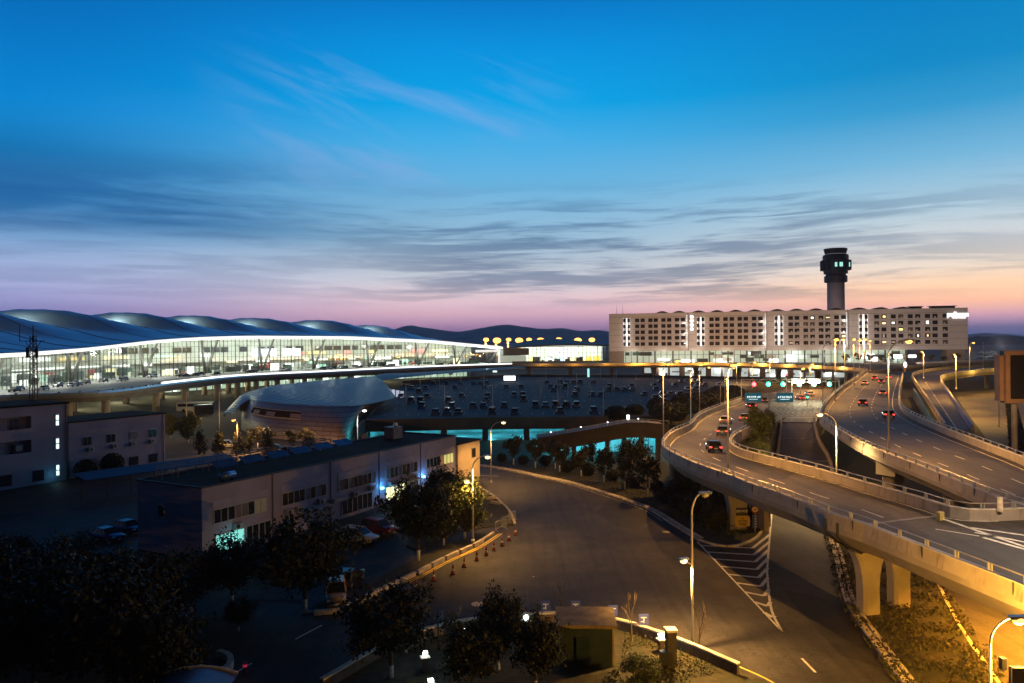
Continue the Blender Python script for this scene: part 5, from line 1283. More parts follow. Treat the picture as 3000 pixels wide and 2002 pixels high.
# ------------------------------------------------------------------ vegetation
def leafmat(name, a, b):
    m = D.materials.new(name); m.use_nodes = True; t = NT(m.node_tree); bs = t.n['Principled BSDF']
    tc_ = t.node('ShaderNodeTexCoord'); k = t.noise(tc_.outputs['Object'], 1.1, 3); k2 = t.noise(tc_.outputs['Object'], 9, 2)
    oi = t.node('ShaderNodeObjectInfo')
    f = t.m('ADD', t.m('MULTIPLY', t.smooth(k, .35, .65), .6), t.m('MULTIPLY', t.smooth(k2, .3, .7), .4))
    cc = t.mix(f, (*a, 1), (*b, 1)); v = t.m('MULTIPLY_ADD', oi.outputs['Random'], .5, .75)
    t.put(bs.inputs['Base Color'], t.mix(1.0, cc, t.xyz(v, v, v), 'MULTIPLY')); bs.inputs['Roughness'].default_value = .6; bs.inputs['Specular IOR Level'].default_value = .3
    return m
M_LF1 = leafmat('leaves_dark', (.009, .013, .006), (.024, .031, .011)); M_LF2 = leafmat('leaves_green', (.035, .05, .012), (.085, .105, .024)); M_LF3 = leafmat('leaves_olive', (.03, .033, .01), (.08, .074, .022))
def leaf(m, p, s_, r):
    n = Vector((r.gauss(0, 1), r.gauss(0, 1), r.gauss(.5, 1))).normalized(); a = n.orthogonal().normalized(); b = n.cross(a)
    th = r.random()*6.28; x = (a*cos(th)+b*sin(th))*s_; y = (b*cos(th)-a*sin(th))*s_*.55
    m.add([p-x, p-y*.9+x*.1, p+x, p+y], [(0, 1, 2, 3)])
def crown(m, c_, rad, nleaf, size, r, nclump=26, shape='round'):
    c_ = Vector(c_); rad = Vector(rad); cl = []
    for _ in range(nclump):
        while True:
            q = Vector((r.uniform(-1, 1), r.uniform(-1, 1), r.uniform(-1, 1)))
            if .25 < q.length < 1: break
        if shape == 'cone': hz = (q.z+1)/2; q.x *= (1-hz)*1.1+.06; q.y *= (1-hz)*1.1+.06
        else:
            if q.length < .6: q *= 1.35
            q *= r.uniform(.72, 1.06)
        cl.append((q, r.uniform(.22, .42)))
    for _ in range(nleaf):
        q, cr_ = cl[int(r.random()**1.15*nclump)]
        o_ = Vector((r.gauss(0, 1), r.gauss(0, 1), r.gauss(0, .8)))*cr_*.52
        p = q+o_; leaf(m, c_+Vector((p.x*rad.x, p.y*rad.y, p.z*rad.z)), size*r.uniform(.6, 1.25), r)
    return cl
def trunk(root, h, r0, cl, c_, rad, r, white=.0, lean=0, mt=None):
    m = MB(); m.smooth = True; top = Vector((lean, 0, h)); base = Vector((0, 0, -.1))
    if white: m.slot(0); m.tube([base, Vector((0, 0, white))], [r0*1.2, r0], 8); m.slot(1)
    else: m.slot(1)
    m.tube([Vector((0, 0, white if white else -.1)), top*.6, top], [r0*(1 if white else 1.3), r0*.85, r0*.6], 8)
    for q, _ in cl[:9]:
        e = Vector(c_)+Vector((q.x*rad[0], q.y*rad[1], q.z*rad[2]))*.85; md = top.lerp(e, .5)+Vector((0, 0, .15)); m.tube([top*r.uniform(.75, 1), md, e], [r0*.45, r0*.28, r0*.1], 5)
    return m.build('trunk', [M_TRUNKW, mt or M_BARK], root)
def make_tree(name, h, rad, cz, nleaf, size, seed, mt, white=0, nclump=26, shape='round', r0=.16, cat='tree'):
    r = random.Random(seed); root = thing(name, '', cat); m = MB(); cl = crown(m, (0, 0, cz), rad, nleaf, size, r, nclump, shape)
    trunk(root, min(cz, h*.55), r0, cl if shape == 'round' else cl[:3], (0, 0, cz), rad, r, white); m.build('crown', mt, root); return root
def plant(proto, p, h, rw, label, group=None, base_h=None, rz=None):
    return place(proto, p, R.uniform(0, 6.28) if rz is None else rz, (rw, rw, h), label, group)
T_A = make_tree('broadleaf_tree', 7, (3.2, 3.2, 2.7), 4.4, 7200, .19, 1, M_LF1, 1.0, 44)
T_B = make_tree('broadleaf_tree', 7, (3.0, 3.0, 2.9), 4.2, 6800, .19, 5, M_LF2, 1.0, 40)
T_Y = make_tree('young_tree', 5.5, (1.7, 1.7, 1.9), 3.7, 1100, .25, 9, M_LF3, 1.15, 18, r0=.11)
T_Z = make_tree('young_tree', 5.5, (1.5, 1.5, 2.0), 3.6, 900, .25, 10, M_LF1, 1.15, 16, r0=.11)
T_C = make_tree('conifer', 4.5, (1.5, 1.5, 2.3), 2.35, 1400, .2, 13, M_LF1, 0, 60, 'cone', r0=.1)
r_ = random.Random(31); SH = thing('round_shrub', '', 'shrub'); m = MB(); m.smooth = True; m.ball((0, 0, .75), (.72, .72, .7), 12, 8); m.build('core', M_LF1, SH)
m = MB()
for _ in range(900):
    d = Vector((r_.gauss(0, 1), r_.gauss(0, 1), r_.gauss(0, 1))).normalized(); leaf(m, Vector((0, 0, .78))+d*.8*r_.uniform(.9, 1.08), .11, r_)
m.build('foliage', M_LF1, SH)
BT = thing('bare_tree', '', 'tree'); r_ = random.Random(33); m = MB()
def branch(p, d, L, r0, lv):
    e = p+d*L; m.tube([p, p.lerp(e, .5)+Vector((r_.gauss(0, .04), r_.gauss(0, .04), .02))*L, e], [r0, r0*.8, r0*.55], 5)
    if lv:
        for _ in range(3 if lv > 1 else 4):
            nd = (d+Vector((r_.gauss(0, .42), r_.gauss(0, .42), r_.uniform(0, .4)))).normalized(); branch(p.lerp(e, r_.uniform(.6, 1)), nd, L*r_.uniform(.5, .75), r0*.55, lv-1)
branch(Vector((0, 0, 0)), Vector((0, 0, 1)), 1.5, .06, 3); m.build('branches', M_BARK, BT)

def G(u, v): return P(u, v, .05)
# (proto, u, v base, height factor, width factor, label)
plant(T_A, G(894, 1795), 1.12, 1.12, 'broad black tree with a whitewashed trunk hiding the middle of the office block')
plant(T_A, G(680, 1772), .8, .85, 'bushy black tree before the teal-lit corner window of the office block')
plant(T_A, G(1226, 1645), 1.15, 1.02, 'tall dark tree in front of the lime-lit door of the office block')
plant(T_B, G(1362, 1583), 1.0, .86, 'yellow-green tree lit up beside the double-armed lamp at the island')
plant(T_A, G(1300, 1545), 1.0, .8, 'dark tree against the cream annexe behind the lit yellow-green tree')
plant(T_B, G(1300, 1600), .9, .72, 'half-lit tree squeezed between the tall dark tree and the lit yellow-green tree')
plant(T_A, G(1146, 1988), .88, .9, 'wide dark tree with a forked trunk at the bottom, by the dark kerb')
plant(T_A, G(1462, 1965), .74, .5, 'bushy tree at the bottom right of the round pale manhole')
plant(T_A, G(1375, 2040), .66, .6, 'dark tree cut by the bottom edge, around the half-hidden lantern')
plant(T_A, G(1570, 2025), .68, .56, 'dark tree cut by the bottom edge just left of the green hut')
plant(T_B, G(1880, 2025), .3, .4, 'low bush growing between the green hut and the gate pillar')
plant(T_A, P(1853, 1402), .92, .8, 'biggest dark round tree of the garden, close to the bend of the curved viaduct')
plant(T_B, P(2222, 1325, 5.2), .95, .62, 'leafy lit tree on the raised bank between the S-curve and the ramp road')
plant(T_B, P(2250, 1290, 5.2), .7, .45, 'smaller lit tree just behind the leafy one on the raised bank')
plant(T_B, P(2212, 1345, 5.2), .35, .6, 'low bush filling the near tip of the raised bank')
dk_ = [(90, 1900, 1.0), (250, 1930, 1.1), (420, 1900, 1.0), (100, 2050, 1.1), (320, 2060, 1.15), (500, 1845, .85), (-40, 1990, 1.2), (150, 1790, .8), (330, 1800, .75), (560, 1790, .7), (-60, 1830, .9), (30, 1740, .75), (700, 1850, .35), (210, 1700, .6), (450, 2090, .9)]
for u, v, h in dk_: plant(T_A, G(u, v), h, h*.95, 'black tree in the unlit thicket filling the bottom left corner', 'trees of the dark thicket')
# garden row with whitewashed trunks
gr_ = [(1505, 1362, 1.0, 1.1), (1569, 1371, .95, .95), (1627, 1374, .9, .9), (1640, 1383, .95, 1.05), (1703, 1397, .9, .95), (1723, 1376, .85, .9), (1770, 1415, 1.05, 1.15), (1831, 1433, 1.0, .95), (1898, 1457, 1.15, 1.2), (1911, 1428, .85, .8)]
names = ['first', 'second', 'third', 'fourth', 'fifth', 'sixth', 'seventh', 'eighth', 'ninth', 'tenth', 'eleventh', 'twelfth', 'thirteenth', 'fourteenth']
for k, (u, v, h, w_) in enumerate(gr_):
    plant(T_Y if k % 3 != 2 and k < 6 else T_Z, P(u, v, .16), h, w_, names[k]+' tree with a whitewashed trunk from the left along the garden kerb', 'whitewashed garden trees')
sh_ = [(1470, 1353, .95), (1533, 1361, 1.0), (1597, 1364, 1.1), (1662, 1384, 1.15), (1690, 1368, .9), (1723, 1393, 1.2), (1794, 1408, 1.05), (1856, 1427, 1.2), (1925, 1440, 1.0), (1955, 1475, 1.3), (1990, 1500, 1.5)]
for k, (u, v, s_) in enumerate(sh_): plant(SH, P(u, v, .14), s_, s_*1.15, names[k]+' clipped round shrub from the left in the kerbside garden', 'clipped garden shrubs')
for k, (u, v, s_) in enumerate([(2040, 1520, 2.0), (2090, 1545, 1.6), (2000, 1460, 1.8), (2120, 1500, 2.1), (2060, 1470, 1.7), (2190, 1530, 1.4)]): plant(SH, P(u, v, .14), s_, s_*1.3, 'loose dark shrub under the curved viaduct beside the pier with the posters', 'shrubs under the curved viaduct')
for k, (u, v, h, lb) in enumerate([(585, 1332, 1.1, 'leftmost dark cone-shaped conifer behind the carport'), (640, 1330, 1.05, 'cone-shaped conifer just right of the orange sodium lamp behind the carport'), (699, 1328, .95, 'cone-shaped conifer between the orange lamp and the yellow parked car'), (731, 1322, .85, 'short conifer left of the yellow parked car'), (782, 1326, 1.0, 'cone-shaped conifer standing before the yellow parked car'), (905, 1316, .9, 'rightmost cone-shaped conifer in front of the shingle wall')]): plant(T_C, G(u, v), h, 1.0, lb, 'conifers behind the carport')
plant(T_B, G(552, 1300), .95, .85, 'round orange-brown tree right of the low wing, before the lower terminal road'); plant(T_B, G(500, 1285), .8, .7, 'smaller round tree left of the orange-brown one by the low wing')
for k, (u, v) in enumerate([(755, 1312), (785, 1318), (855, 1325), (900, 1322)]): plant(T_Y, G(u, v), .9, .9, names[k]+' young tree from the left before the shingle-clad front of the curved hall', 'young trees by the curved hall')
for u, v, s_, lb in ((250, 1405, 2.0, 'dark shrub at the foot of the low wing, left one'), (330, 1390, 2.2, 'dark shrub at the foot of the low wing, right one')): plant(SH, G(u, v), s_, s_, lb)
for u, v, s_, lb in ((1650, 1862, 1.0, 'thin leafless tree behind the left part of the hut roof'), (1850, 1885, .95, 'thin leafless tree between the hut and the gate pillar'), (2050, 1925, 1.0, 'leafless twiggy tree right of the gate pillar, at the foot of the big lamp'), (1340, 1880, .7, 'small leafless tree left of the bushy bottom tree'), (1900, 1330, 1.5, 'leafless tree standing before the teal opening near the bend'), (1790, 1330, 1.5, 'leafless tree left of the biggest round garden tree')): plant(BT, G(u, v), s_*1.25, s_, lb)
# dark hedge bank along the edge of the parking deck
rb = random.Random(41)
for k in range(34):
    f = rb.random(); a = P(1770, 1228, 4.4).lerp(P(2165, 1158, 4.6), f); b = P(1960, 1232, 4.0).lerp(P(2165, 1168, 4.6), f); q = a.lerp(b, rb.random()); s_ = rb.uniform(1.6, 2.8)
    plant(SH, q-Vector((0, 0, .6)), s_, s_*1.5, 'dark shrub in the hedge bank between the parking deck and the curved viaduct', 'shrubs of the hedge bank')
bk = [P(1770, 1231, 4.2), P(1880, 1223, 4.2), P(1990, 1197, 4.2), P(2165, 1150, 4.2), P(2172, 1168, 4.9), P(2085, 1203, 4.6), P(2040, 1226, 4.0), P(1990, 1244, 3.0), P(1880, 1262, 2.0)]
m = MB(); m.poly(bk); structure(m.build('hedge_bank', mat('bank_soil', (.035, .036, .018), 1, var=.4, scale=.8)))
# hotel frontage planting
for k in range(10):
    q = hpt(LH-62+k*6.2, -3+rb.uniform(-2, 2), 8.2); s_ = rb.uniform(.55, .95); plant(T_Y, q, s_*1.2, s_*1.4, 'small dark tree in the planting under the right end of the hotel', 'trees under the hotel')
# leafy ground cover (uncountable)
def cover(name, poly, n, size, seed, mt, z=.16, hh=.35):
    r = random.Random(seed); xs = [p.x for p in poly]; ys = [p.y for p in poly]; m = MB(); k = 0
    while k < n:
        x, y = r.uniform(min(xs), max(xs)), r.uniform(min(ys), max(ys)); ins = False; j = len(poly)-1
        for i in range(len(poly)):
            if (poly[i].y > y) != (poly[j].y > y) and x < (poly[j].x-poly[i].x)*(y-poly[i].y)/(poly[j].y-poly[i].y)+poly[i].x: ins = not ins
            j = i
        if not ins: k += .2; continue
        if sin(x*1.3+2*sin(y*.7))+sin(y*1.7+x*.4) < -.75: k += .3; continue
        leaf(m, Vector((x, y, z+r.random()**2*hh)), size*r.uniform(.6, 1.3), r); k += 1
    o = m.build(name, mt); o['kind'] = 'stuff'; return o
cover('ground_cover', offset(RL, 1.2)+list(reversed(offset(RR_, -.7))), 15000, .15, 51, M_LF3, .16, .5)
cover('ground_cover', gp((1960, 1510), (2060, 1555), (2140, 1590), (2215, 1560), (2240, 1500), (2150, 1440), (2050, 1420), (1960, 1440)), 5000, .15, 52, M_LF2, .16, .8)
cover('ground_cover', gp((1830, 1860), (1960, 1905), (2100, 1970), (2000, 2060), (1700, 2060), (1820, 1960)), 4500, .09, 53, M_LF3, .12, .45)
cover('ground_cover', gp((1420, 1366), (1560, 1390), (1740, 1434), (1960, 1525), (1990, 1470), (1880, 1395), (1700, 1355), (1450, 1345)), 6000, .1, 54, M_LF3, .15, .15)
cover('ground_cover', [P(2150, 1318, 5.2), P(2142, 1298, 5.2), P(2200, 1262, 5.2), P(2262, 1243, 5.2), P(2262, 1330, 5.2), P(2200, 1335, 5.2)], 4000, .14, 55, M_LF2, 5.2, .7)
# ------------------------------------------------------------------ vehicles
M_TYRE = M_BLACK; M_HUB = mat('wheel_rim', (.4, .4, .42), .35, .7, var=0); M_CGL = mat('car_glass', (.012, .014, .018), .08, var=0, spec=.8)
TL = emat('tail_lamp', (1, .04, .03), 6, (.2, .01, .01, 1)); TL0 = mat('tail_lamp_off', (.25, .015, .015), .3, var=0); HL = emat('head_lamp', (1, .95, .82), 8); HL0 = mat('head_lamp_off', (.6, .62, .65), .15, var=0); PLATE = mat('plate', (.5, .5, .55), .5, var=0)
def paint(name, c_): return mat('paint_'+name, c_, .28, .25, var=.03)
PAINT = {'white': paint('white', (.62, .62, .64)), 'black': paint('black', (.012, .012, .014)), 'silver': paint('silver', (.3, .31, .33)), 'blue': paint('blue', (.03, .06, .2)), 'red': paint('red', (.22, .015, .02)), 'grey': paint('grey', (.09, .095, .1)), 'beige': paint('beige', (.4, .3, .24)), 'yellow': paint('yellow', (.62, .45, .08))}
def body_rows(suv, L=4.5, W=1.8):
    h = 1.62 if suv else 1.42; z0 = .28; bl = .95 if suv else .86
    st = [(-.5, .62, .70), (-.485, .80, bl*.97), (-.42, .86, bl), (-.2, .9, bl), (.12, .9, bl), (.26, .89, bl*.99), (.42, .84, bl*.88), (.485, .74, bl*.76), (.5, .6, bl*.6)]
    rows = []
    for x, w_, zt in st:
        w_ *= W/1.8; zb = z0 if abs(x) < .48 else z0+.14
        rows.append([Vector((x*L, y*w_, z)) for y, z in ((-.92, zb), (-1, zb+.22), (-1, zt-.16), (-.93, zt), (-.5, zt+.035), (.5, zt+.035), (.93, zt), (1, zt-.16), (1, zb+.22), (.92, zb))])
    return rows, h, bl, L, W
def cabin(m, suv, h, bl, L, W, mats=(0, 1)):
    b0, t0, t1, b1 = (-.47, -.42, .05, .24) if suv else (-.40, -.24, .06, .25)
    w0, w1 = W*.455, W*.37; zb = bl-.02
    bt = [Vector((b0*L, -w0, zb)), Vector((b1*L, -w0, zb)), Vector((b1*L, w0, zb)), Vector((b0*L, w0, zb))]; tp = [Vector((t0*L, -w1, h-.04)), Vector((t1*L, -w1, h-.04)), Vector((t1*L, w1, h-.04)), Vector((t0*L, w1, h-.04))]
    m.slot(mats[1], False); m.add(bt+tp, [(0, 1, 5, 4), (1, 2, 6, 5), (2, 3, 7, 6), (3, 0, 4, 7)])
    m.slot(mats[0], False)
    mid_ = [Vector((p.x*.96, p.y*.9, h+.015)) for p in tp]; m.add(tp+mid_, [(0, 1, 5, 4), (1, 2, 6, 5), (2, 3, 7, 6), (3, 0, 4, 7), (4, 5, 6, 7)])
    for a, b in zip(bt, tp): m.bar(a, b, .07)
    for f in (.42, .72):
        for s_ in (0, 1):
            a = bt[0].lerp(bt[1], f) if s_ == 0 else bt[3].lerp(bt[2], f); b = tp[0].lerp(tp[1], f) if s_ == 0 else tp[3].lerp(tp[2], f); m.bar(a, b, .06)
def make_car(name, suv, cat='car'):
    root = thing(name, '', cat); rows, h, bl, L, W = body_rows(suv)
    m = MB(); m.smooth = True; m.grid(rows); m.add(rows[0], [tuple(range(10))]); m.add(rows[-1], [tuple(range(9, -1, -1))]); m.smooth = False; cabin(m, suv, h, bl, L, W)
    m.slot(2); m.box((L*.5-.06, 0, .55), (.1, W*.45, .14)); m.box((L*.5-.03, 0, .4), (.1, W*.7, .12)); m.build('body', [PAINT['grey'], M_CGL, M_DARK], root, fixn=False)
    for sx in (-.31, .31):
        for sy in (-1, 1):
            m = MB(); m.smooth = True; m.cone((sx*L, sy*(W/2-.2), .33), (sx*L, sy*(W/2+.01), .33), .33, .33, 16); o = m.build('wheel', M_TYRE, root); m = MB(); m.cone((sx*L, sy*(W/2+.011), .33), (sx*L, sy*(W/2+.025), .33), .2, .18, 10); m.build('rim', M_HUB, o)
    for sy in (-1, 1):
        m = MB(); m.box((L*.465, sy*W*.36, .68), (.22, .34, .15), sy*-.35); m.build('headlight', HL0, root); m = MB(); m.box((-L*.492, sy*W*.37, .78), (.1, .32, .16)); m.build('taillight', TL0, root)
        m = MB(); m.box((L*.2, sy*(W*.5+.08), .98), (.14, .2, .12)); m.build('mirror', M_DARK, root)
    m = MB(); m.box((-L*.5-.005, 0, .62), (.03, .44, .13)); m.box((L*.5+.02, 0, .42), (.03, .44, .13)); m.build('number_plate', PLATE, root)
    return root
def tint(root, col, lamps=None):
    for ch in root.children:
        k = ch.name.split('.')[0]
        if k == 'body' or k in ('car', 'parked_car'): ch.material_slots[0].link = 'OBJECT'; ch.material_slots[0].material = PAINT[col]
        if lamps and k in ('taillight', 'headlight'): ch.material_slots[0].link = 'OBJECT'; ch.material_slots[0].material = {'taillight': TL, 'headlight': HL}[k]
SED = make_car('saloon_car', False); SUV = make_car('suv_car', True, 'car')
def car(proto, loc, rz, col, label, group=None, lamps=None, sc=1):
    o = place(proto, loc, rz, sc, label, group); tint(o, col, lamps); return o
rOut = math.atan2(-nO.y, -nO.x)       # facing away from the office wall
car(SUV, P(1052, 1588, .03), rOut+.05, 'white', 'white SUV parked nose-out on the office forecourt')
car(SUV, P(1112, 1563, .03), rOut-.05, 'red', 'dark red SUV parked just beyond the white SUV')
car(SED, P(1020, 1712, .03), rzO+.35, 'black', 'black saloon parked alone across the middle of the forecourt')
car(SUV, P(985, 1765, .14), rzO-2.4, 'beige', 'beige boxy car at the tip of the kerb island beside the broad black tree', sc=(.85, .95, 1.1))
car(SED, P(375, 1560, .03), rOut, 'blue', 'blue-sheened car by the near corner of the office block, farther of two', 'cars by the office corner')
car(SED, P(315, 1583, .03), rOut, 'blue', 'blue-sheened car near the office corner, nearer of two', 'cars by the office corner')
car(SED, P(808, 1322, .02), .1, 'yellow', 'pale yellow car parked in lamplight behind the conifers')
car(SUV, P(668, 1312, .02), .2, 'white', 'white van-like car glowing orange beside the sodium lamp')
car(SED, P(850, 1330, .02), .1, 'blue', 'blue car just right of the pale yellow car behind the office roof')
# traffic on the raised roads (moving cars, shown at rest)
def on_road(L_, R_, i, f, rev=False):
    p = L_[i].lerp(R_[i], f); d = L_[min(i+1, len(L_)-1)].lerp(R_[min(i+1, len(R_)-1)], f)-L_[max(i-1, 0)].lerp(R_[max(i-1, 0)], f); a = math.atan2(d.y, d.x); return p+Vector((0, 0, .005)), a+(pi if rev else 0)
for i, f, col, lb in ((30, .76, 'grey', 'grey saloon driving away on the nearest lit stretch of the wide viaduct, right lane'), (40, .5, 'black', 'black saloon driving away on the wide viaduct, middle lane by the tall lamp'), (52, .74, 'silver', 'silver car driving away at the bend of the wide viaduct'), (66, .3, 'white', 'white car on the wide viaduct beyond the bend, left lane'), (71, .6, 'black', 'dark car far up the wide viaduct, middle lane'), (76, .4, 'red', 'red car near the top of the wide viaduct, left lane'), (80, .7, 'grey', 'grey car at the far top of the wide viaduct before the hotel')):
    p, a = on_road(RLs, RRs, i, f); car(SED, p, a, col, lb, 'cars on the wide viaduct', True)
for i, f, col, lb in ((37, .68, 'black', 'black saloon on the straight of the curved viaduct, inner lane'), (52, .72, 'grey', 'grey saloon entering the tight bend of the curved viaduct'), (62, .5, 'white', 'white car in the middle of the tight bend on the curved viaduct'), (70, .66, 'silver', 'silver car leaving the bend towards the traffic lights')):
    p, a = on_road(SLs, SRs, i, f); car(SED, p, a, col, lb, 'cars on the curved viaduct', True)
for u, v, col, lb in ((2200, 1196, 'grey', 'grey car crossing the plaza below the left teal sign'), (2236, 1180, 'black', 'black car waiting between the two teal signs'), (2345, 1172, 'red', 'red car with bright brake lights right of the teal signs'), (2372, 1160, 'white', 'white car under the right traffic lights')):
    car(SED, P(u, v, 5.12), 1.45, col, lb, 'cars on the plaza', True)
# small far cars: one mesh each
def far_car_mesh(suv):
    rows, h, bl, L, W = body_rows(suv); m = MB(); m.smooth = True; m.grid(rows[::2]); m.add(rows[0], [tuple(range(10))]); m.add(rows[-1], [tuple(range(9, -1, -1))]); m.smooth = False; cabin(m, suv, h, bl, L, W)
    m.slot(2)
    for sx in (-.31, .31):
        for sy in (-1, 1): m.cone((sx*L, sy*(W/2-.2), .33), (sx*L, sy*(W/2+.01), .33), .33, .33, 10)
    o = m.build('parked_car', [PAINT['grey'], M_CGL, M_TYRE]); COL.objects.unlink(o); return o
FC = [far_car_mesh(False), far_car_mesh(True)]
def far_car(loc, rz, col, label, group, sc=1):
    o = FC[R.random() < .4].copy(); COL.objects.link(o); o.location = loc; o.rotation_euler = (0, 0, rz); o.scale = (sc, sc, sc)
    o.material_slots[0].link = 'OBJECT'; o.material_slots[0].material = PAINT[col]; tag(o, label, 'car', group); return o
def inside(poly, x, y):
    ins = False; j = len(poly)-1
    for i in range(len(poly)):
        if (poly[i].y > y) != (poly[j].y > y) and x < (poly[j].x-poly[i].x)*(y-poly[i].y)/(poly[j].y-poly[i].y)+poly[i].x: ins = not ins
        j = i
    return ins
rc = random.Random(77)
rown = ['nearest', 'second', 'third', 'fourth', 'fifth', 'sixth', 'farthest']
ctr = Vector((sum(p.x for p in pk)/len(pk), sum(p.y for p in pk)/len(pk), 0)); small = [ctr.lerp(p, .93) for p in pk]
lines = MB()
for k, y in enumerate((183, 200, 221, 238, 262, 282, 310)):
    x = -60
    while x < 105:
        if inside(small, x, y):
            lines.bar((x-1.35, y-2.4, 4.408), (x-1.35, y+2.4, 4.408), .12, .006)
            if rc.random() < (.22 if k < 2 else .36):
                col = rc.choices(('white', 'black', 'silver', 'blue', 'grey'), (.7, 6, 1, 4, 5))[0]
                far_car((x, y+rc.uniform(-.3, .3), 4.4), pi/2*(1 if rc.random() < .7 else -1), col, '%s car in the %s row on the dark parking deck' % (col, rown[k]), '%s cars in the %s row of the parking deck' % (col, rown[k]))
        x += 2.75
lines.build('bay_lines', MATS['white_paint'], pr_)['kind'] = 'stuff'
# cars on the departures road
for k in range(34):
    s_ = rc.uniform(30, SE-30); d = -rc.choice((7, 11, 15)); a, n, _ = along(s_, d, 8.0); col = rc.choice(('black', 'silver', 'grey', 'black', 'white'))
    q = a-n*d; far_car(a, math.atan2(n.y, n.x)+pi/2, col, '%s car queuing on the departures road before the terminal' % col, '%s cars on the departures road' % col)
# lit car lot far on the right
for k in range(60):
    y = rc.choice((760, 820, 880, 960, 1040, 1150)); x = (2862+rc.random()*100-1500)/2200*y; col = rc.choice(('white', 'silver', 'white', 'black')); far_car((x, y, 0), rc.choice((0, pi/2)), col, '%s car in the distant floodlit lot right of the hotel' % col, '%s cars in the floodlit lot' % col, 1.15)
for k in range(4):
    y = 800+k*110; light('POINT', 'lot_lamp', ((2905-1500)/2200*y, y-20, 13), 26000, (1, .95, .85), .8)
# bus and van on the lower terminal road
def bus(loc, rz, label, L=11, col='white'):
    root = thing('coach', label, 'bus', (0, 0, 0)); m = MB(); m.box((0, 0, 1.75), (L, 2.5, 2.9)); m.build('body', PAINT[col], root); m = MB(); m.box((0, 0, 2.2), (L*.93, 2.53, 1.0)); m.box((.03, 0, 2.1), (L+.02, 2.2, 1.3)); m.build('window', M_CGL, root)
    for sx in (-.3, .33):
        for sy in (-1, 1): m = MB(); m.cone((sx*L, sy*1.0, .5), (sx*L, sy*1.27, .5), .5, .5, 14); m.build('wheel', M_TYRE, root)
    root.location = loc; root.rotation_euler = (0, 0, rz); return root
bus(P(572, 1206, 0), .15, 'pale coach standing on the lower terminal road beside the pillars'); bus(P(597, 1216, 0), .5, 'short dark van below the pale coach on the lower road', 5.5, 'black')

# ------------------------------------------------------------------ street lamps
LK_ = 7.0; SPOT_ = 2.45
SOD = (1, .47, .10); WARM = (1, .51, .13); COOL = (.95, 1, .95)
E_SOD = emat('sodium_lens', (1, .43, .08), 4.2); E_WARM = emat('warm_lens', (1, .6, .2), 6); E_COOL = emat('cool_lens', (1, .97, .9), 14); E_OFF = mat('unlit_lens', (.4, .42, .5), .3, var=0)
def lamp(base, head, label, power, col=SOD, lens=E_SOD, r=.09, hs=1.0, arms=(), group=None, head_m=None, kind='SPOT'):
    """curved-arm street lamp; head and arms are points in the world"""
    base = Vector(base); head = Vector(head); root = thing('street_lamp', label, 'street lamp', base, group)
    dx = head-base; hz = Vector((dx.x, dx.y, 0)); H_ = dx.z
    m = MB(); m.smooth = True; top = base+Vector((0, 0, H_*.86)); m.cone(base, top, r*1.25, r*.8, 8); m.box(base+Vector((0, 0, .2)), (r*4, r*4, .4)); m.build('pole', M_POLE, root)
    m = MB(); m.smooth = True; pts = [top+hz*(1-cos(t_))*1.0*.999+Vector((0, 0, H_*.15*sin(t_))) for t_ in [pi/2*k/8 for k in range(9)]]; m.tube(pts, [r*.8-.03*r*k for k in range(9)], 6); m.build('arm', M_POLE, root)
    def hd(p, d):
        d = d.normalized() if d.length > 1e-3 else Vector((1, 0, 0)); rz = math.atan2(d.y, d.x); m = MB(); h_ = min(hs, 2.2); m.box(p+Vector((0, 0, .05+.1*(hs-h_))), (.9*h_, .32*h_, .16*h_), rz); o = m.build('lamp_head', head_m or M_STEEL, root)
        m = MB(); m.smooth = True; m.ball(p+Vector((0, 0, -.1*hs)), (.3*hs, .24*hs, .2*hs), 10, 6); m.build('lens', lens if power else E_OFF, o)
        if power: light(kind, 'lamp_light', p+Vector((0, 0, -.4*hs)), power*LK_, col, .15, root, spot=SPOT_ if base.z < 4 else 2.8)
    hd(head, hz)
    for a in arms:
        a = Vector(a); m = MB(); q = Vector((base.x, base.y, a.z-.45)); m.tube([q, q.lerp(a, .5)+Vector((0, 0, -.05)), a], r*.5, 6); m.build('arm', M_POLE, root); pw = power; 
        m = MB(); d = Vector((a.x-q.x, a.y-q.y, 0)); m.box(a+Vector((0, 0, .05)), (.7, .3, .14), math.atan2(d.y, d.x)); o = m.build('lamp_head', M_STEEL, root); m = MB(); m.smooth = True; m.ball(a+Vector((0, 0, -.08)), (.26, .22, .2), 10, 6); m.build('lens', E_WARM, o); light('SPOT', 'lamp_light', a+Vector((0, 0, -.35)), (1700 if not power else power*.55)*LK_, WARM, .15, root, spot=SPOT_)
    return root
def lamp_px(ub, vb, z, uh, vh, label, power, **kw):
    b = P(ub, vb, z); return lamp(b, PY(uh, vh, b.y), label, power, **kw)
def lamp_Y(ub, Y_, z, uh, vh, label, power, **kw):
    b = PY(ub, 1000, Y_); b.z = z; return lamp(b, PY(uh, vh, Y_), label, power, **kw)
W_ = dict(col=WARM, lens=E_WARM)
lamp_px(1439, 1417, 0, 1475, 1237, 'lit curved-arm street lamp at the mouth of the road beside the garden', 850, **W_)
b_ = P(1386, 1591, .1); lamp(b_, PY(1429, 1337, b_.y), 'double-armed lit street lamp beside the yellow-green tree on the kerb island', 900, arms=[PY(1367, 1410, b_.y-.3)], **W_)
b_ = P(2030, 1904, 0); lamp(b_, PY(2066, 1446, b_.y), 'big street lamp in the foreground with an unlit blue top and a lit lower arm', 0, arms=[PY(2003, 1640, b_.y-.3)], col=WARM, lens=E_WARM, head_m=mat('lamp_blue', (.04, .07, .45), .4, var=0))
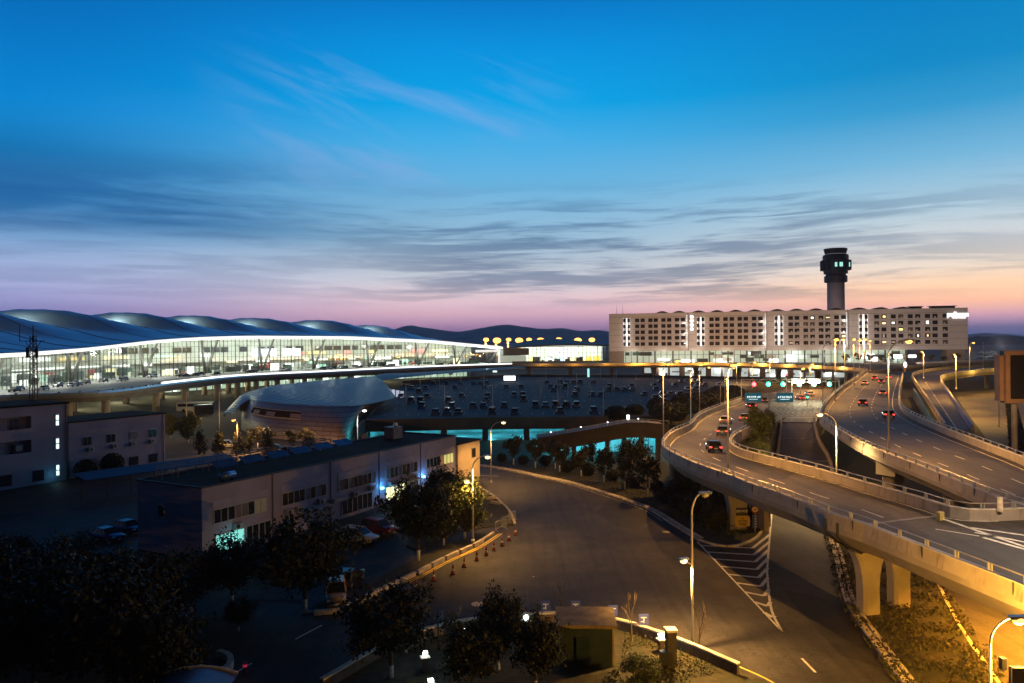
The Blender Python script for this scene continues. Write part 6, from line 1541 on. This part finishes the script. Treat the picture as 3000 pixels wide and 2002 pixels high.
b_ = PY(2902, 1990, 36); b_.z = 0; lamp(b_, PY(2985, 1812, 36), 'lamp arching over the orange-lit road in the bottom right corner', 3000, col=(1, .46, .05), lens=E_SOD, r=.065, kind='POINT')
light('SPOT', 'road_light', (38, 52, 17), 7000, (1, .7, .42), .3, sv, spot=2.2)  # unseen light added above the deck to brighten the nose parapet
for x_, y_, pw in ((35.5, 47, 14000), (37, 53, 15000), (39.5, 60, 8000)): light('SPOT', 'underdeck_light', (x_, y_, 4.9), pw, (1, .36, .02), .3, sv, spot=2.6)  # unseen spots added under the deck to spread the amber pool
lamp_Y(1045, 130, 0, 1068, 1202, 'slim lamp with a faint white light rising behind the office roof', 160, col=COOL, lens=E_COOL)
lamp_Y(693, 150, 0, 683, 1231, 'short orange sodium lamp behind the conifers', 900)
lamp_px(1944, 1291, 6.7, 1985, 1056, 'lamp on the outside of the bend of the curved viaduct, leftmost on that road', 1700)
lamp_px(2024, 1243, 5.6, 2053, 1067, 'lamp just behind the bend of the curved viaduct beside the teal glow', 1500, hs=1.2)
lamp_px(2050, 1212, 5.3, 2077, 1076, 'slim lamp second behind the bend of the curved viaduct', 1200)
lamp_px(2111, 1184, 5.2, 2113, 1120, 'short unlit post on the plaza kerb before the dark hedge', 0)
lamp_px(2124, 1182, 5.2, 2150, 1078, 'thin lamp behind the tall dark lamp of the curved viaduct', 900)
lamp_px(2134, 1389, 7.1, 2147, 1068, 'tall lamp planted on the near parapet of the curved viaduct', 2000)
lamp_Y(2448, 100, 0, 2402, 1213, 'lamp with a dazzling star-bright head between the ramp road and the wide viaduct', 2600, col=(1, .62, .22), lens=E_WARM, hs=1.3)
lamp_px(2604, 1336, 7.1, 2663, 998, 'tallest lamp, standing on the near parapet of the wide viaduct before the hotel', 3000, hs=1.4)
lamp_Y(2409, 160, 7.1, 2432, 1006, 'pale unlit lamp pole just left of the wide viaduct', 0)
lamp_Y(2446, 180, 7.1, 2450, 993, 'very bright lamp beside the wide viaduct at the second floodlit window bay', 3000, hs=2.0)
lamp_Y(2474, 215, 7.2, 2470, 994, 'smaller bright lamp close right of the very bright one', 2000, hs=1.7)
lamp_Y(2501, 240, 7.4, 2502, 993, 'lamp on the far left kerb of the wide viaduct, middle of five', 2200, hs=1.9)
lamp_Y(2518, 262, 7.6, 2520, 996, 'lamp fourth from the left in the cluster of five by the hotel', 2200, hs=1.9)
lamp_Y(2532, 300, 8.0, 2534, 994, 'lamp rising before the lit window bay at the far end of the wide viaduct', 2600, hs=2.2)
lamp_Y(2549, 320, 8.2, 2549, 998, 'rightmost lamp of the cluster by the hotel', 1800, hs=1.8)
for u, v, Y_, lb in ((2211, 1061, 265, 'low orange lamp left of centre in front of the cross viaduct'), (2262, 1058, 290, 'low orange lamp straight above the post of the teal signs'), (2353, 1079, 230, 'low lamp above the right teal sign'), (2380, 1067, 250, 'low lamp just left of the pale unlit pole'), (2165, 1064, 300, 'low lamp at the left end of the orange row before the cross viaduct')):
    lamp_Y(u-8, Y_, 4.6, u, v, lb, 1700, hs=1.8)
lamp_Y(2840, 300, 7.8, 2852, 1004, 'lamp right of the hotel end with a single glowing head', 1800, hs=1.6)
lamp_Y(2880, 330, 8.0, 2881, 1003, 'unlit thin pole right of the lamp at the hotel end', 0)
lamp_Y(2925, 185, 0, 2945, 1092, 'lamp glowing yellow under the ramp left of the billboard', 700, col=(1, .6, .12))
lamp_Y(2705, 260, 8.0, 2700, 1030, 'lamp above the start of the blue-walled ramp', 2600)
lamp_Y(2800, 210, 7.6, 2796, 1038, 'lamp over the bend of the blue-walled ramp', 2200)
for k, (u, hs) in enumerate(((1422, 8), (1454, 12), (1488, 8), (1519, 11), (1548, 8), (1582, 12), (1635, 10.5), (1691, 11), (1732, 9.5))):
    lamp_Y(u, 640+k % 3*20, 0, u+2, 994 if k % 2 else 993, names[k]+' orange apron floodlight from the left on the skyline beyond the glass annexe', 8000, hs=hs, group='apron floodlights', r=.2)
# unlit twin-headed posts on the parking deck
dl = thing('deck_lamp_post', '', 'lamp post'); m = MB(); m.smooth = True; m.cone((0, 0, 0), (0, 0, 7), .1, .07, 8); m.build('pole', M_POLE, dl)
m = MB(); m.bar((-.9, 0, 6.95), (.9, 0, 6.95), .07); m.build('cross_arm', M_POLE, dl)
for s_ in (-1, 1): m = MB(); m.box((s_*.85, 0, 6.92), (.5, .2, .1)); m.build('lamp_head', M_STEEL, dl)
for u, v in ((1419, 1180), (1444, 1214), (1585, 1190), (1635, 1212), (1641, 1176), (1664, 1200), (1731, 1192), (1768, 1217), (1800, 1170), (1863, 1159), (1914, 1139), (1600, 1118), (1190, 1203), (1231, 1152), (1287, 1143), (1303, 1215), (1350, 1140), (1418, 1150), (1760, 1115), (1806, 1140), (1690, 1150), (1520, 1160)):
    place(dl, P(u, v, 4.4), .2, 1, 'thin unlit twin-headed lamp post on the dark parking deck', 'deck lamp posts')
# lower road posts
for u, Y_, v, lb in ((545, 175, 1150, 'thin unlit post on the lower terminal road left of the coach'), (641, 170, 1145, 'thin unlit post before the tip of the curved hall')): lamp_Y(u, Y_, 0, u+3, v, lb, 0)
for u, Y_ in ((450, 195), (560, 215), (660, 240)): light('POINT', 'road_light', PY(u, 1150, Y_), 2200, (1, .75, .3), .4)
light('POINT', 'road_light', P(600, 1290, 0)+Vector((0, -4, 6)), 900, SOD, .3); light('POINT', 'road_light', P(930, 1318, 0)+Vector((0, -3, 6.5)), 2600, (1, .52, .25), .3); light('POINT', 'road_light', P(790, 1312, 0)+Vector((0, -3, 6.5)), 3800, (1, .52, .25), .3); light('POINT', 'road_light', P(480, 1290, 0)+Vector((0, -4, 6)), 900, SOD, .3)
for k in range(4, 48, 4):
    q = XN[k]+Vector((0, -3.5, 2.2)); light('POINT', 'road_light', q, 6500 if k > 14 else 1200, (1, .45, .07), .3)
for k in range(16, 50, 6):
    q = BR[k]+Vector((3, -4, 2.5)); light('POINT', 'road_light', q, 4000, (1, .58, .1), .3)

# ------------------------------------------------------------------ traffic lights, signs, billboard
gq = [P(2172, 1166, 5.1), P(2460, 1160, 5.1)]; gY = 205
def g3(u, v): return PY(u, v, gY)
tg = thing('signal_gantry', 'lattice gantry across the plaza carrying a row of traffic lights and two glowing light bars', 'traffic lights', Vector((g3(2172, 1160).x, gY, 5.1)))
m = MB()
for u in (2172, 2320, 2458): a = g3(u, 1112); m.bar(Vector((a.x, gY, 5.0)), a, .22)
a, b = g3(2172, 1112), g3(2458, 1110); 
for dz in (0, -.8): m.bar(a+Vector((0, 0, dz)), b+Vector((0, 0, dz)), .12)
for k in range(18): p0, p1 = a.lerp(b, k/18), a.lerp(b, (k+1)/18); m.bar(p0+Vector((0, 0, -.8 if k % 2 else 0)), p1+Vector((0, 0, 0 if k % 2 else -.8)), .08)
m.build('truss', M_STEEL, tg)
E_R = emat('signal_red', (1, .03, .04), 12); E_G = emat('signal_green', (.02, 1, .5), 9); E_BAR = emat('light_bar', (1, .96, .75), 14)
for u, e in ((2208, E_R), (2250, E_G), (2293, E_G), (2341, E_G), (2384, E_G), (2429, E_G)):
    p = g3(u, 1126); m = MB(); m.box(p, (1.4, .4, 1.4)); o = m.build('signal_head', M_DARK, tg); m = MB(); m.smooth = True; m.ball(p+Vector((0, -.25, 0)), (.6, .2, .6), 10, 6); m.build('lens', e, o)
    light('POINT', 'signal_light', p+Vector((0, -1, 0)), 60, (1, .1, .1) if e is E_R else (.05, 1, .55), .3, tg)
for u in (2339, 2385): p = g3(u, 1118); m = MB(); m.box(p+Vector((0, -.2, 0)), (2.9, .3, .75)); m.build('light_bar', E_BAR, tg); light('POINT', 'bar_light', p+Vector((0, -1.5, -.3)), 2600, (1, .85, .5), .8, tg)
for u, v in ((2365, 1166), (2304, 1100)):
    p = PY(u, v, 190); t3 = thing('signal_post', 'small single traffic light on a post '+('right of the teal signs' if v > 1150 else 'behind the signal gantry'), 'traffic light', Vector((p.x, p.y, 5.1))); m = MB(); m.bar((p.x, p.y, 5.0), p, .1); m.build('post', M_STEEL, t3); m = MB(); m.box(p, (.45, .3, .9)); o = m.build('signal_head', M_DARK, t3); m = MB(); m.ball(p+Vector((0, -.18, .15)), .2, 8, 6); m.build('lens', E_G if v > 1150 else E_R, o)
sb = P(2252, 1214, 5.1); sY = sb.y
ds = thing('direction_sign', 'pair of teal direction signs with white lettering on one central post', 'road sign', sb)
tp_ = PY(2252, 1152, sY); m = MB(); m.bar(sb, tp_, .28); 
for v in (1155, 1164, 1174): m.bar(PY(2184, v, sY), PY(2322, v, sY), .1)
m.build('post', M_STEEL, ds); M_TEALS = emat('teal_panel', (.01, .12, .16), .6, (.01, .1, .13, 1)); M_LET = emat('sign_letter', (.85, 1, 1), 1.6)
rs = random.Random(6)
for u0, u1 in ((2182, 2231), (2273, 2323)):
    a, b = PY(u0, 1151, sY), PY(u1, 1178, sY); c_ = (a+b)/2; m = MB(); m.box(c_+Vector((0, -.2, 0)), (b.x-a.x, .12, a.z-b.z)); o = m.build('sign_panel', M_TEALS, ds)
    m = MB(); w2, h2 = (b.x-a.x)/2, (a.z-b.z)/2
    for sx, sz, lx, lz in ((0, 1, 2*w2, .07), (0, -1, 2*w2, .07), (1, 0, .07, 2*h2), (-1, 0, .07, 2*h2)): m.box(c_+Vector((sx*(w2-.04), -.27, sz*(h2-.04))), (lx, .02, lz))
    m.build('border', M_WHITE, o)
    x = -w2+.35; m = MB()
    while x < w2-.5:            # strokes of the unreadable characters
        wq = .34
        for _ in range(3): m.box(c_+Vector((x+wq/2+rs.uniform(-.05, .05), -.275, rs.uniform(-.1, .3))), (wq*rs.uniform(.5, 1), .02, .05))
        for _ in range(2): m.box(c_+Vector((x+rs.uniform(.05, wq), -.276, .1)), (.05, .02, rs.uniform(.25, .45)))
        x += .46
    x = -w2+.9
    while x < w2-.9: m.box(c_+Vector((x, -.275, -.42)), (.12, .02, rs.uniform(.08, .14))); x += .18
    m.build('lettering', M_LET, o)
# posters and boards on the pier
pf = P(2172, 1560, 0)+Vector((0, -.05, 0))
def board(name, label, u0, v0, u1, v1, Y_, mt, cat='poster'):
    a, b = PY(u0, v0, Y_), PY(u1, v1, Y_); c_ = (a+b)/2; root = thing(name, label, cat, c_); m = MB(); m.box(c_, (b.x-a.x, .05, a.z-b.z)); m.build('panel', mt, root); return root, c_, (b.x-a.x), (a.z-b.z)
pY = pq.y-.02
rt_, c_, w2, h2 = board('pier_poster', 'dark poster reading SERVICE on the viaduct pier, above the yellow one', 2156, 1488, 2191, 1511, pY, mat('poster_navy', (.03, .03, .06), .6, var=.1))
text_obj('lettering', 'SERVICE', .36, mat('poster_white', (.7, .7, .7), .6, var=0), face_M(c_+Vector((-.02, -.04, .05)), 0), rt_, .01, bold=.012)
rt_, c_, w2, h2 = board('pier_poster', 'yellow poster with dark lines of print low on the viaduct pier', 2154, 1512, 2197, 1542, pY, mat('poster_yellow', (.62, .42, .05), .6, var=.12))
m = MB()
for z, L_ in ((.28, .3), (.02, 1.1), (-.22, 1.0), (-.42, .9)): m.box(c_+Vector((0, -.035, z)), (L_, .02, .1))
m.build('print', M_DARK, rt_)
b_ = P(2212, 1558, .15); rs_ = thing('height_sign', 'round red-rimmed limit sign over a tall blue board beside the pier', 'road sign', b_)
m = MB(); m.bar(b_, b_+Vector((0, 0, 2.9)), .08); m.build('post', M_STEEL, rs_); m = MB(); m.cone(b_+Vector((0, -.06, 2.55)), b_+Vector((0, -.09, 2.55)), .42, .42, 20); o = m.build('round_sign', mat('sign_red', (.55, .04, .02), .5, var=0), rs_); m = MB(); m.cone(b_+Vector((0, -.091, 2.55)), b_+Vector((0, -.1, 2.55)), .32, .32, 20); m.build('disc', mat('sign_cream', (.7, .6, .4), .5, var=0), o)
text_obj('numeral', '4.5', .3, M_DARK, face_M(b_+Vector((0, -.115, 2.55)), 0), o, .005) if False else None
m = MB(); m.box(b_+Vector((0, -.06, 2.55)), (.3, .11, .06)); m.box(b_+Vector((0, -.06, 2.55)), (.06, .112, .3)); m.build('mark', M_DARK, o)
m = MB(); m.box(b_+Vector((.05, -.07, 1.2)), (.75, .06, 1.6)); o = m.build('blue_panel', mat('board_blue2', (.02, .05, .32), .5, var=.1), rs_); m = MB()
for k in range(5): m.box(b_+Vector((.05, -.11, 1.8-.3*k)), (.3, .02, .05)); m.box(b_+Vector((.05, -.111, 1.72-.3*k)), (.05, .02, .2))
m.build('lettering', M_WHITE, o)
# island-nose marker wall beside the pier
b0 = P(2238, 1556, 0); mw = thing('marker_wall', 'pale upright end block at the nose of the kerb under the viaduct', 'barrier', b0); m = MB(); m.box(b0+Vector((0, .3, 1.2)), (.5, 1.6, 2.4), .15); m.build('block', M_PARA, mw); m = MB(); m.box(b0+Vector((0, .3, 2.45)), (.58, 1.7, .1), .15); m.build('cap', M_COPING, mw)
# billboard
bY = 128; a, b = PY(2944, 1028, bY), PY(3070, 1181, bY); bb = thing('billboard', 'huge blank black billboard with a tan frame standing at the right edge', 'billboard', Vector(((a.x+b.x)/2, bY, 0)))
c_ = (a+b)/2; w2, h2 = b.x-a.x, a.z-b.z; M_BF = mat('billboard_frame', (.34, .2, .12), .7, var=.15, scale=.4)
m = MB(); m.box(c_+Vector((0, .8, 0)), (w2-.1, 1.3, h2-.1)); m.build('screen', mat('billboard_black', (.012, .009, .009), .6, var=0), bb)
m = MB()
for sx, sz, lx, lz in ((0, 1, w2, .75), (0, -1, w2, .75), (1, 0, .75, h2-1.5), (-1, 0, .75, h2-1.5)): m.box(c_+Vector((sx*(w2/2-.375), 0, sz*(h2/2-.375))), (lx, .5, lz))
m.build('frame', M_BF, bb); m = MB(); m.box(c_+Vector((-w2/2-.3, 1.1, -.2)), (.7, 1.5, h2-1.2)); m.build('side_box', M_BF, bb)
for sx in (-.2, .25): m = MB(); m.cone(Vector((c_.x+sx*w2, bY+1, 0)), Vector((c_.x+sx*w2, bY+1, b.z+.3)), .45, .45, 12); m.build('post', M_CONC, bb)
light('POINT', 'billboard_fill', (a.x-4, bY-9, 13), 2600, (1, .55, .22), .3, bb)  # unseen light added to bring out the tan frame
# blue sign at the bottom right corner
p = P(2975, 1955, 3.0); p = PY(2985, 1975, 36); nb = thing('blue_road_sign', 'big dark blue road sign with a pale border cut off by the bottom right corner', 'road sign', Vector((p.x+.7, 36, 0)))
a = PY(2957, 1952, 36); m = MB(); m.box(a+Vector((1.3, 0, -1.1)), (2.6, .08, 2.2)); o = m.build('panel', mat('sign_navy', (.006, .01, .06), .5, var=0), nb); m = MB(); m.box(a+Vector((1.3, -.05, -.07)), (2.45, .02, .05)); m.box(a+Vector((.07, -.05, -1.1)), (.05, .02, 2.05)); m.build('border', M_WHITE, o)
m = MB(); m.bar((a.x+1.3, 36.1, 0), (a.x+1.3, 36.1, a.z), .15); m.build('post', M_STEEL, nb); m = MB(); m.box(a+Vector((-.12, .3, .0)), (.22, .3, .55)); m.build('bracket_box', M_DARK, nb)
# T-shaped sign before the hotel
p = PY(2652, 1090, 240); ts = thing('tee_sign', 'small T-shaped mast with glowing base where the viaducts meet below the hotel', 'sign', p); m = MB(); m.bar(p, PY(2652, 1040, 240), .25); m.build('post', mat('pink_post', (.6, .3, .28), .6), ts)
m = MB(); m.bar(PY(2644, 1042, 240), PY(2661, 1042, 240), .3); m.build('cross_bar', MATS['pink_post'], ts); m = MB(); m.smooth = True; m.ball(PY(2652, 1069, 239.7), (.55, .4, .9), 10, 8); m.build('lamp', emat('tee_lamp', (1, .95, .9), 3), ts)
for u0, u1, v0, v1, lb in ((2618, 2643, 1039, 1050, 'left one of two white lit fascia signs under the right half of the hotel'), (2661, 2684, 1040, 1048, 'right one of two white lit fascia signs under the right half of the hotel')):
    a, b = PY(u0, v0, 390), PY(u1, v1, 390); c_ = (a+b)/2; r2 = thing('fascia_sign', lb, 'sign', Vector((c_.x, c_.y, 8))); m = MB(); m.box(c_, (b.x-a.x, .4, a.z-b.z)); m.build('light_box', emat('fascia_white', (.95, 1, 1), 2.2), r2); m = MB(); m.bar((c_.x, c_.y+.3, 7.5), (c_.x, c_.y+.3, c_.z), .3); m.build('post', M_DARK, r2)
# paved yard under the right-hand ramp
m = MB(); m.poly([P(2790, 1150), P(2880, 1145), P(3200, 1140), P(3600, 1400), P(3000, 1420), P(2900, 1300)], .01); structure(m.build('service_yard', mat('yard_asphalt', (.13, .10, .10), .8, var=.2, scale=.2)))
for k in range(14):
    q = P(2958+k*2, 1168+k*12, 0); s_ = 1.5; plant(SH, q, s_, s_*1.2, 'dark shrub in the hedge line below the billboard', 'hedge below the billboard')

# ------------------------------------------------------------------ cones, barriers, kerb blocks
cn = thing('traffic_cone', '', 'traffic cone'); m = MB(); m.box((0, 0, .03), (.42, .42, .06)); m.build('base', M_BLACK, cn); m = MB(); m.smooth = True; m.lathe((0, 0, .06), [(.17, 0), (.13, .26), (.125, .27)], 12); m.lathe((0, 0, .06), [(.095, .45), (.045, .8), (.04, .82)], 12); m.build('shell', mat('cone_red', (.35, .05, .03), .6, var=.2, scale=3), cn)
m = MB(); m.smooth = True; m.lathe((0, 0, .33), [(.126, 0), (.096, .18)], 12); m.build('white_band', M_WHITE, cn)
cones = [(1218, 1731), (1271, 1701), (1327, 1683), (1360, 1662), (1397, 1643), (1425, 1628), (1447, 1614), (1471, 1600), (1491, 1585), (1510, 1568)]
for k, (u, v) in enumerate(cones): place(cn, P(u, v, .012), R.uniform(-.3, .3), 1.1, names[k]+' traffic cone from the left in the row along the yellow kerb line', 'cones along the yellow line')
rb_ = thing('reflector_post', '', 'bollard'); m = MB(); m.cone((0, 0, 0), (0, 0, .6), .11, .09, 10); m.build('post', mat('post_red', (.5, .02, .05), .5, var=0), rb_); m = MB(); m.cone((0, 0, .35), (0, 0, .48), .115, .112, 10); m.build('band', emat('reflector', (1, .05, .15), .25, (.6, .02, .06, 1)), rb_)
for u, v, lb in ((718, 1972, 'red reflector post on the dark road, right one by the dashed line'), (664, 2004, 'red reflector post cut by the bottom edge beside the curved kerb')): place(rb_, P(u, v, .02), 0, 1.2, lb, 'red reflector posts')
kb = tag(MB().box((0, 0, .2), (.32, 1.0, .4)).build('kerb_block', mat('block_white', (.55, .5, .47), .8, var=.25, scale=2)), '', 'kerb block'); first = True
IKo = offset(IK, .32); t_ = 2.2; Lk = length(IKo); nb_ = int((Lk-3)/2.6)
for k in range(nb_):
    a, d = at_len(IKo, t_+k*2.6); o = kb if first else kb.copy()
    if not first: COL.objects.link(o)
    first = False; o.location = (a.x, a.y, .012); o.rotation_euler = (0, 0, math.atan2(d.y, d.x)-pi/2); o.scale = (1, 2.2, 1); tag(o, 'whitewashed kerb block in the broken line beside the yellow kerb stripe', 'kerb block', 'whitewashed kerb blocks')
br_ = thing('crowd_barrier', '', 'barrier'); m = MB()
m.tube([(-1, 0, .1), (-1, 0, 1.0), (-.9, 0, 1.1), (.9, 0, 1.1), (1, 0, 1.0), (1, 0, .1)], .025, 6); m.bar((-1, 0, .25), (1, 0, .25), .03)
for k in range(9): m.bar((-.8+.2*k, 0, .25), (-.8+.2*k, 0, 1.1), .02)
m.build('frame', M_STEEL, br_)
for s_ in (-.8, .8): m = MB(); m.bar((s_, -.3, .03), (s_, .3, .03), .04); m.bar((s_, 0, .03), (s_, 0, .25), .04); m.build('foot', M_STEEL, br_)
for u, v, a, lb in ((1468, 1552, .9, 'steel crowd barrier nearest the cones by the island end'), (1484, 1540, 1.0, 'middle steel crowd barrier by the island end'), (1500, 1526, 1.1, 'steel crowd barrier farthest along the kerb of the tree island')): place(br_, P(u, v, .02), a, 1, lb, 'crowd barriers at the island end')
for k in range(7):
    a, d = at_len(EDGE, 2+k*3.3); m = MB(); q = Vector((a.x-.9, a.y-.3, .15)); o = tag(MB().box((0, 0, .18), (1.5, .35, .36)).build('concrete_bench', M_KERB), 'low concrete block lying inside the kerb of the tree island', 'concrete block', 'concrete blocks on the tree island'); o.location = q; o.rotation_euler = (0, 0, R.uniform(-.6, .6)); 
# ------------------------------------------------------------------ evening haze
hz = MB().bbox((-8000, -380, -1.5), (8000, 7800, 135)).build('haze', None)
hz.data.materials.clear(); hm = D.materials.new('haze'); hm.use_nodes = True; t = NT(hm.node_tree)
t.n.remove(t.n['Principled BSDF']); pv = t.node('ShaderNodeVolumePrincipled'); pv.inputs['Color'].default_value = (.9, .82, .95, 1); pv.inputs['Density'].default_value = 1.15e-4; pv.inputs['Anisotropy'].default_value = .3
t.l.new(pv.outputs[0], t.n['Material Output'].inputs['Volume']); hz.data.materials.append(hm); hz['kind'] = 'stuff'
cy.volume_bounces = 0
